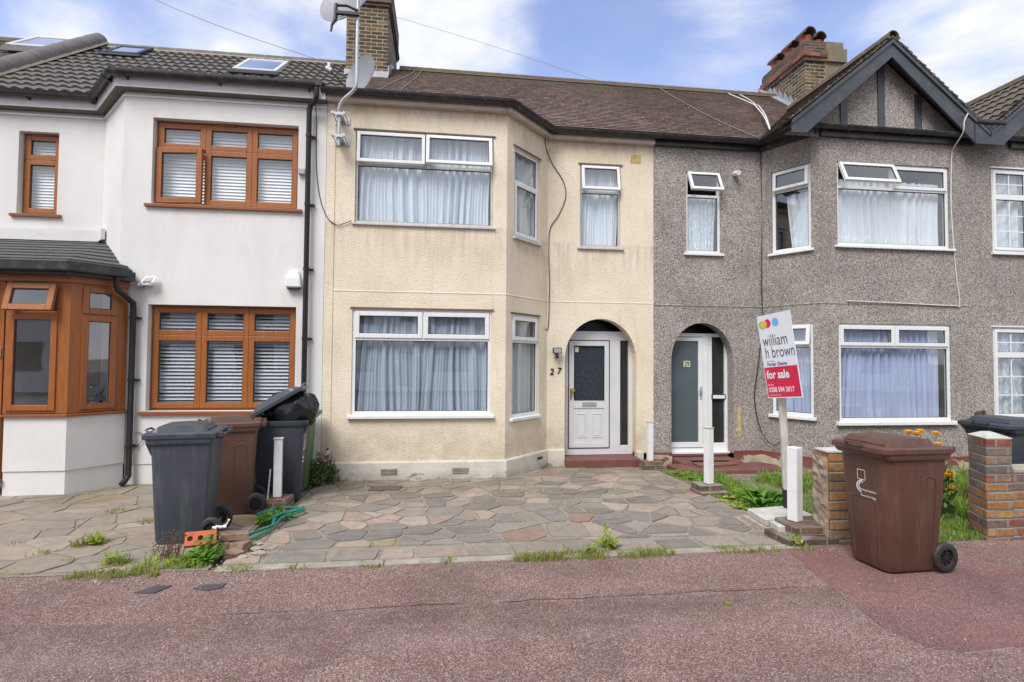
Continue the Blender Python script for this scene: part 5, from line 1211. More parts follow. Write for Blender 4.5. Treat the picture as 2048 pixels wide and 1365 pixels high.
    l = MB(); l.fbox(D, .645, .675, .012, .022, .98, 1.2); l.tube([D(.66, .022, 1.13), D(.66, .06, 1.13), D(.57, .06, 1.13)], .010, 8); l.build('door_handle', 'galv', DR, smooth=True)
    N = MB(); N.fbox(D, .355, .475, -.009, -.002, 1.535, 1.64); np_ = N.build('number_plate', 'cream_plate', DR)
    t = text_mb('29', 0.078, off=0.01, xs=0.85); m = MB(); m.add(solidify(t, .002), lambda v: D(v.x + .368, v.z - .0015, v.y + 1.55)); m.build('plate_digits', 'signblack', DR)
    st = MB()
    st.box(3.87, 4.94, 8.50, 9.3, ZB, 0.0); pts = [(3.62, 8.55), (3.7, 8.2), (3.95, 8.05), (4.9, 8.02), (5.35, 8.12), (5.42, 8.3), (5.3, 8.6)]
    st.extrude([(x, y, ZB) for x, y in pts], (0, 0, .13)); st.box(3.87, 4.94, 8.98, 9.3, 0.0, 0.05)
    st.build('doorstep', 'redpaint', H, bevel=0.02)
    bt = MB(); bt.fbox(F0, 1.5, 1.56, 0.0, 0.005, .35, .85); bt.build('stain_patch', 'ventbrick', H)
    # chimney
    c = MB(); c.box(7.56, 8.02, 10.55, 12.1, 6.5, 8.02)
    C = c.build('chimney', 'stock', H)
    c = MB(); c.box(8.02, 8.42, 10.545, 12.105, 6.5, 8.02); c.box(8.04, 8.49, 10.49, 12.16, 8.02, 8.30); c.box(8.04, 8.44, 10.53, 12.12, 8.30, 8.46); c.build('rendered_side', 'chimrender', C)
    c = MB(); c.box(7.52, 8.04, 10.51, 12.14, 8.02, 8.10); c.box(7.49, 8.04, 10.485, 12.17, 8.10, 8.19); c.box(7.52, 8.04, 10.51, 12.14, 8.19, 8.26); c.build('red_band', 'redband', C)
    c = MB(); c.box(7.55, 8.04, 10.54, 12.11, 8.26, 8.42); c.build('corbel', 'stockdark', C)
    c = MB(); c.box(7.56, 8.43, 10.55, 12.10, 8.42, 8.47); c.build('chimney_cap', 'mossmortar', C, bevel=.02)
    for x, y in ((7.76, 10.82), (8.1, 10.95), (7.76, 11.32), (7.76, 11.85)):
        q = MB(); q.tube([(x, y, 8.44), (x, y, 8.5), (x, y, 8.62), (x, y, 8.66), (x, y, 8.68)], [.125, .12, .11, .13, .13], 16)
        P = q.build('chimney_pot', 'terracotta', C, smooth=True)
        q = MB()
        arc = lambda yy, rr, dz=0: [(x + rr * math.cos(PI * k / 10), yy, 8.70 + dz + rr * math.sin(PI * k / 10)) for k in range(11)]
        q.loft([arc(y - .19, .135) + arc(y - .19, .112)[::-1], arc(y + .16, .135) + arc(y + .16, .112)[::-1]])
        q.box(x - .13, x - .11, y - .1, y + .1, 8.66, 8.71); q.box(x + .11, x + .13, y - .1, y + .1, 8.66, 8.71)
        q.build('pot_hood', 'pothood', C, smooth=True)
    l = MB(); n = 8
    for i in range(n):
        y0 = 10.5 + i * .19; z0 = 5.46 + (y0 - 8.7) * .787; l.extrude([(7.53, y0, z0), (7.53, y0 + .20, z0 + .10), (7.53, y0 + .16, z0 + .34), (7.53, y0 + .04, z0 + .16)], (.02, 0, 0))
        l.hexa([(7.38, y0, z0 + .012), (7.53, y0, z0 + .02), (7.53, y0 + .19, z0 + .17), (7.38, y0 + .19, z0 + .162), (7.38, y0, z0 + .03), (7.53, y0, z0 + .04), (7.53, y0 + .19, z0 + .19), (7.38, y0 + .19, z0 + .18)])
    l.box(7.4, 8.5, 10.42, 10.54, 6.84, 7.0)
    l.build('flashing', 'lead', C)
    return H
H29 = house29()

# ================================================================== house 31 (right edge) and 23 (left edge)
def house31():
    H = thing('terraced_house', (11.2, 8.0, -0.08), 'grey pebbledashed house at the right edge with white glazing bar windows and brown ridged roof', 'house', 'terraced houses of the row')
    F2 = Fr((8.62, BAY + .001), (11.27, BAY + .001)); F1 = Fr((11.27, BAY), (11.77, MAIN)); F0 = Fr((11.77, MAIN), (13.8, MAIN))
    w = MB(); up = (0.47, 2.45, 3.50, 4.91); dn = (0.44, 2.45, 0.72, 2.24)
    wallseg(w, F2, F2.L, ZB, 5.36, [up, dn]); wallseg(w, F1, F1.L, ZB, 5.36); wallseg(w, F0, F0.L, ZB, 5.36)
    w.build('wall', 'pebble', H, fixn=False)
    for o_, zt, gl, sd_ in ((up, 4.43, 'glass', 31), (dn, 1.78, 'glass_low', 32)):
        wn = window(H, F2, o_[0], o_[1], o_[2], o_[3], zt, [(1, 'sash')] * 3, [(1, 'sash')] * 3, glass=gl, rec=0.02, sw=0.05, mull=0.02, sill=('upvc', 0.03, 0.05, 0.05), bars=(2, 3), lintel='upvc', label='upstairs white window with glazing bars' if sd_ == 31 else 'downstairs white window with glazing bars and lace curtains')
        curtain_mb(F2, o_[0] + .05, o_[1] - .05, -0.13, o_[2] + .02, o_[3] - .04, sd_, 9, 0.03).build('curtain', 'voile' if sd_ == 31 else 'lace', wn, smooth=True, sharp=180)
    gable(H, 10.52, 'tilebrown', True, 1)
    gutter_path([(9.0, BAY), (11.8, BAY)], H, 5.40, 0.125, 0.06)
    b = MB(); b.box(8.52, 9.06, 7.738, 7.748, 5.19, 5.52); b.build('valley_board', 'barge', H, bevel=.004)
    b = MB(); b.box(8.55, 9.08, 7.70, 7.85, 5.52, 5.59); b.build('valley_gutter', 'gutter', H, bevel=.02)
    R = MB(); roof_patch(R, (8.62, MAIN - .15, 5.46), (13.8, MAIN - .15, 5.46), (8.62, RY, RZ), (13.8, RY, RZ), 14, 0.028, 250, .03, .165)
    R.poly([(8.62, RY, RZ), (13.8, RY, RZ), (13.8, 15.4, 5.4), (8.62, 15.4, 5.4)]); R.build('roof', 'tilebrown', H, fixn=False)
    sh = MB(); shell(sh, 8.62, 13.8)
    for z in (ZB, 2.62, 5.3): sh.poly([(8.63, 8.12, z), (11.2, 8.12, z), (11.7, 8.95, z), (13.8, 8.95, z), (13.8, 15.2, z), (8.63, 15.2, z)])
    sh.poly([(13.8, 8.85, ZB), (13.8, 15.2, ZB), (13.8, 15.2, 5.4), (13.8, 8.85, 5.4)])
    sh.build('inner_wall', 'darkroom', H, fixn=False)
    return H
H31 = house31()
def house23():
    H = thing('terraced_house', (-9.3, 8.85, -0.08), 'house at the far left edge with mossy brown tiled roof and a skylight', 'house', 'terraced houses of the row')
    F0 = Fr((-12.1, MAIN), (-6.89, MAIN)); w = MB(); wallseg(w, F0, F0.L, ZB, 5.3)
    w.poly([(-12.1, MAIN, ZB), (-12.1, 15.2, ZB), (-12.1, 15.2, 5.3), (-12.1, RY, RZ), (-12.1, MAIN, 5.3)]); w.poly([(-12.1, 15.2, ZB), (-6.89, 15.2, ZB), (-6.89, 15.2, 5.4), (-12.1, 15.2, 5.4)])
    w.build('wall', 'render', H, fixn=False)
    R = MB(); roof_patch(R, (-12.2, MAIN - .2, 5.45), (-6.9, MAIN - .2, 5.45), (-12.2, RY, RZ), (-6.9, RY, RZ), 40, 0.012, 3)
    R.poly([(-12.2, RY, RZ), (-6.9, RY, RZ), (-6.9, 15.4, 5.4), (-12.2, 15.4, 5.4)], uv=[(0, 0), (5, 0), (5, 40), (0, 40)]); R.build('roof', 'tile', H, fixn=False)
    ridge_tiles((-12.2, RY, RZ - .03), (-6.95, RY, RZ - .03), H, 'tileridge', 0.09, 16, mmat='mossmortar')
    RL(-7.80, -7.08, 10.75, 11.5, RZ + .02, (RZ - 5.45) / (RY - MAIN + .2), 0.13, H)
    return H
H23 = house23()

# houses across the street, behind the camera: what the windows reflect
def opposite():
    H = thing('terraced_row', (0, -14.5, -0.1), 'row of pale terraced houses with brown roofs on the opposite side of the street', 'houses')
    w = MB(); F = Fr((30, -14.5), (-30, -14.5)); ops = []
    for i in range(11):
        u = 2.5 + i * 5.2; ops += [(u, u + 2.0, 0.9, 2.3), (u, u + 2.0, 3.5, 4.9), (u + 3.0, u + 3.9, 0.1, 2.1), (u + 3.0, u + 3.8, 3.6, 4.9)]
    wallseg(w, F, 60, ZB, 5.4, ops); w.build('wall', 'render', H, fixn=False)
    g = MB(); g.poly([F(0, -.1, 0), F(60, -.1, 0), F(60, -.1, 5.3), F(0, -.1, 5.3)]); g.build('window', 'darkglass', H, fixn=False)
    r = MB(); r.poly([(30, -14.2, 5.35), (-30, -14.2, 5.35), (-30, -18, 8), (30, -18, 8)]); r.poly([(30, -18, 8), (-30, -18, 8), (-30, -21.5, 5.3), (30, -21.5, 5.3)]); r.build('roof', 'tilebrown', H, fixn=False)
    r = MB(); r.poly([F(0, -.12, 0), F(0, -7, 0), F(0, -7, 5.3), F(0, -3.5, 8), F(0, -.1, 5.3)]); r.poly([F(60, -.12, 0), F(60, -7, 0), F(60, -7, 5.3), F(60, -3.5, 8), F(60, -.1, 5.3)]); r.poly([F(0, -7, 0), F(60, -7, 0), F(60, -7, 5.3), F(0, -7, 5.3)]); r.build('side_wall', 'render', H, fixn=False)
opposite()
#@@PART2
# ------------------------------------------------------------------ wheelie bins
def rrect(x0, x1, h, c, z, n=3, cf=None):
    """rounded rectangle ring; cf = larger radius at the front (-x) corners"""
    cf = cf or c; pts = []
    for (cx, cy, r, a0) in ((x1 - c, h - c, c, 0), (x0 + cf, h - cf, cf, 90), (x0 + cf, -h + cf, cf, 180), (x1 - c, -h + c, c, 270)):
        for k in range(n + 1):
            a = math.radians(a0 + 90 * k / n); pts.append((cx + r * math.cos(a), cy + r * math.sin(a), z))
    return pts
def wheelie_bin(loc, yaw, body, lid, label, lid_open=0.0, panels=True, group='wheelie bins', scale=(1, 1, 1)):
    T = thing('wheelie_bin', (0, 0, 0), label, 'wheelie bin', group)
    b = MB()
    b.loft([rrect(-.245, .215, .195, .035, 0.015, 3, .07), rrect(-.26, .225, .215, .04, 0.05, 3, .075), rrect(-.285, .25, .245, .04, 0.50, 3, .075), rrect(-.305, .275, .268, .04, 0.885, 3, .075), rrect(-.305, .275, .268, .04, 0.93, 3, .07)], True, False)
    B = b.build('body', body, T, smooth=True, sharp=32)
    # inner liner wall so that an open bin is hollow
    b = MB(); b.loft([rrect(-.295, .265, .258, .04, 0.962, 3, .07), rrect(-.27, .24, .235, .04, 0.5, 3, .07)], False, True); b.build('liner', body, B, smooth=True)
    b = MB(); b.loft([rrect(-.325, .295, .288, .04, 0.905, 3, .06), rrect(-.345, .30, .292, .04, 0.925, 3, .06), rrect(-.35, .30, .292, .04, 0.955, 3, .06), rrect(-.30, .27, .262, .04, 0.962, 3, .05)], False, False)
    # lifting comb under the front rim
    if not panels: b.hexa([(-.305, -.20, .80), (-.30, -.20, .80), (-.30, .20, .80), (-.305, .20, .80), (-.352, -.22, .91), (-.30, -.22, .91), (-.30, .22, .91), (-.352, .22, .91)])
    b.build('rim', body, B, smooth=True, sharp=30)
    # recessed panel outlines on the sides and front
    if panels:
        p = MB()
        for s in (-1, 1):
            def S(x, z): 
                t = (z - .05) / .835; return (x, s * (.2155 + .053 * t + .001), z)
            w0, w1 = .02, .165
            arch = [S(w0, .08), S(w0, .70), S(w0 + .012, .745), S(w0 + .05, .768), S(w1 - .05, .768), S(w1 - .012, .745), S(w1, .70), S(w1 + .0, .08)]
            p.tube(arch, .0045, 6); 
        def Fp(y, z):
            t = (z - .05) / .835; return (-.26 - .045 * t - .001, y, z)
        p.tube([Fp(-.13, .08), Fp(-.135, .50), Fp(-.12, .545), Fp(-.08, .565), Fp(.08, .565), Fp(.12, .545), Fp(.135, .50), Fp(.13, .08)], .0045, 6)
        p.build('moulded_rib', body, B, smooth=True)
    # lid
    l = MB()
    l.loft([rrect(-.372, .315, .298, .04, 0.948, 3, .06), rrect(-.378, .318, .302, .04, 0.955, 3, .06), rrect(-.378, .318, .302, .04, 0.988, 3, .06), rrect(-.36, .305, .288, .04, 1.0, 3, .06), rrect(-.30, .29, .262, .04, 1.003, 3, .06)], True, True)
    # raised crown with a scoop at each side
    n = 12; top = []
    for k in range(n + 1):
        x = -.285 + .50 * k / n; z = 1.003 + (.014 if k in (0, n) else .046 + .010 * math.sin(PI * k / n)); top.append((x, z))
    for i in range(n):
        (x0, z0), (x1, z1) = top[i], top[i + 1]; w0 = .235 - .02 * (i / n); w1 = .235 - .02 * ((i + 1) / n)
        l.hexa([(x0, -w0, 1.0), (x1, -w1, 1.0), (x1, w1, 1.0), (x0, w0, 1.0), (x0, -w0 + .02, z0), (x1, -w1 + .02, z1), (x1, w1 - .02, z1), (x0, w0 - .02, z0)])
    l.tube([(-.372, -.09, .995), (-.40, -.08, 1.012), (-.40, .08, 1.012), (-.372, .09, .995)], .010, 6)
    for y in (-.22, .22): l.box(.285, .372, y - .03, y + .03, .955, .992)
    if lid_open:
        a = math.radians(lid_open); px, pz = .345, .965
        for v in l.v:
            dx, dz = v.x - px, v.z - pz; v.x = px + dx * math.cos(a) + dz * math.sin(a); v.z = pz - dx * math.sin(a) + dz * math.cos(a)
    l.build('lid', lid, T, smooth=True, sharp=28)
    h = MB(); h.tube([(.365, -.245, .965), (.365, .245, .965)], .014, 10); h.build('handle', lid, T, smooth=True)
    for y in (-.20, .20):
        h = MB(); h.box(.272, .375, y - .018, y + .018, .935, .975); h.build('hinge_bracket', body, T, bevel=.006)
    a = MB(); a.tube([(.275, -.215, .12), (.275, .215, .12)], .011, 8); a.build('axle', 'galv', T, smooth=True)
    for s in (-1, 1):
        w = MB(); y = s * .222
        rad = [(.070, -.024), (.104, -.027), (.117, -.017), (.119, 0), (.117, .017), (.104, .027), (.070, .024)]
        w.loft([[(.275 + r * math.cos(2 * PI * k / 28), y + q, .12 + r * math.sin(2 * PI * k / 28)) for k in range(28)] for r, q in rad], False, False)
        w.loft([[(.275 + r * math.cos(2 * PI * k / 28), y + q, .12 + r * math.sin(2 * PI * k / 28)) for k in range(28)] for r, q in ((.070, .024), (.064, 0), (.070, -.024))], False, False)
        Wh = w.build('wheel', 'rubber', T, smooth=True, sharp=50)
        w = MB(); w.tube([(.275, y - .018, .12), (.275, y + .018, .12)], .02, 12); w.tube([(.275, y - .004, .12), (.275, y + .004, .12)], .059, 24)
        for k in range(8):
            aa = 2 * PI * k / 8; d = (math.cos(aa), math.sin(aa)); e = (-d[1] * .006, d[0] * .006)
            P = [(.275 + d[0] * .018 + e[0], .12 + d[1] * .018 + e[1]), (.275 + d[0] * .057 + e[0], .12 + d[1] * .057 + e[1]), (.275 + d[0] * .057 - e[0], .12 + d[1] * .057 - e[1]), (.275 + d[0] * .018 - e[0], .12 + d[1] * .018 - e[1])]
            w.hexa([(p[0], y - .014, p[1]) for p in P] + [(p[0], y + .014, p[1]) for p in P])
        w.build('wheel_hub', 'hub', Wh, smooth=True, sharp=40)
        b = MB(); b.box(.19, .265, y - .05 if s > 0 else y + .035, y - .035 if s > 0 else y + .05, .03, .2); b.build('axle_bracket', body, T)
    T.location = loc; T.rotation_euler = (0, 0, yaw); T.scale = scale
    return T
def local_mark(parent_root, parent, verts_mb, name, mat):
    return verts_mb.build(name, mat, parent)

R_BIN = wheelie_bin((3.66, 4.08, 0.006), math.radians(3), 'bin_brown', 'bin_brown', 'big brown wheelie bin with closed lid standing on the pavement at the right', scale=(.93, .94, .985))
def bin_marks(T):
    T.location = (0, 0, 0); rz = T.rotation_euler.z; T.rotation_euler.z = 0
    B = [c for c in T.children if c.name.startswith('body')][0]
    def Fp(y, z, d=.0015):
        t = (z - .05) / .835; return Vector((-.26 - .045 * t - d, -y, z))
    m = MB(); s = .085; z0 = .70; y0 = -.06
    fr = lambda a, b: Fp(a, b)
    for (a, b, c, d) in ((y0, y0 + s, z0, z0 + .006), (y0, y0 + s, z0 + s - .006, z0 + s), (y0, y0 + .005, z0, z0 + s), (y0 + s - .005, y0 + s, z0, z0 + s)):
        m.poly([fr(a, c), fr(b, c), fr(b, d), fr(a, d)])
    m.build('address_square', 'paintmark', B, fixn=False)
    m = MB()
    for r0, r1, a0, a1, cx, cz in ((.058, .070, 95, 250, 0.0, .645), (.040, .050, 90, 235, 0.0, .648)):
        for k in range(14):
            t0, t1 = math.radians(a0 + (a1 - a0) * k / 14), math.radians(a0 + (a1 - a0) * (k + 1) / 14); g = math.sin(PI * k / 14) * .3 + .7
            m.poly([fr(cx + r0 * math.cos(t0) * 1.1, cz + r0 * math.sin(t0) * .8), fr(cx + r1 * math.cos(t0) * 1.1, cz + r1 * math.sin(t0) * .8), fr(cx + r1 * math.cos(t1) * 1.1, cz + r1 * math.sin(t1) * .8), fr(cx + r0 * math.cos(t1) * 1.1, cz + r0 * math.sin(t1) * .8)])
    m.build('crest_swoosh', 'paintmark', B, fixn=False)
    m = MB()
    m.add(text_mb('Barking & Dagenham', .016, off=.014, xs=.85), lambda v: fr(v.x - .035, v.y + .615)); m.add(text_mb('Recycling Only', .019, off=.02, xs=.95), lambda v: fr(v.x - .03, v.y + .565)); m.build('lettering', 'paintmark', B, fixn=False)
    T.rotation_euler.z = rz; T.location = (3.66, 4.08, 0.006)
bin_marks(R_BIN)
G_BIN = wheelie_bin((-2.29, 5.42, gz(5.5)), math.radians(9), 'bin_grey', 'bin_lidgrey', 'nearest dark grey wheelie bin with closed lid, behind the loose bricks at the left', panels=False, scale=(.85, .92, 1.0))
wheelie_bin((-2.24, 6.36, gz(6.4)), math.radians(16), 'bin_brownold', 'bin_brownold', 'faded brown wheelie bin with closed lid, between the two dark grey bins', scale=(.86, .92, 1.0))
O_BIN = wheelie_bin((-1.93, 6.98, gz(7)), math.radians(186), 'bin_black', 'bin_black', 'dark grey wheelie bin whose lid is propped open by a black rubbish bag', lid_open=31, panels=False)
wheelie_bin((-1.98, 7.56, gz(7.5)), math.radians(184), 'bin_green', 'bin_green', 'green wheelie bin mostly hidden behind the overfull dark bin')
wheelie_bin((6.40, 5.50, gz(5.5)), math.radians(4), 'bin_black', 'bin_black', 'dark grey wheelie bin behind the brick pier at the right edge', panels=False)
def house_marks():
    m = MB(); x = -1.93 + .29 + .012
    # white painted numerals on the front of the open bin
    def P(a, b): return Vector((-1.93 + .285 + (b - .05) * .054, 6.98 + a - .03, b - .05))
    T = O_BIN; T.location = (0, 0, 0); rz = T.rotation_euler.z; T.rotation_euler.z = 0
    B = [c for c in T.children if c.name.startswith('body')][0]
    def Fp(y, z):
        t = (z - .05) / .835; return Vector((-.26 - .045 * t - .0016, -y, z))
    for (a, b, c, d) in ((-.20, -.08, .45, .475), (-.20, -.08, .50, .525), (-.19, -.06, .60, .625), (-.14, -.11, .60, .72), (-.06, -.035, .62, .80)):
        m.poly([Fp(a, c), Fp(b, c), Fp(b, d), Fp(a, d)])
    m.build('painted_number', 'paintmark', B, fixn=False)
    T.rotation_euler.z = rz; T.location = (-1.93, 6.98, gz(7))
house_marks()
def rubbish_bag():
    r = random.Random(9); m = MB(); c = Vector((-1.80, 6.98, 0.98)); nu, nv = 44, 26; rings = []
    for j in range(1, nv):
        t = PI * j / nv; ring = []
        for i in range(nu):
            a = 2 * PI * i / nu; st = math.sin(t)
            f = 1 + .05 * math.sin(5 * a + 3 * t) + .035 * math.sin(11 * a - 5 * t) + .03 * math.sin(17 * a + 9 * math.cos(t)) + r.uniform(-.02, .02)
            z = -math.cos(t) * .19 * f
            if t > 2.2: f *= 1 + .12 * math.sin(9 * a) * (t - 2.2)
            ring.append(c + Vector((math.cos(a) * (abs(st) ** .6) * .31 * f, math.sin(a) * (abs(st) ** .6) * .25 * f, z * 1.12 + .03)))
        rings.append(ring)
    m.loft(rings)
    o = m.build('rubbish_bag', 'bag', None, smooth=True, sharp=60)
    tag(o, 'bulging black rubbish bag sticking out of the open dark bin', 'rubbish bag')
rubbish_bag()

# ------------------------------------------------------------------ white posts on brick stubs
def post(x, y, z0, z1, w, yaw, label, cap=0.0, marks=False):
    m = MB(); c, s = math.cos(yaw), math.sin(yaw)
    def Q(a, b, z): return (x + a * c - b * s, y + a * s + b * c, z)
    h = w / 2
    m.hexa([Q(-h, -h, z0), Q(h, -h, z0), Q(h, h, z0), Q(-h, h, z0), Q(-h, -h, z1), Q(h, -h, z1), Q(h, h, z1), Q(-h, h, z1)])
    o = m.build('post', 'postwhite', None, bevel=0.005); tag(o, label, 'post', 'white wooden posts along the driveway')
    if cap:
        k = MB(); h2 = h + cap; k.hexa([Q(-h2, -h2, z1 + .001), Q(h2, -h2, z1 + .001), Q(h2, h2, z1 + .001), Q(-h2, h2, z1 + .001), Q(-h2, -h2, z1 + .012), Q(h2, -h2, z1 + .012), Q(h2, h2, z1 + .012), Q(-h2, h2, z1 + .012)]); k.build('cap', 'concrete', o)
    return o
def stub(name, parts, label, mat='stub', cat='brick stub'):
    m = MB()
    for (x0, x1, y0, y1, z0, z1) in parts:
        r = random.Random(int(x0 * 100)); j = lambda: r.uniform(-.012, .012)
        m.hexa([(x0 + j(), y0 + j(), z0), (x1 + j(), y0 + j(), z0), (x1 + j(), y1 + j(), z0), (x0 + j(), y1 + j(), z0), (x0 + j(), y0 + j(), z1 + j() * .5), (x1 + j(), y0 + j(), z1 + j() * .5), (x1 + j(), y1 + j(), z1 + j() * .5), (x0 + j(), y1 + j(), z1 + j() * .5)])
    return tag(m.build(name, mat, None, bevel=0.008), label, cat, 'brick stubs of the old garden wall')
post(-1.80, 6.46, 0.095, 0.735, 0.085, 0.15, 'white wooden post with a chain in front of the open dark bin', .008)
post(3.30, 8.42, 0.055, 0.66, 0.080, 0.1, 'white wooden post beside the cream wall right of the arched door', .006)
post(3.42, 6.72, 0.075, 0.78, 0.088, 0.25, 'white wooden post in front of the grey house doorway', .006)
post(3.315, 4.83, 0.155, 0.84, 0.098, 0.42, 'white wooden post beside the sale board, nearest the pavement', 0)
stub('brick_footing', [(-2.02, -1.66, 6.30, 6.60, -.08, .09)], 'brick stub under the white post in front of the open dark bin')
stub('brick_footing', [(3.16, 3.50, 8.30, 8.58, -.13, -.03), (3.18, 3.48, 8.32, 8.56, -.03, .052)], 'dark brick stub under the white post at the cream wall')
stub('brick_footing', [(3.24, 3.60, 6.55, 6.90, -.1, -.005), (3.26, 3.56, 6.62, 6.88, -.005, .07)], 'mossy brick stub under the white post in front of the grey house')
stub('brick_footing', [(3.06, 3.58, 4.57, 4.92, -.05, .06), (3.20, 3.60, 4.66, 4.98, .06, .15)], 'broken brick footing under the post beside the sale board')
def chain():
    m = MB(); n = 20
    for i in range(n):
        z = 0.40 - i * .0195; x = -1.865 - i * .0008; y = 6.40 - .004 * i * .5; a = (i % 2) * PI / 2; d = Vector((math.cos(a), math.sin(a), 0))
        pts = [Vector((x, y, z)) + d * .007 * math.cos(t) + Vector((0, 0, .013 * math.sin(t))) for t in [2 * PI * k / 10 for k in range(11)]]
        m.tube(pts, .0028, 5)
    tag(m.build('chain', 'whiteplastic', None, smooth=True), 'white plastic chain hanging from the post in front of the open dark bin', 'chain')
chain()
# concrete slabs under the sale board
for (P, lab) in (([(3.14, 5.02), (3.18, 5.42), (3.74, 5.50), (3.72, 5.12)], 'pale concrete slab lying behind the other, at the foot of the sale board'), ([(3.13, 4.80), (3.16, 4.99), (3.86, 5.10), (3.92, 4.90)], 'pale concrete slab lying nearest the pavement, behind the white post')):
    m = MB(); m.extrude([(x, y, 0.045) for x, y in P], (0, 0, .065)); tag(m.build('concrete_slab', 'concrete', None, bevel=.006), lab, 'slab', 'concrete slabs by the sale board')
stub('brick_edging', [(3.12, 3.40, 4.95, 5.45, -.05, .042), (3.42, 3.70, 4.95, 5.45, -.05, .04)], 'low brick edging under the two concrete slabs', 'rubble')

# ------------------------------------------------------------------ sale board
def sale_board():
    T = thing('sale_board', (3.70, 5.42, -0.02), 'tilted white and red estate agent for sale board on a chipped wooden pole', 'for sale sign')
    a = Vector((3.64, 5.42, 0.02)); b = Vector((3.46, 5.24, 1.34)); top = Vector((3.38, 5.17, 1.95))
    d = (b - a).normalized(); w = .034
    def bar(p, q, w0, mat, name):
        x = Vector((.93, -.36, 0)); y = d.cross(x).normalized(); x = y.cross(d).normalized(); m = MB()
        m.hexa([p - x * w0 - y * w0, p + x * w0 - y * w0, p + x * w0 + y * w0, p - x * w0 + y * w0, q - x * w0 - y * w0, q + x * w0 - y * w0, q + x * w0 + y * w0, q - x * w0 + y * w0]); return m.build(name, mat, T, bevel=.004)
    s = a + d * .30
    bar(s, b + d * .55, w, 'oldpaint', 'pole'); bar(a - d * .08, s, w + .004, 'blackpaint', 'pole_foot')
    # board frame: width direction turns away to the left
    A = Vector((3.278, 5.366, 2.102)); Bp = Vector((3.38, 4.897, 2.156)); C = Vector((3.447, 4.917, 1.302)); E = Vector((3.355, 5.383, 1.27))
    A -= Vector((0, 0, 0)); ux = ((Bp - A) + (C - E)).normalized(); uz = ((A - E) + (Bp - C)); uz = (uz - ux * uz.dot(ux)).normalized(); cen = (A + Bp + C + E) / 4
    W_, H_ = .43, .855; un = ux.cross(uz).normalized()
    if un.dot(Vector((0, -1, 0))) < 0 and un.x > 0: un = -un
    un = -un if un.dot(Vector((0, 0, 1.65)) - cen) < 0 else un
    skew = 0.085   # the board hangs out of square
    def Q(x, y, k=0.0): return cen + ux * ((x - .5) * W_) + uz * ((y - .5) * H_) + un * (k)
    m = MB(); m.hexa([Q(0, 0, -.008), Q(1, 0, -.008), Q(1, 1, -.008), Q(0, 1, -.008), Q(0, 0, 0), Q(1, 0, 0), Q(1, 1, 0), Q(0, 1, 0)]); Bd = m.build('board', 'signwhite', T)
    e = .0012
    m = MB(); m.poly([Q(.015, .012, e), Q(.985, .012, e), Q(.985, .37, e), Q(.015, .37, e)]); m.build('red_panel', 'signred', Bd, fixn=False)
    def disc(cx, cy, rx, mat, k, col=None):
        m = MB(); m.poly([Q(cx + rx * math.cos(2 * PI * i / 28), cy + rx * W_ / H_ * math.sin(2 * PI * i / 28), k) for i in range(28)]); m.build('logo_disc', mat, Bd, fixn=False)
    disc(.14, .885, .10, 'green_dot', e); disc(.175, .885, .095, 'yel_dot', e * 2); disc(.215, .89, .08, 'ora_dot', e * 3); disc(.305, .895, .10, 'signred', e * 2.5); disc(.54, .895, .10, 'sky_dot', e)
    def wr(t, x, y, h, mat, xs=.8, off=0.0, wid=None):
        tm = text_mb(t, h, off=off, xs=xs); mx = max(v.x for v in tm.v); k = (wid * W_ / mx) if wid else 1.0
        m = MB(); m.add(tm, lambda v: Q(x + v.x * k / W_, y + v.y / H_, 2.2 * e)); m.build('lettering', mat, Bd, fixn=False)
    wr('william', .075, .625, .118, 'signblack', off=-.008, wid=.74); wr('h brown', .105, .480, .118, 'signblack', off=-.008, wid=.87)
    wr('incorporating', .12, .435, .013, 'signblue', wid=.24); wr('Porter Glenny', .12, .385, .036, 'signblue', off=.015, wid=.60)
    wr('for sale', .06, .235, .082, 'signwhite', off=.03, wid=.67); wr('Barking', .06, .150, .022, 'signwhite', wid=.16)
    wr('0208 594 3017', .06, .072, .050, 'signwhite', off=.02, wid=.76); wr('williamhbrown.co.uk', .065, .030, .016, 'signwhite', wid=.33)
sale_board()

# ------------------------------------------------------------------ brick piers and low wall
def bricks_wall(mb, x0, x1, y0, y1, z0, courses, ch=.083, seed=0, jit=.006):
    r = random.Random(seed)
    for c in range(courses):
        a, b = r.uniform(-jit, jit), r.uniform(-jit, jit); z = z0 + c * ch
        mb.box(x0 + a, x1 + a, y0 + b, y1 + b, z, z + ch - .0005)
def pier_left():
    m = MB(); bricks_wall(m, 3.50, 3.73, 4.60, 4.83, -.05, 10, .087, 3, .007)
    T = m.build('brick_pier', 'pierbrick2', None, bevel=.01); tag(T, 'narrow ochre brick pier with a ragged end, behind the big brown bin', 'brick pier')
    # ragged mortar on the broken side
    r = random.Random(5); q = MB(); v = []; rings = []
    for j in range(22):
        z = -.04 + j * .039; ring = []
        for i in range(7): ring.append((3.492 - abs(r.gauss(.008, .010)) * (1 if 0 < i < 6 else 0), 4.61 + i * .036, z))
        rings.append(ring)
    q.loft(rings, False, False, False); q.build('broken_mortar', 'piermortar', T)
    c = MB(); c.extrude([(3.48, 4.60, .822), (3.74, 4.59, .822), (3.75, 4.84, .822), (3.50, 4.82, .822)], (0, 0, .012)); c.build('mortar_cap', 'concrete', T)
pier_left()
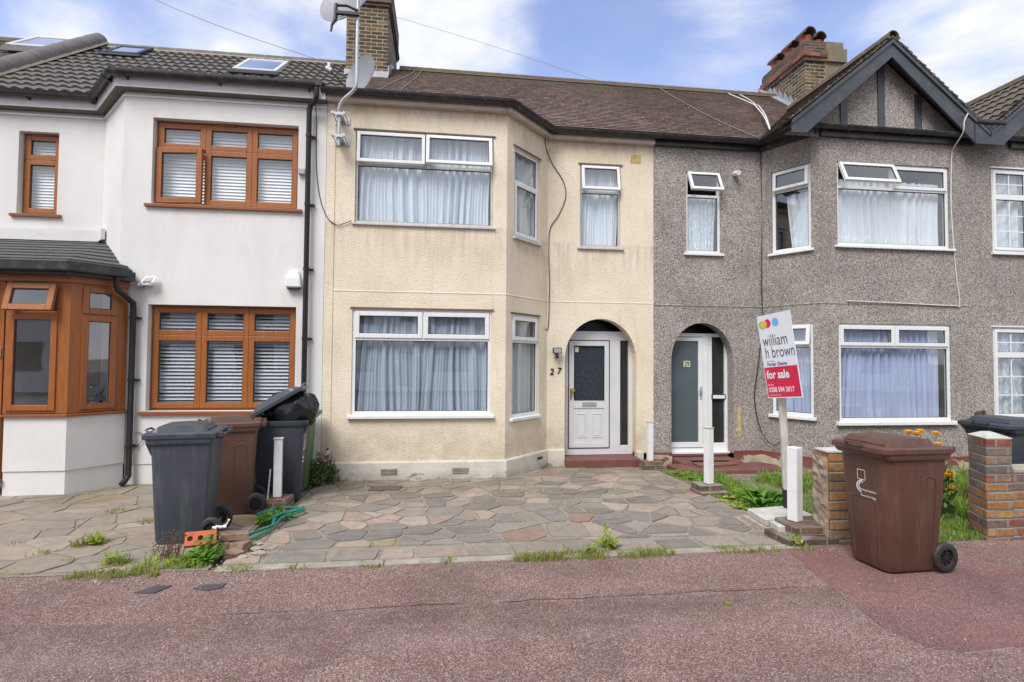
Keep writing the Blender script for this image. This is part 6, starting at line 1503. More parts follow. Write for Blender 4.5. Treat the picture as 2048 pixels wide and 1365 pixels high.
def pier_right():
    m = MB(); r = random.Random(8)
    for c_ in range(12):
        z = -.05 + c_ * .083; j = lambda: r.uniform(-.006, .006)
        q = [(5.03 + j(), 4.53 + j()), (5.30 + j(), 4.52 + j()), (5.44 + j(), 4.83 + j()), (5.17 + j(), 4.84 + j())]
        m.hexa([(x, y, z) for x, y in q] + [(x, y, z + .0825) for x, y in q])
    T = m.build('brick_pier', 'pierbrick', None, bevel=.008); tag(T, 'square mixed red and ochre brick pier with a cement cap at the right edge', 'brick pier')
    c = MB(); c.loft([[(5.025, 4.525, .944), (5.305, 4.515, .944), (5.445, 4.835, .944), (5.165, 4.845, .944)], [(5.16, 4.65, .985), (5.25, 4.645, .985), (5.31, 4.74, .985), (5.22, 4.745, .985)]]); c.build('pier_cap', 'concrete', T, bevel=.005)
    m = MB(); bricks_wall(m, 5.32, 9.5, 4.54, 4.74, -.05, 8, .083, 9, .004)
    W = m.build('garden_wall', 'pierbrick', None, bevel=.008); tag(W, 'low mixed brick garden wall joined to the pier at the right edge', 'garden wall')
    c = MB(); c.box(5.33, 9.5, 4.53, 4.75, .615, .66); c.build('coping', 'rubble', W, bevel=.012)
pier_right()
def timber_stump():
    m = MB(); m.hexa([(7.90, 7.2, -.1), (8.05, 7.2, -.1), (8.05, 7.28, -.1), (7.90, 7.28, -.1), (7.90, 7.2, .92), (7.93, 7.2, .94), (7.93, 7.28, .93), (7.90, 7.28, .90)]); m.hexa([(8.0, 7.2, .5), (8.055, 7.2, .5), (8.055, 7.28, .5), (8.0, 7.28, .5), (7.985, 7.2, .95), (8.02, 7.2, .90), (8.02, 7.28, .9), (7.985, 7.28, .93)])
    tag(m.build('fence_post', 'timber', None), 'split weathered fence post standing before the grey house at the right', 'fence post')
timber_stump()

# ------------------------------------------------------------------ loose bricks, hose and litter
def brick(loc, rot, mat, label, holes=False, size=(.215, .1, .065), seed=0, group='loose bricks by the grey bin'):
    r = random.Random(seed); m = MB(); L, W_, H_ = size
    if holes:
        n = 16; zs = (0, H_)
        # top and bottom faces with three round holes, built from fans of quads
        for hc in (-1, 0, 1):
            cx = hc * L / 3; x0, x1 = cx - L / 6, cx + L / 6; R = .021
            for z, fl in ((0, 1), (H_, 0)):
                for k in range(n):
                    a0, a1 = 2 * PI * k / n + PI / 4, 2 * PI * (k + 1) / n + PI / 4
                    def sqp(a):
                        c, s = math.cos(a), math.sin(a); t = 1 / max(abs(c), abs(s)); return (cx + c * t * L / 6, s * t * W_ / 2, z)
                    m.poly([(cx + R * math.cos(a0), R * math.sin(a0), z), sqp(a0), sqp(a1), (cx + R * math.cos(a1), R * math.sin(a1), z)])
            for k in range(n):
                a0, a1 = 2 * PI * k / n + PI / 4, 2 * PI * (k + 1) / n + PI / 4
                m.poly([(cx + R * math.cos(a0), R * math.sin(a0), 0), (cx + R * math.cos(a1), R * math.sin(a1), 0), (cx + R * math.cos(a1), R * math.sin(a1), H_), (cx + R * math.cos(a0), R * math.sin(a0), H_)])
        for P in ([(-L/2, -W_/2), (L/2, -W_/2)], [(L/2, -W_/2), (L/2, W_/2)], [(L/2, W_/2), (-L/2, W_/2)], [(-L/2, W_/2), (-L/2, -W_/2)]):
            m.poly([(P[0][0], P[0][1], 0), (P[1][0], P[1][1], 0), (P[1][0], P[1][1], H_), (P[0][0], P[0][1], H_)])
    else:
        j = lambda: r.uniform(-.012, .012)
        m.hexa([(x + j(), y + j(), z + j() * .4) for z in (0, H_) for x, y in ((-L/2, -W_/2), (L/2, -W_/2), (L/2, W_/2), (-L/2, W_/2))])
    o = m.build('brick', mat, None, bevel=.003 if not holes else 0, origin=(0, 0, 0)); o.location = loc; o.rotation_euler = rot
    return tag(o, label, 'brick', group)
brick((-1.96, 4.90, 0.13), (math.radians(62), 0, math.radians(14)), 'claybrick', 'new bright orange brick with three round holes, on the loose heap', True, (.225, .11, .075))
brick((-1.90, 4.96, 0.015), (0, 0, math.radians(10)), 'oldbrick', 'old brick at the bottom of the heap under the orange brick', seed=2, size=(.25, .12, .07))
brick((-1.75, 5.04, 0.085), (0, math.radians(6), math.radians(24)), 'oldbrick', 'worn brick on top of the heap right of the orange brick', seed=3, size=(.22, .11, .05))
brick((-1.73, 5.00, 0.0), (0, 0, math.radians(-16)), 'oldbrick', 'mortar caked brick under the worn one on the heap', seed=4, size=(.22, .13, .075))
brick((-1.70, 4.83, 0.0), (math.radians(8), 0, math.radians(42)), 'oldbrick', 'broken brick end lying lowest at the pavement edge', seed=5, size=(.16, .09, .05))
def mortar_shards():
    r = random.Random(12)
    for i, (x, y, s, lab) in enumerate([(-1.55, 4.98, .05, 'pale mortar lump right of the brick heap'), (-1.50, 4.86, .06, 'flat pale mortar lump between the heap and the paving'), (-1.60, 4.80, .045, 'small mortar lump at the pavement edge by the heap'), (-1.58, 5.12, .035, 'small pale pebble behind the brick heap')]):
        m = MB(); m.ball((x, y, .012), s, 8, 5, (1, .7, .35))
        for v in m.v: v += Vector((r.uniform(-.01, .01), r.uniform(-.01, .01), r.uniform(-.004, .004)))
        tag(m.build('mortar_lump', 'rubble', None), lab, 'rubble', 'lumps of old mortar')
    m = MB(); c = Vector((-1.87, 4.98, .20))
    for k in range(5): m.tube([c + Vector((k * .022 - .04, r.uniform(-.01, .01), r.uniform(-.01, .01))), c + Vector((k * .022 - .02 + r.uniform(-.01, .01), .01, r.uniform(0, .02)))], .012, 6)
    m.tube([c + Vector((.04, 0, .01)), c + Vector((.075, .01, .03)), c + Vector((.085, .01, .055))], .006, 6); m.ball(c + Vector((.088, .01, .06)), .010, 8, 5)
    tag(m.build('plastic_scrap', 'whiteplastic', None, smooth=True), 'crumpled white plastic scrap behind the orange brick', 'litter')
mortar_shards()
def spline(P, n=10):
    P = [Vector(p) for p in P]; out = []
    for i in range(len(P) - 1):
        p0 = P[max(0, i - 1)]; p1 = P[i]; p2 = P[i + 1]; p3 = P[min(len(P) - 1, i + 2)]
        for k in range(n):
            t = k / n; out.append(0.5 * ((2 * p1) + (p2 - p0) * t + (2 * p0 - 5 * p1 + 4 * p2 - p3) * t * t + (3 * p1 - p0 - 3 * p2 + p3) * t ** 3))
    out.append(P[-1]); return out
def cable(name, P, r, mat, label, cat, n=10, segs=6):
    m = MB(); m.tube(spline(P, n), r, segs); return tag(m.build(name, mat, None, smooth=True), label, cat)
def hose():
    m = MB()
    m.tube(spline([(-1.78, 5.16, .02), (-1.66, 5.30, .015), (-1.60, 5.55, .02), (-1.64, 5.80, .03), (-1.66, 6.02, .04), (-1.78, 6.12, .035), (-1.88, 6.02, .02)]), .016, 8)
    m.tube(spline([(-1.84, 5.22, .02), (-1.70, 5.40, .03), (-1.58, 5.60, .035), (-1.58, 5.85, .03), (-1.48, 6.05, .02), (-1.44, 6.18, .02), (-1.58, 6.24, .03), (-1.78, 6.20, .03)]), .013, 8)
    m.tube(spline([(-1.66, 5.78, .05), (-1.60, 5.95, .045), (-1.46, 6.12, .035), (-1.47, 6.22, .03)]), .017, 8)
    tag(m.build('garden_hose', 'hose', None, smooth=True), 'green garden hose lying twisted on the ground between the bins and the driveway', 'hose')
    m = MB(); m.tube(spline([(-1.80, 5.18, .035), (-1.62, 5.45, .04), (-1.56, 5.70, .035), (-1.55, 5.9, .03)]), .006, 6); tag(m.build('black_hose', 'blackcable', None, smooth=True), 'thin black tube twisted round the green hose', 'hose')
hose()
def brush():
    T = thing('squeegee', (-1.555, 8.0 - .12, gz(7.9)), 'blue squeegee with pale handles leaning on the cream wall by the weeds', 'squeegee')
    m = MB(); m.tube([(-1.60, 7.86, .0), (-1.565, 7.95, .36)], .009, 8); m.build('handle', 'upvc', T, smooth=True); m = MB(); m.tube([(-1.53, 7.86, .04), (-1.555, 7.95, .37)], .009, 8); m.build('handle', 'upvc', T, smooth=True)
    m = MB(); m.box(-1.64, -1.50, 7.80, 7.88, -.075, .01); m.ball((-1.53, 7.84, .03), .04, 8, 6); m.build('head', 'bluebrush', T, bevel=.01); m = MB(); m.ball((-1.56, 7.95, .37), .016, 8, 6); m.build('grip', 'blackm', T)
brush()
m = MB(); m.extrude([(4.05, 8.30, -.028), (4.15, 8.22, -.028), (4.75, 8.34, -.028), (4.72, 8.62, -.028), (4.05, 8.66, -.028)], (0, 0, .028)); tag(m.build('doormat', 'mat', None, bevel=.008), 'worn brown coir doormat on the red step of the grey house', 'doormat')
m = MB(); m.extrude([(-.92, 7.25, gz(7.25) + .004), (-.52, 7.25, gz(7.25) + .004), (-.50, 7.50, gz(7.5) + .004), (-.90, 7.50, gz(7.5) + .004)], (0, 0, .02)); tag(m.build('drain_cover', 'iron', None, bevel=.003), 'dark iron drain cover set in the paving before the cream house', 'drain cover')
for P, lab in (([(-2.10, 4.17), (-1.96, 4.15), (-1.90, 4.27), (-2.02, 4.28)], 'flat grey slate scrap on the pavement, the left one of two'), ([(-1.73, 4.20), (-1.62, 4.15), (-1.54, 4.19), (-1.53, 4.27), (-1.68, 4.26)], 'dark slate scrap on the pavement nearer the driveway, the right one of two')):
    m = MB(); m.extrude([(x, y, .002) for x, y in P], (0, 0, .006)); tag(m.build('slate_piece', 'slate', None), lab, 'slate')
m = MB(); m.extrude([(1.93, 3.55, .003), (1.955, 3.535, .003), (1.975, 3.56, .003), (1.965, 3.59, .003), (1.935, 3.585, .003)], (0, 0, .003)); tag(m.build('leaf', 'leafy', None), 'single pale yellow green leaf lying on the red pavement', 'leaf')

# ------------------------------------------------------------------ things fixed to the houses
def fittings():
    T = thing('alarm_box', (-2.06, 7.96, 2.6), 'white burglar alarm box high on the white house beside its downpipe', 'alarm box')
    m = MB(); m.loft([[(x, y, z) for x, y in ((-2.165, 7.90), (-1.955, 7.90), (-1.955, 7.986), (-2.165, 7.986))] for z in (2.625, 2.64)] + [[(-2.155, 7.90, 2.75), (-1.965, 7.90, 2.75), (-1.965, 7.986, 2.75), (-2.155, 7.986, 2.75)], [(-2.125, 7.93, 2.85), (-1.995, 7.93, 2.85), (-1.995, 7.986, 2.85), (-2.125, 7.986, 2.85)], [(-2.09, 7.95, 2.87), (-2.03, 7.95, 2.87), (-2.03, 7.986, 2.87), (-2.09, 7.986, 2.87)]])
    m.build('cover', 'whiteplastic', T, bevel=.012); m = MB(); m.box(-2.14, -1.98, 7.905, 7.986, 2.595, 2.622); m.build('strobe', 'blackm', T, bevel=.006)
    T = thing('security_light', (-4.02, 7.95, 2.6), 'small white security light on the white house by the porch roof', 'security light')
    m = MB(); m.box(-3.99, -3.90, 7.87, 7.986, 2.60, 2.625); m.hexa([(-4.0, 7.86, 2.63), (-3.85, 7.86, 2.64), (-3.83, 7.93, 2.73), (-3.98, 7.93, 2.72), (-3.99, 7.87, 2.625), (-3.84, 7.87, 2.635), (-3.82, 7.94, 2.725), (-3.97, 7.94, 2.715)]); m.build('housing', 'whiteplastic', T, bevel=.004)
    m = MB(); m.hexa([(-3.975, 7.854, 2.645), (-3.875, 7.854, 2.65), (-3.855, 7.918, 2.715), (-3.955, 7.918, 2.71), (-3.975, 7.858, 2.643), (-3.875, 7.858, 2.648), (-3.855, 7.922, 2.713), (-3.955, 7.922, 2.708)]); m.build('lens', 'lightgrey', T)
    m = MB(); m.box(-4.08, -4.0, 7.90, 7.986, 2.58, 2.66); m.ball((-4.03, 7.90, 2.60), .03, 10, 6); m.build('sensor', 'grey_plastic', T, bevel=.005)
    m = MB(); m.box(-2.03, -1.935, 7.93, 7.986, 4.225, 4.30); tag(m.build('junction_box', 'grey_plastic', None, bevel=.004), 'small grey box on the white house left of the downpipe, upstairs', 'junction box')
    cable('hanging_cable', [(-4.06, 7.97, .62), (-3.99, 7.97, .62), (-3.97, 7.965, .52), (-4.03, 7.96, .46), (-4.08, 7.97, .47)], .006, 'greycable', 'short looped cable low on the white house beside the downpipe', 'cable')
    # floodlight by the arched door
    T = thing('floodlight', (1.88, 8.8, 1.75), 'small black floodlight with sensor on the cream wall beside the arched door', 'floodlight')
    m = MB(); m.box(1.79, 1.935, 8.72, 8.79, 1.745, 1.84); m.box(1.84, 1.88, 8.79, 8.848, 1.72, 1.80); m.build('housing', 'blackm', T, bevel=.008)
    m = MB(); m.box(1.802, 1.923, 8.714, 8.719, 1.757, 1.828); m.build('lens', 'lightgrey', T); m = MB(); m.ball((1.86, 8.76, 1.69), .03, 12, 8); m.box(1.845, 1.875, 8.745, 8.775, 1.70, 1.745); m.build('sensor', 'blackm', T, smooth=True)
    # sensor on grey house
    m = MB(); m.tube([(4.99, 8.70, 4.86), (4.99, 8.81, 4.88)], [.042, .046], 14); m.tube([(4.99, 8.80, 4.88), (4.99, 8.848, 4.88)], .035, 12); tag(m.build('wall_sensor', 'whiteplastic', None, smooth=True), 'round white sensor upstairs on the grey house between two windows', 'sensor')
    # wall mast with a big dish behind it
    T = thing('antenna_mast', (-1.46, 7.8, 4.6), 'galvanised swan neck mast bracketed to the cream wall, carrying a dish', 'mast')
    m = MB(); m.tube(spline([(-1.455, 7.78, 4.60), (-1.455, 7.78, 5.0), (-1.46, 7.77, 5.10), (-1.40, 7.74, 5.22), (-1.25, 7.68, 5.34), (-1.21, 7.66, 5.45), (-1.21, 7.66, 5.9), (-1.21, 7.66, 7.4)], 6), .024, 12); m.build('pole', 'galv', T, smooth=True)
    for z in (5.03, 4.72):
        m = MB(); m.box(-1.56, -1.34, 7.985, 7.999, z - .05, z + .05); m.box(-1.50, -1.41, 7.79, 7.985, z - .018, z + .018); m.box(-1.545, -1.365, 7.735, 7.752, z - .02, z + .02)
        for x in (-1.535, -1.375): m.tube([(x, 7.71, z), (x, 7.99, z)], .009, 6); m.box(x - .016, x + .016, 7.70, 7.72, z - .016, z + .016)
        m.build('wall_bracket', 'galv', T, bevel=.002)
    def dish(T, c, nrm, R, mat, name='reflector', depth=.16, sq=1.1):
        nrm = Vector(nrm).normalized(); x = nrm.cross(Vector((0, 0, 1))).normalized(); y = x.cross(nrm).normalized(); c = Vector(c); m = MB(); rings = []
        for back in (0, 1):
            for j in range(0, 9):
                q = (j if not back else 8 - j) / 8; rr = max(.012, R * q)
                rings.append([c + x * rr * math.cos(2 * PI * k / 40) + y * rr * sq * math.sin(2 * PI * k / 40) + nrm * (depth * R * 1.6 * (q * q - 1) - (.008 if back else 0)) for k in range(40)])
        m.loft(rings, True, True); o = m.build(name, mat, T, smooth=True, sharp=40); return x, y, nrm, c
    D = thing('satellite_dish', (-1.45, 7.85, 6.5), 'large grey satellite dish high on the mast in front of the brick chimney', 'satellite dish')
    x, y, n_, c = dish(D, (-1.43, 7.92, 6.78), (-.40, -.82, .36), .41, 'dish', depth=.12)
    m = MB(); m.tube([(-1.21, 7.70, 6.42), (-1.30, 7.78, 6.47), (-1.52, 7.82, 6.52)], .018, 8); m.box(-1.52, -1.18, 7.60, 7.65, 6.36, 6.40); m.tube([(-1.52, 7.70, 6.53), (-1.35, 7.64, 6.50), (-1.20, 7.64, 6.44)], .02, 8); m.build('mounting_arm', 'blackm', D, smooth=True)
    m = MB(); m.tube([(-1.50, 7.66, 6.52), (-1.50, 7.62, 6.38), (-1.50, 7.60, 6.26), (-1.535, 7.58, 6.18), (-1.545, 7.57, 6.08)], [.026, .022, .03, .018, .012], 10); m.tube([(-1.46, 7.62, 6.42), (-1.475, 7.61, 6.28), (-1.51, 7.59, 6.2)], .007, 6); m.build('receiver', 'blackm', D, smooth=True)
    D = thing('satellite_dish', (-1.55, 9.6, 6.2), 'smaller grey satellite dish seen nearly edge on, low on the roof before the chimney', 'satellite dish')
    dish(D, (-1.42, 9.35, 6.42), (-.62, -.76, .20), .33, 'dish', depth=.14)
    m = MB(); m.tube([(-1.50, 9.3, 5.98), (-1.62, 9.25, 6.12), (-1.88, 9.2, 6.38)], .011, 8); m.build('arm', 'blackm', D, smooth=True); m = MB(); m.tube([(-1.95, 9.2, 6.42), (-1.86, 9.2, 6.38)], .032, 10); m.box(-1.92, -1.88, 9.17, 9.23, 6.42, 6.50); m.build('receiver', 'whiteplastic', D, smooth=True)
    m = MB(); m.tube([(-1.40, 9.35, 6.2), (-1.35, 9.5, 6.05), (-1.35, 9.6, 5.95)], .02, 8); m.build('mount', 'galv', D, smooth=True)
    w = MAIN - .013
    cable('wall_cable', [(1.64, 8.74, 5.26), (1.67, 8.80, 5.12), (1.80, w, 4.86), (1.97, w, 4.60), (2.01, w, 4.35), (1.90, w, 4.05), (1.75, w, 3.80), (1.73, w, 3.4), (1.745, w, 2.9), (1.735, w - .015, 2.6), (1.735, w, 2.3), (1.72, w, 2.16), (1.67, w - .03, 2.13), (1.645, w - .04, 2.20)], .007, 'blackcable', 'loose black cable snaking down the cream wall right of the bay', 'cable')
    b_ = BAY - .02
    cable('wall_cable', [(-1.79, 7.78, 5.36), (-1.80, b_ - .02, 5.0), (-1.80, b_, 4.6), (-1.78, b_, 4.2), (-1.72, b_, 3.85), (-1.62, b_, 3.62), (-1.50, b_, 3.53), (-1.40, b_, 3.555), (-1.30, b_, 3.60)], .006, 'blackcable', 'thin black cable sagging from the gutter to the cream house upstairs window', 'cable')
    def rp(x, y, h=.025): return (x, y, 5.46 + (y - 8.7) * .787 + h)
    cable('roof_cable', [rp(4.75, 11.55), rp(4.78, 11.0), rp(4.9, 10.2), rp(5.05, 9.5), rp(5.25, 8.9), rp(5.35, 8.72)], .008, 'greycable', 'thin grey cable running down the brown roof tiles above the grey house door', 'cable')
    cable('roof_cable', [rp(6.33, 11.58), rp(6.42, 11.2), rp(6.5, 10.8), rp(6.2, 10.0), rp(5.9, 9.2), rp(5.55, 8.75), (5.3, 8.2, 5.50)][:3] + [(6.3, 10.3, 6.82), (5.9, 9.4, 6.2), (5.6, 8.75, 5.66)], .012, 'whitecable', 'white cable draped over the brown roof towards the gable', 'cable')
    cable('roof_cable', [rp(6.62, 11.58), rp(6.62, 11.1), rp(6.55, 10.7), (6.35, 10.3, 6.85), (5.93, 9.4, 6.22), (5.62, 8.78, 5.69)], .010, 'whitecable', 'second white cable on the brown roof, meeting the first one', 'cable')
    def rb(x, y, h=.03): return (x, y, 5.46 + (y - 8.7) * .787 + h)
    for (a, b_s, lab) in ((-0.62, [(-0.72, 11.1), (-.98, 10.5), (-1.18, 9.9), (-1.24, 9.4)], 'thin grey wire on the brown roof, nearest the chimney'), (-0.50, [(-0.54, 11.1), (-.66, 10.6), (-.80, 10.0), (-.86, 9.4)], 'thin grey wire on the brown roof, farther from the chimney')):
        cable('roof_wire', [rb(a, 11.5)] + [rb(*q) for q in b_s], .008, 'greycable', lab, 'wire')
    cable('bundle_cable', [(8.36, 7.71, 5.66), (8.27, 7.69, 5.52), (8.26, 7.71, 5.34), (8.30, 7.9, 5.18), (8.33, 7.98, 5.04), (8.31, 7.985, 4.2), (8.37, 7.985, 3.2), (8.43, 7.985, 2.62), (8.30, 7.98, 2.58), (7.4, 7.98, 2.60), (6.4, 7.98, 2.62)], .009, 'whitecable', 'white cable looping over the gable end and running down the grey wall', 'cable')
    cable('wall_cable', [(5.47, 8.825, 5.3), (5.49, 8.83, 4.2), (5.47, 8.825, 3.0), (5.48, 8.825, 2.3), (5.40, 8.825, 1.6), (5.33, 8.83, 1.0), (5.42, 8.78, .45), (5.52, 8.60, .24), (5.60, 8.50, .32)], .009, 'blackcable', 'black cable down the corner of the grey house to its loose bottom loop', 'cable')
    cable('overhead_wire', [(-9.0, 11.3, 10.3), (-6.19, 11.3, 8.86), (-4.52, 11.3, 8.21), (-2.6, 11.4, 7.72)], .005, 'greycable', 'overhead wire crossing the sky above the grey roof of the white house', 'wire')
    cable('overhead_wire', [(-1.25, 11.3, 8.72), (0.72, 11.3, 8.29), (2.98, 11.4, 7.78), (4.0, 11.6, 7.66)], .003, 'greycable', 'faint overhead wire from the chimney across the sky to the right', 'wire')
fittings()
def succulent():
    T = thing('potted_succulent', (-4.42, 7.95, .93), 'spiky green succulent in a white pot behind the porch window', 'plant')
    m = MB(); m.tube([(-4.46, 7.86, .94), (-4.46, 7.86, 1.04)], [.08, .10], 16); m.build('pot', 'pot', T, smooth=True)
    r = random.Random(2); m = MB()
    for k in range(26):
        a = r.uniform(0, 2 * PI); t = r.uniform(.2, 1.1); L = r.uniform(.12, .21); d = Vector((math.cos(a) * math.sin(t), math.sin(a) * math.sin(t) * .6, math.cos(t))); s = Vector((-math.sin(a), math.cos(a), 0)) * .014; c = Vector((-4.46, 7.86, 1.03))
        m.poly([c - s, c + s, c + d * L * .6 + s * .9 + Vector((0, 0, .0)), c + d * L + Vector((0, 0, .02)), c + d * L * .6 - s * .9], tint=r.random())
    m.build('leaves', 'succ', T, fixn=False)
succulent()

# ------------------------------------------------------------------ vegetation
def blades(m, x, y, z, n, h, spread, r, w=.006, lean=.5, flat=False):
    for _ in range(n):
        a = r.uniform(0, 2 * PI); d = r.random() ** .7 * spread; bx, by = x + d * math.cos(a), y + d * math.sin(a) * .8
        L = h * r.uniform(.35, 1.15) * (1.15 - .6 * d / spread); a2 = a + r.uniform(-1.0, 1.0); ln = lean * r.uniform(.2, 1.2); dx, dy = math.cos(a2) * ln, math.sin(a2) * ln; a3 = r.uniform(0, PI); sx, sy = math.cos(a3) * w, math.sin(a3) * w; t = r.random()
        p1 = (bx + dx * L * .35, by + dy * L * .35, z + L * .62); p2 = (bx + dx * L, by + dy * L, z + L * (.95 - .3 * ln))
        m.poly([(bx - sx, by - sy, z), (bx + sx, by + sy, z), (p1[0] + sx * .8, p1[1] + sy * .8, p1[2]), (p1[0] - sx * .8, p1[1] - sy * .8, p1[2])], tint=t)
        m.poly([(p1[0] - sx * .8, p1[1] - sy * .8, p1[2]), (p1[0] + sx * .8, p1[1] + sy * .8, p1[2]), p2], tint=t)
def rosette(m, x, y, z, n, L, r, w=.3, up=.5):
    for _ in range(n):
        a = r.uniform(0, 2 * PI); t = r.uniform(.15, 1.0) * up + .15; l = L * r.uniform(.5, 1.1); d = Vector((math.cos(a), math.sin(a), 0)); s = Vector((-math.sin(a), math.cos(a), r.uniform(-.3, .3))) * l * w * .5; c = Vector((x + r.uniform(-.02, .02), y + r.uniform(-.02, .02), z)); k = r.random()
        q = [c + d * l * u + Vector((0, 0, l * (t * 1.6 * u - t * .9 * u * u))) for u in (0, .25, .5, .75, 1.0)]; ww = (.15, .7, 1.0, .75, .05)
        for i in range(4): m.poly([q[i] - s * ww[i], q[i] + s * ww[i], q[i + 1] + s * ww[i + 1], q[i + 1] - s * ww[i + 1]], tint=k)
def leafy(m, x, y, z, n, rad, h, r, ls=.03):
    for _ in range(n):
        a = r.uniform(0, 2 * PI); d = r.random() ** .6 * rad; p = Vector((x + d * math.cos(a), y + d * math.sin(a), z + r.uniform(.02, h) * (1 - .45 * (d / rad) ** 2))); n_ = Vector((r.uniform(-1, 1), r.uniform(-1, 1), r.uniform(.1, 1))).normalized(); u = n_.orthogonal().normalized(); v = n_.cross(u); l = ls * r.uniform(.6, 1.3); k = r.random()
        m.poly([p - u * l, p + v * l * .42, p + u * l, p - v * l * .42], tint=k)
def veg():
    r = random.Random(21)
    # grass of the garden of the grey house
    m = MB()
    for _ in range(150):
        x = r.uniform(3.7, 4.15); y = r.uniform(5.4, 7.9)
        if x < 3.62 + (y - 5.4) * .02: continue
        blades(m, x, y, gz(y) - .02, 26, r.uniform(.06, .15), .12, r, .005)
    for _ in range(120): x = r.uniform(3.42, 3.85); y = r.uniform(5.55, 8.2); blades(m, x, y, gz(y) - .02, 22, r.uniform(.05, .12), .10, r, .005)
    for _ in range(36): x = r.uniform(4.4, 5.3); y = r.uniform(5.6, 7.6); blades(m, x, y, gz(y) - .02, 16, r.uniform(.05, .13), .1, r, .005)
    tag(m.build('grass', 'grass', None, fixn=False), kind='stuff')
    m = MB()
    for _ in range(560):
        x = r.uniform(4.3, 8.3); y = r.uniform(4.85, 7.6)
        if x < 4.3 + (y - 4.85) * .1: continue
        blades(m, x, y, gz(y) - .02, 26, r.uniform(.10, .27), .13, r, .006, .7)
    for _ in range(60): x = r.uniform(4.5, 5.3); y = r.uniform(4.58, 4.95); blades(m, x, y, -.01, 18, r.uniform(.04, .12), .08, r, .004)
    tag(m.build('grass', 'grass', None, fixn=False), kind='stuff')
    # grass along the pavement edge and in the joints
    m = MB(); 
    for _ in range(130):
        t = r.random(); x = 0.62 + t * 1.35
        if 1.42 < x < 1.50: continue
        blades(m, x, r.uniform(4.47, 4.60), .0, 16, r.uniform(.035, .11) * (1.2 if .9 < x < 1.4 else .9), .05, r, .0035)
    for x0, x1, n in ((2.35, 2.95, 45), (-.60, -.45, 7), (-1.15, -1.0, 4), (0.0, .1, 6), (3.05, 3.25, 14), (-2.75, -2.1, 60), (-1.75, -1.45, 14)):
        for _ in range(n): blades(m, r.uniform(x0, x1), r.uniform(4.46, 4.60), .0, 10, r.uniform(.03, .08), .04, r, .0035)
    for (x, y, n, h, s) in [(-3.02, 5.35, 60, .10, .10), (-3.1, 5.28, 60, .14, .08), (-3.3, 5.1, 40, .06, .13), (-2.9, 6.0, 50, .10, .12), (-3.5, 6.5, 40, .1, .1), (-3.0, 7.0, 30, .15, .05), (-2.75, 6.9, 46, .13, .06), (-2.45, 7.4, 24, .10, .05), (-2.62, 5.9, 40, .09, .12), (-2.45, 5.7, 40, .10, .09), (-2.5, 4.75, 70, .12, .09), (-2.35, 5.05, 36, .07, .14), (-2.0, 4.68, 60, .09, .14), (-3.2, 4.62, 30, .04, .14), (-2.95, 4.9, 20, .05, .06), (-3.7, 5.4, 30, .05, .1),
                               (2.0, 7.3, 14, .04, .06), (2.45, 6.6, 8, .05, .03), (.9, 7.75, 20, .04, .2), (1.45, 4.72, 26, .18, .03), (2.2, 8.45, 20, .05, .15), (-1.45, 6.9, 14, .05, .1), (3.1, 6.35, 24, .05, .08)]:
        blades(m, x, y, gz(y), n, h, s, r, .004, .8)
    tag(m.build('grass', 'grassdry', None, fixn=False), kind='stuff')
    # single plants
    def plant(name, fn, mat, label, cat, loc, group=None):
        T = thing(name, loc, label, cat, group); m = MB(); fn(m); m.build('leaves', mat, T, fixn=False); return T
    def f(m):
        for (x, y, n, L) in ((3.62, 5.92, 40, .22), (3.80, 6.0, 46, .25), (3.72, 6.2, 40, .24), (3.95, 6.1, 34, .22), (3.70, 5.75, 26, .17), (3.88, 5.85, 26, .18)): rosette(m, x, y, gz(y), n, L, r, .22, 1.1)
    plant('dock_plant', f, 'leafd', 'large dark green dock plant between two white posts', 'plant', (3.75, 6.0, gz(6)))
    def f(m):
        for _ in range(34): x, y = r.uniform(3.38, 3.78), r.uniform(5.50, 5.95); rosette(m, x, y, gz(y), 9, .085, r, .7, .45)
        for _ in range(14): x, y = r.uniform(3.36, 3.6), r.uniform(5.9, 6.5); rosette(m, x, y, gz(y), 8, .07, r, .7, .45)
    plant('creeping_weed', f, 'leafy', 'pale green creeping weed along the driveway edge before the dock plant', 'weed', (3.55, 5.7, gz(5.7)))
    def f(m):
        for _ in range(26): x, y = r.uniform(3.52, 3.95), r.uniform(6.9, 8.1); rosette(m, x, y, gz(y), 9, .10, r, .6, .5)
    plant('creeping_weed', f, 'leafd', 'green weed patch growing along the foot of the grey house step', 'weed', (3.7, 7.6, gz(7.6)))
    def f(m):
        for (x, y, n, rad, h) in ((-1.62, 7.80, 420, .20, .42), (-1.50, 7.86, 160, .12, .34), (-1.70, 7.65, 220, .16, .36)): leafy(m, x, y, gz(y), n, rad, h, r, .03)
    T = plant('wall_weed', f, 'leafwall', 'bushy weed with faded pink flowers between the bins and the cream wall', 'weed', (-1.62, 7.75, gz(7.75)))
    m = MB()
    for _ in range(26): m.ball((-1.62 + r.uniform(-.2, .2), 7.72 + r.uniform(-.12, .05), .28 + r.uniform(-.04, .10)), .012, 6, 4)
    m.build('flowers', 'petalp', T)
    m = MB()
    for _ in range(16): a = r.uniform(-.15, .15); m.tube([(-1.62 + a, 7.78, gz(7.8)), (-1.62 + a * 1.6, 7.74, .3 + r.uniform(-.1, .1))], .004, 4)
    m.build('stems', 'stem', T)
    def f(m):
        for (x, y, n, rad, h) in ((-1.68, 6.0, 150, .12, .14), (-1.74, 5.88, 120, .1, .12), (-1.60, 5.98, 110, .09, .10)): leafy(m, x, y, gz(y), n, rad, h, r, .028)
    plant('low_weed', f, 'leafd', 'low green weed at the foot of the chained post', 'weed', (-1.68, 5.95, gz(6)))
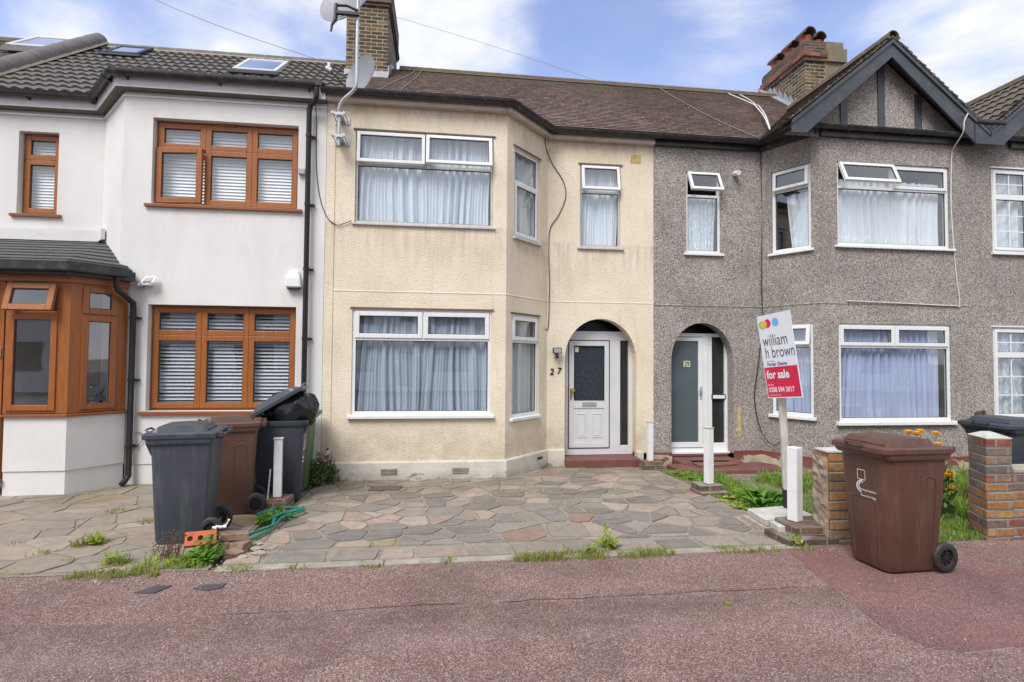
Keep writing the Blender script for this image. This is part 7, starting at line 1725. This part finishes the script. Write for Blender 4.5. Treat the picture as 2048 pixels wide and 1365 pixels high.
    def f(m):
        for (x, y, n, L) in ((-1.90, 4.74, 22, .13), (-1.82, 4.70, 22, .15), (-1.98, 4.76, 16, .11)): rosette(m, x, y, 0.0, n, L, r, .36, 1.1)
        leafy(m, -1.84, 4.76, 0.02, 120, .12, .20, r, .026)
    T = plant('weed', f, 'leafd', 'leafy green weed growing before the orange brick', 'weed', (-1.88, 4.74, 0))
    m = MB()
    for _ in range(50):
        x, y = -2.16 + r.uniform(-.07, .07), 4.80 + r.uniform(-.05, .05); m.tube([(x, y, 0), (x + r.uniform(-.05, .05), y + r.uniform(-.03, .03), r.uniform(.06, .18))], .002, 4)
    for _ in range(120): m.ball((-2.14 + r.gauss(0, .06), 4.82 + r.gauss(0, .03), r.uniform(.04, .24)), .006, 5, 3)
    T = thing('dried_weed', (-2.15, 4.8, 0), 'brown dried weed stalks at the corner of the nearest grey bin', 'weed'); m.build('dead_stalks', 'stem', T)['kind'] = 'stuff'
    # marigold-like flowers
    T = thing('flower_plant', (5.2, 5.6, -.03), 'tall leafy plant with orange yellow flowers between the brown bin and the pier', 'flowers')
    m = MB(); fl = [(5.10, 5.35, .86), (5.17, 5.38, .88), (5.05, 5.40, .87), (5.28, 5.30, .72), (5.22, 5.36, .70), (5.36, 5.35, .74), (5.25, 5.3, .56), (5.34, 5.32, .54), (5.05, 5.5, .56), (5.32, 5.2, .44), (5.38, 5.24, .46), (5.26, 5.22, .43), (5.02, 5.3, .42), (5.36, 5.2, .30), (5.42, 5.35, .62), (5.38, 5.4, .85)]
    for (x, y, z) in fl: m.tube([(x + r.uniform(-.06, .06), y + .05, -.03), (x, y, z)], .004, 4)
    m.build('stems', 'leafwall', T)
    m = MB(); leafy(m, 5.22, 5.42, 0, 900, .30, .78, r, .035); m.build('leaves', 'leafwall', T, fixn=False)
    for (x, y, z) in fl:
        m = MB()
        for lay in range(3):
            for k in range(9):
                a = 2 * PI * k / 9 + lay * .3; R = .06 - lay * .012; c = Vector((x, y, z + lay * .007)); d = Vector((math.cos(a), math.sin(a), .25 + lay * .3)); s = Vector((-math.sin(a), math.cos(a), 0)) * .013
                m.poly([c, c + d * R * .6 + s, c + d * R, c + d * R * .6 - s])
        m.build('flower', 'petal', T, fixn=False)
    # moss and weeds at the foot of the right pier
    m = MB(); leafy(m, 5.5, 4.56, 0, 60, .12, .10, r, .02); leafy(m, 3.15, 4.60, .0, 90, .08, .12, r, .02); leafy(m, 1.28, 4.55, 0, 70, .05, .16, r, .018); leafy(m, 1.44, 4.72, .04, 60, .05, .18, r, .018)
    tag(m.build('ground_cover', 'leafy', None, fixn=False), kind='stuff')
    def f(m):
        for _ in range(9): x, y = r.uniform(-2.3, -1.95), r.uniform(4.62, 4.80); rosette(m, x, y, 0.0, 8, .06, r, .3, 1.2)
        for _ in range(14): x, y = r.uniform(-2.35, -1.8), r.uniform(4.58, 4.80); blades(m, x, y, 0.0, 18, .10, .06, r, .004, .8)
    plant('straggly_weed', f, 'leafy', 'straggly yellow green weeds below the corner of the nearest grey bin', 'weed', (-2.1, 4.7, 0))
    for (x, y, h, lab) in ((-3.04, 5.33, .16, 'upright pale weed in the paving before the porch'), (-2.58, 4.78, .17, 'pale weed at the pavement edge left of the brick heap'), (-2.86, 6.62, .15, 'small weed in the paving before the brown window'), (1.46, 4.72, .16, 'spindly weed standing in the front row of driveway stones')):
        def f(m, x=x, y=y, h=h):
            for q in range(3): rosette(m, x + r.uniform(-.03, .03), y + r.uniform(-.03, .03), gz(y), 9, h * .7, r, .28, 1.2)
            blades(m, x, y, gz(y), 30, h, .07, r, .004, .7)
        plant('paving_weed', f, 'leafy', lab, 'weed', (x, y, gz(y)))
    # small stones and grit scattered on the pavement
    m = MB()
    for _ in range(240):
        x = r.uniform(-3.5, 5); y = r.choice([r.uniform(2.9, 4.5), r.uniform(4.3, 4.5)]); s = r.uniform(.003, .008); m.ball((x, y, s * .5 + .004), s, 5, 3)
    for _ in range(160): m.ball((r.uniform(-2.6, -1.3), r.uniform(4.3, 5.1), .006), r.uniform(.004, .013), 5, 3)
    tag(m.build('gravel', 'rubble', None), kind='stuff')
veg()
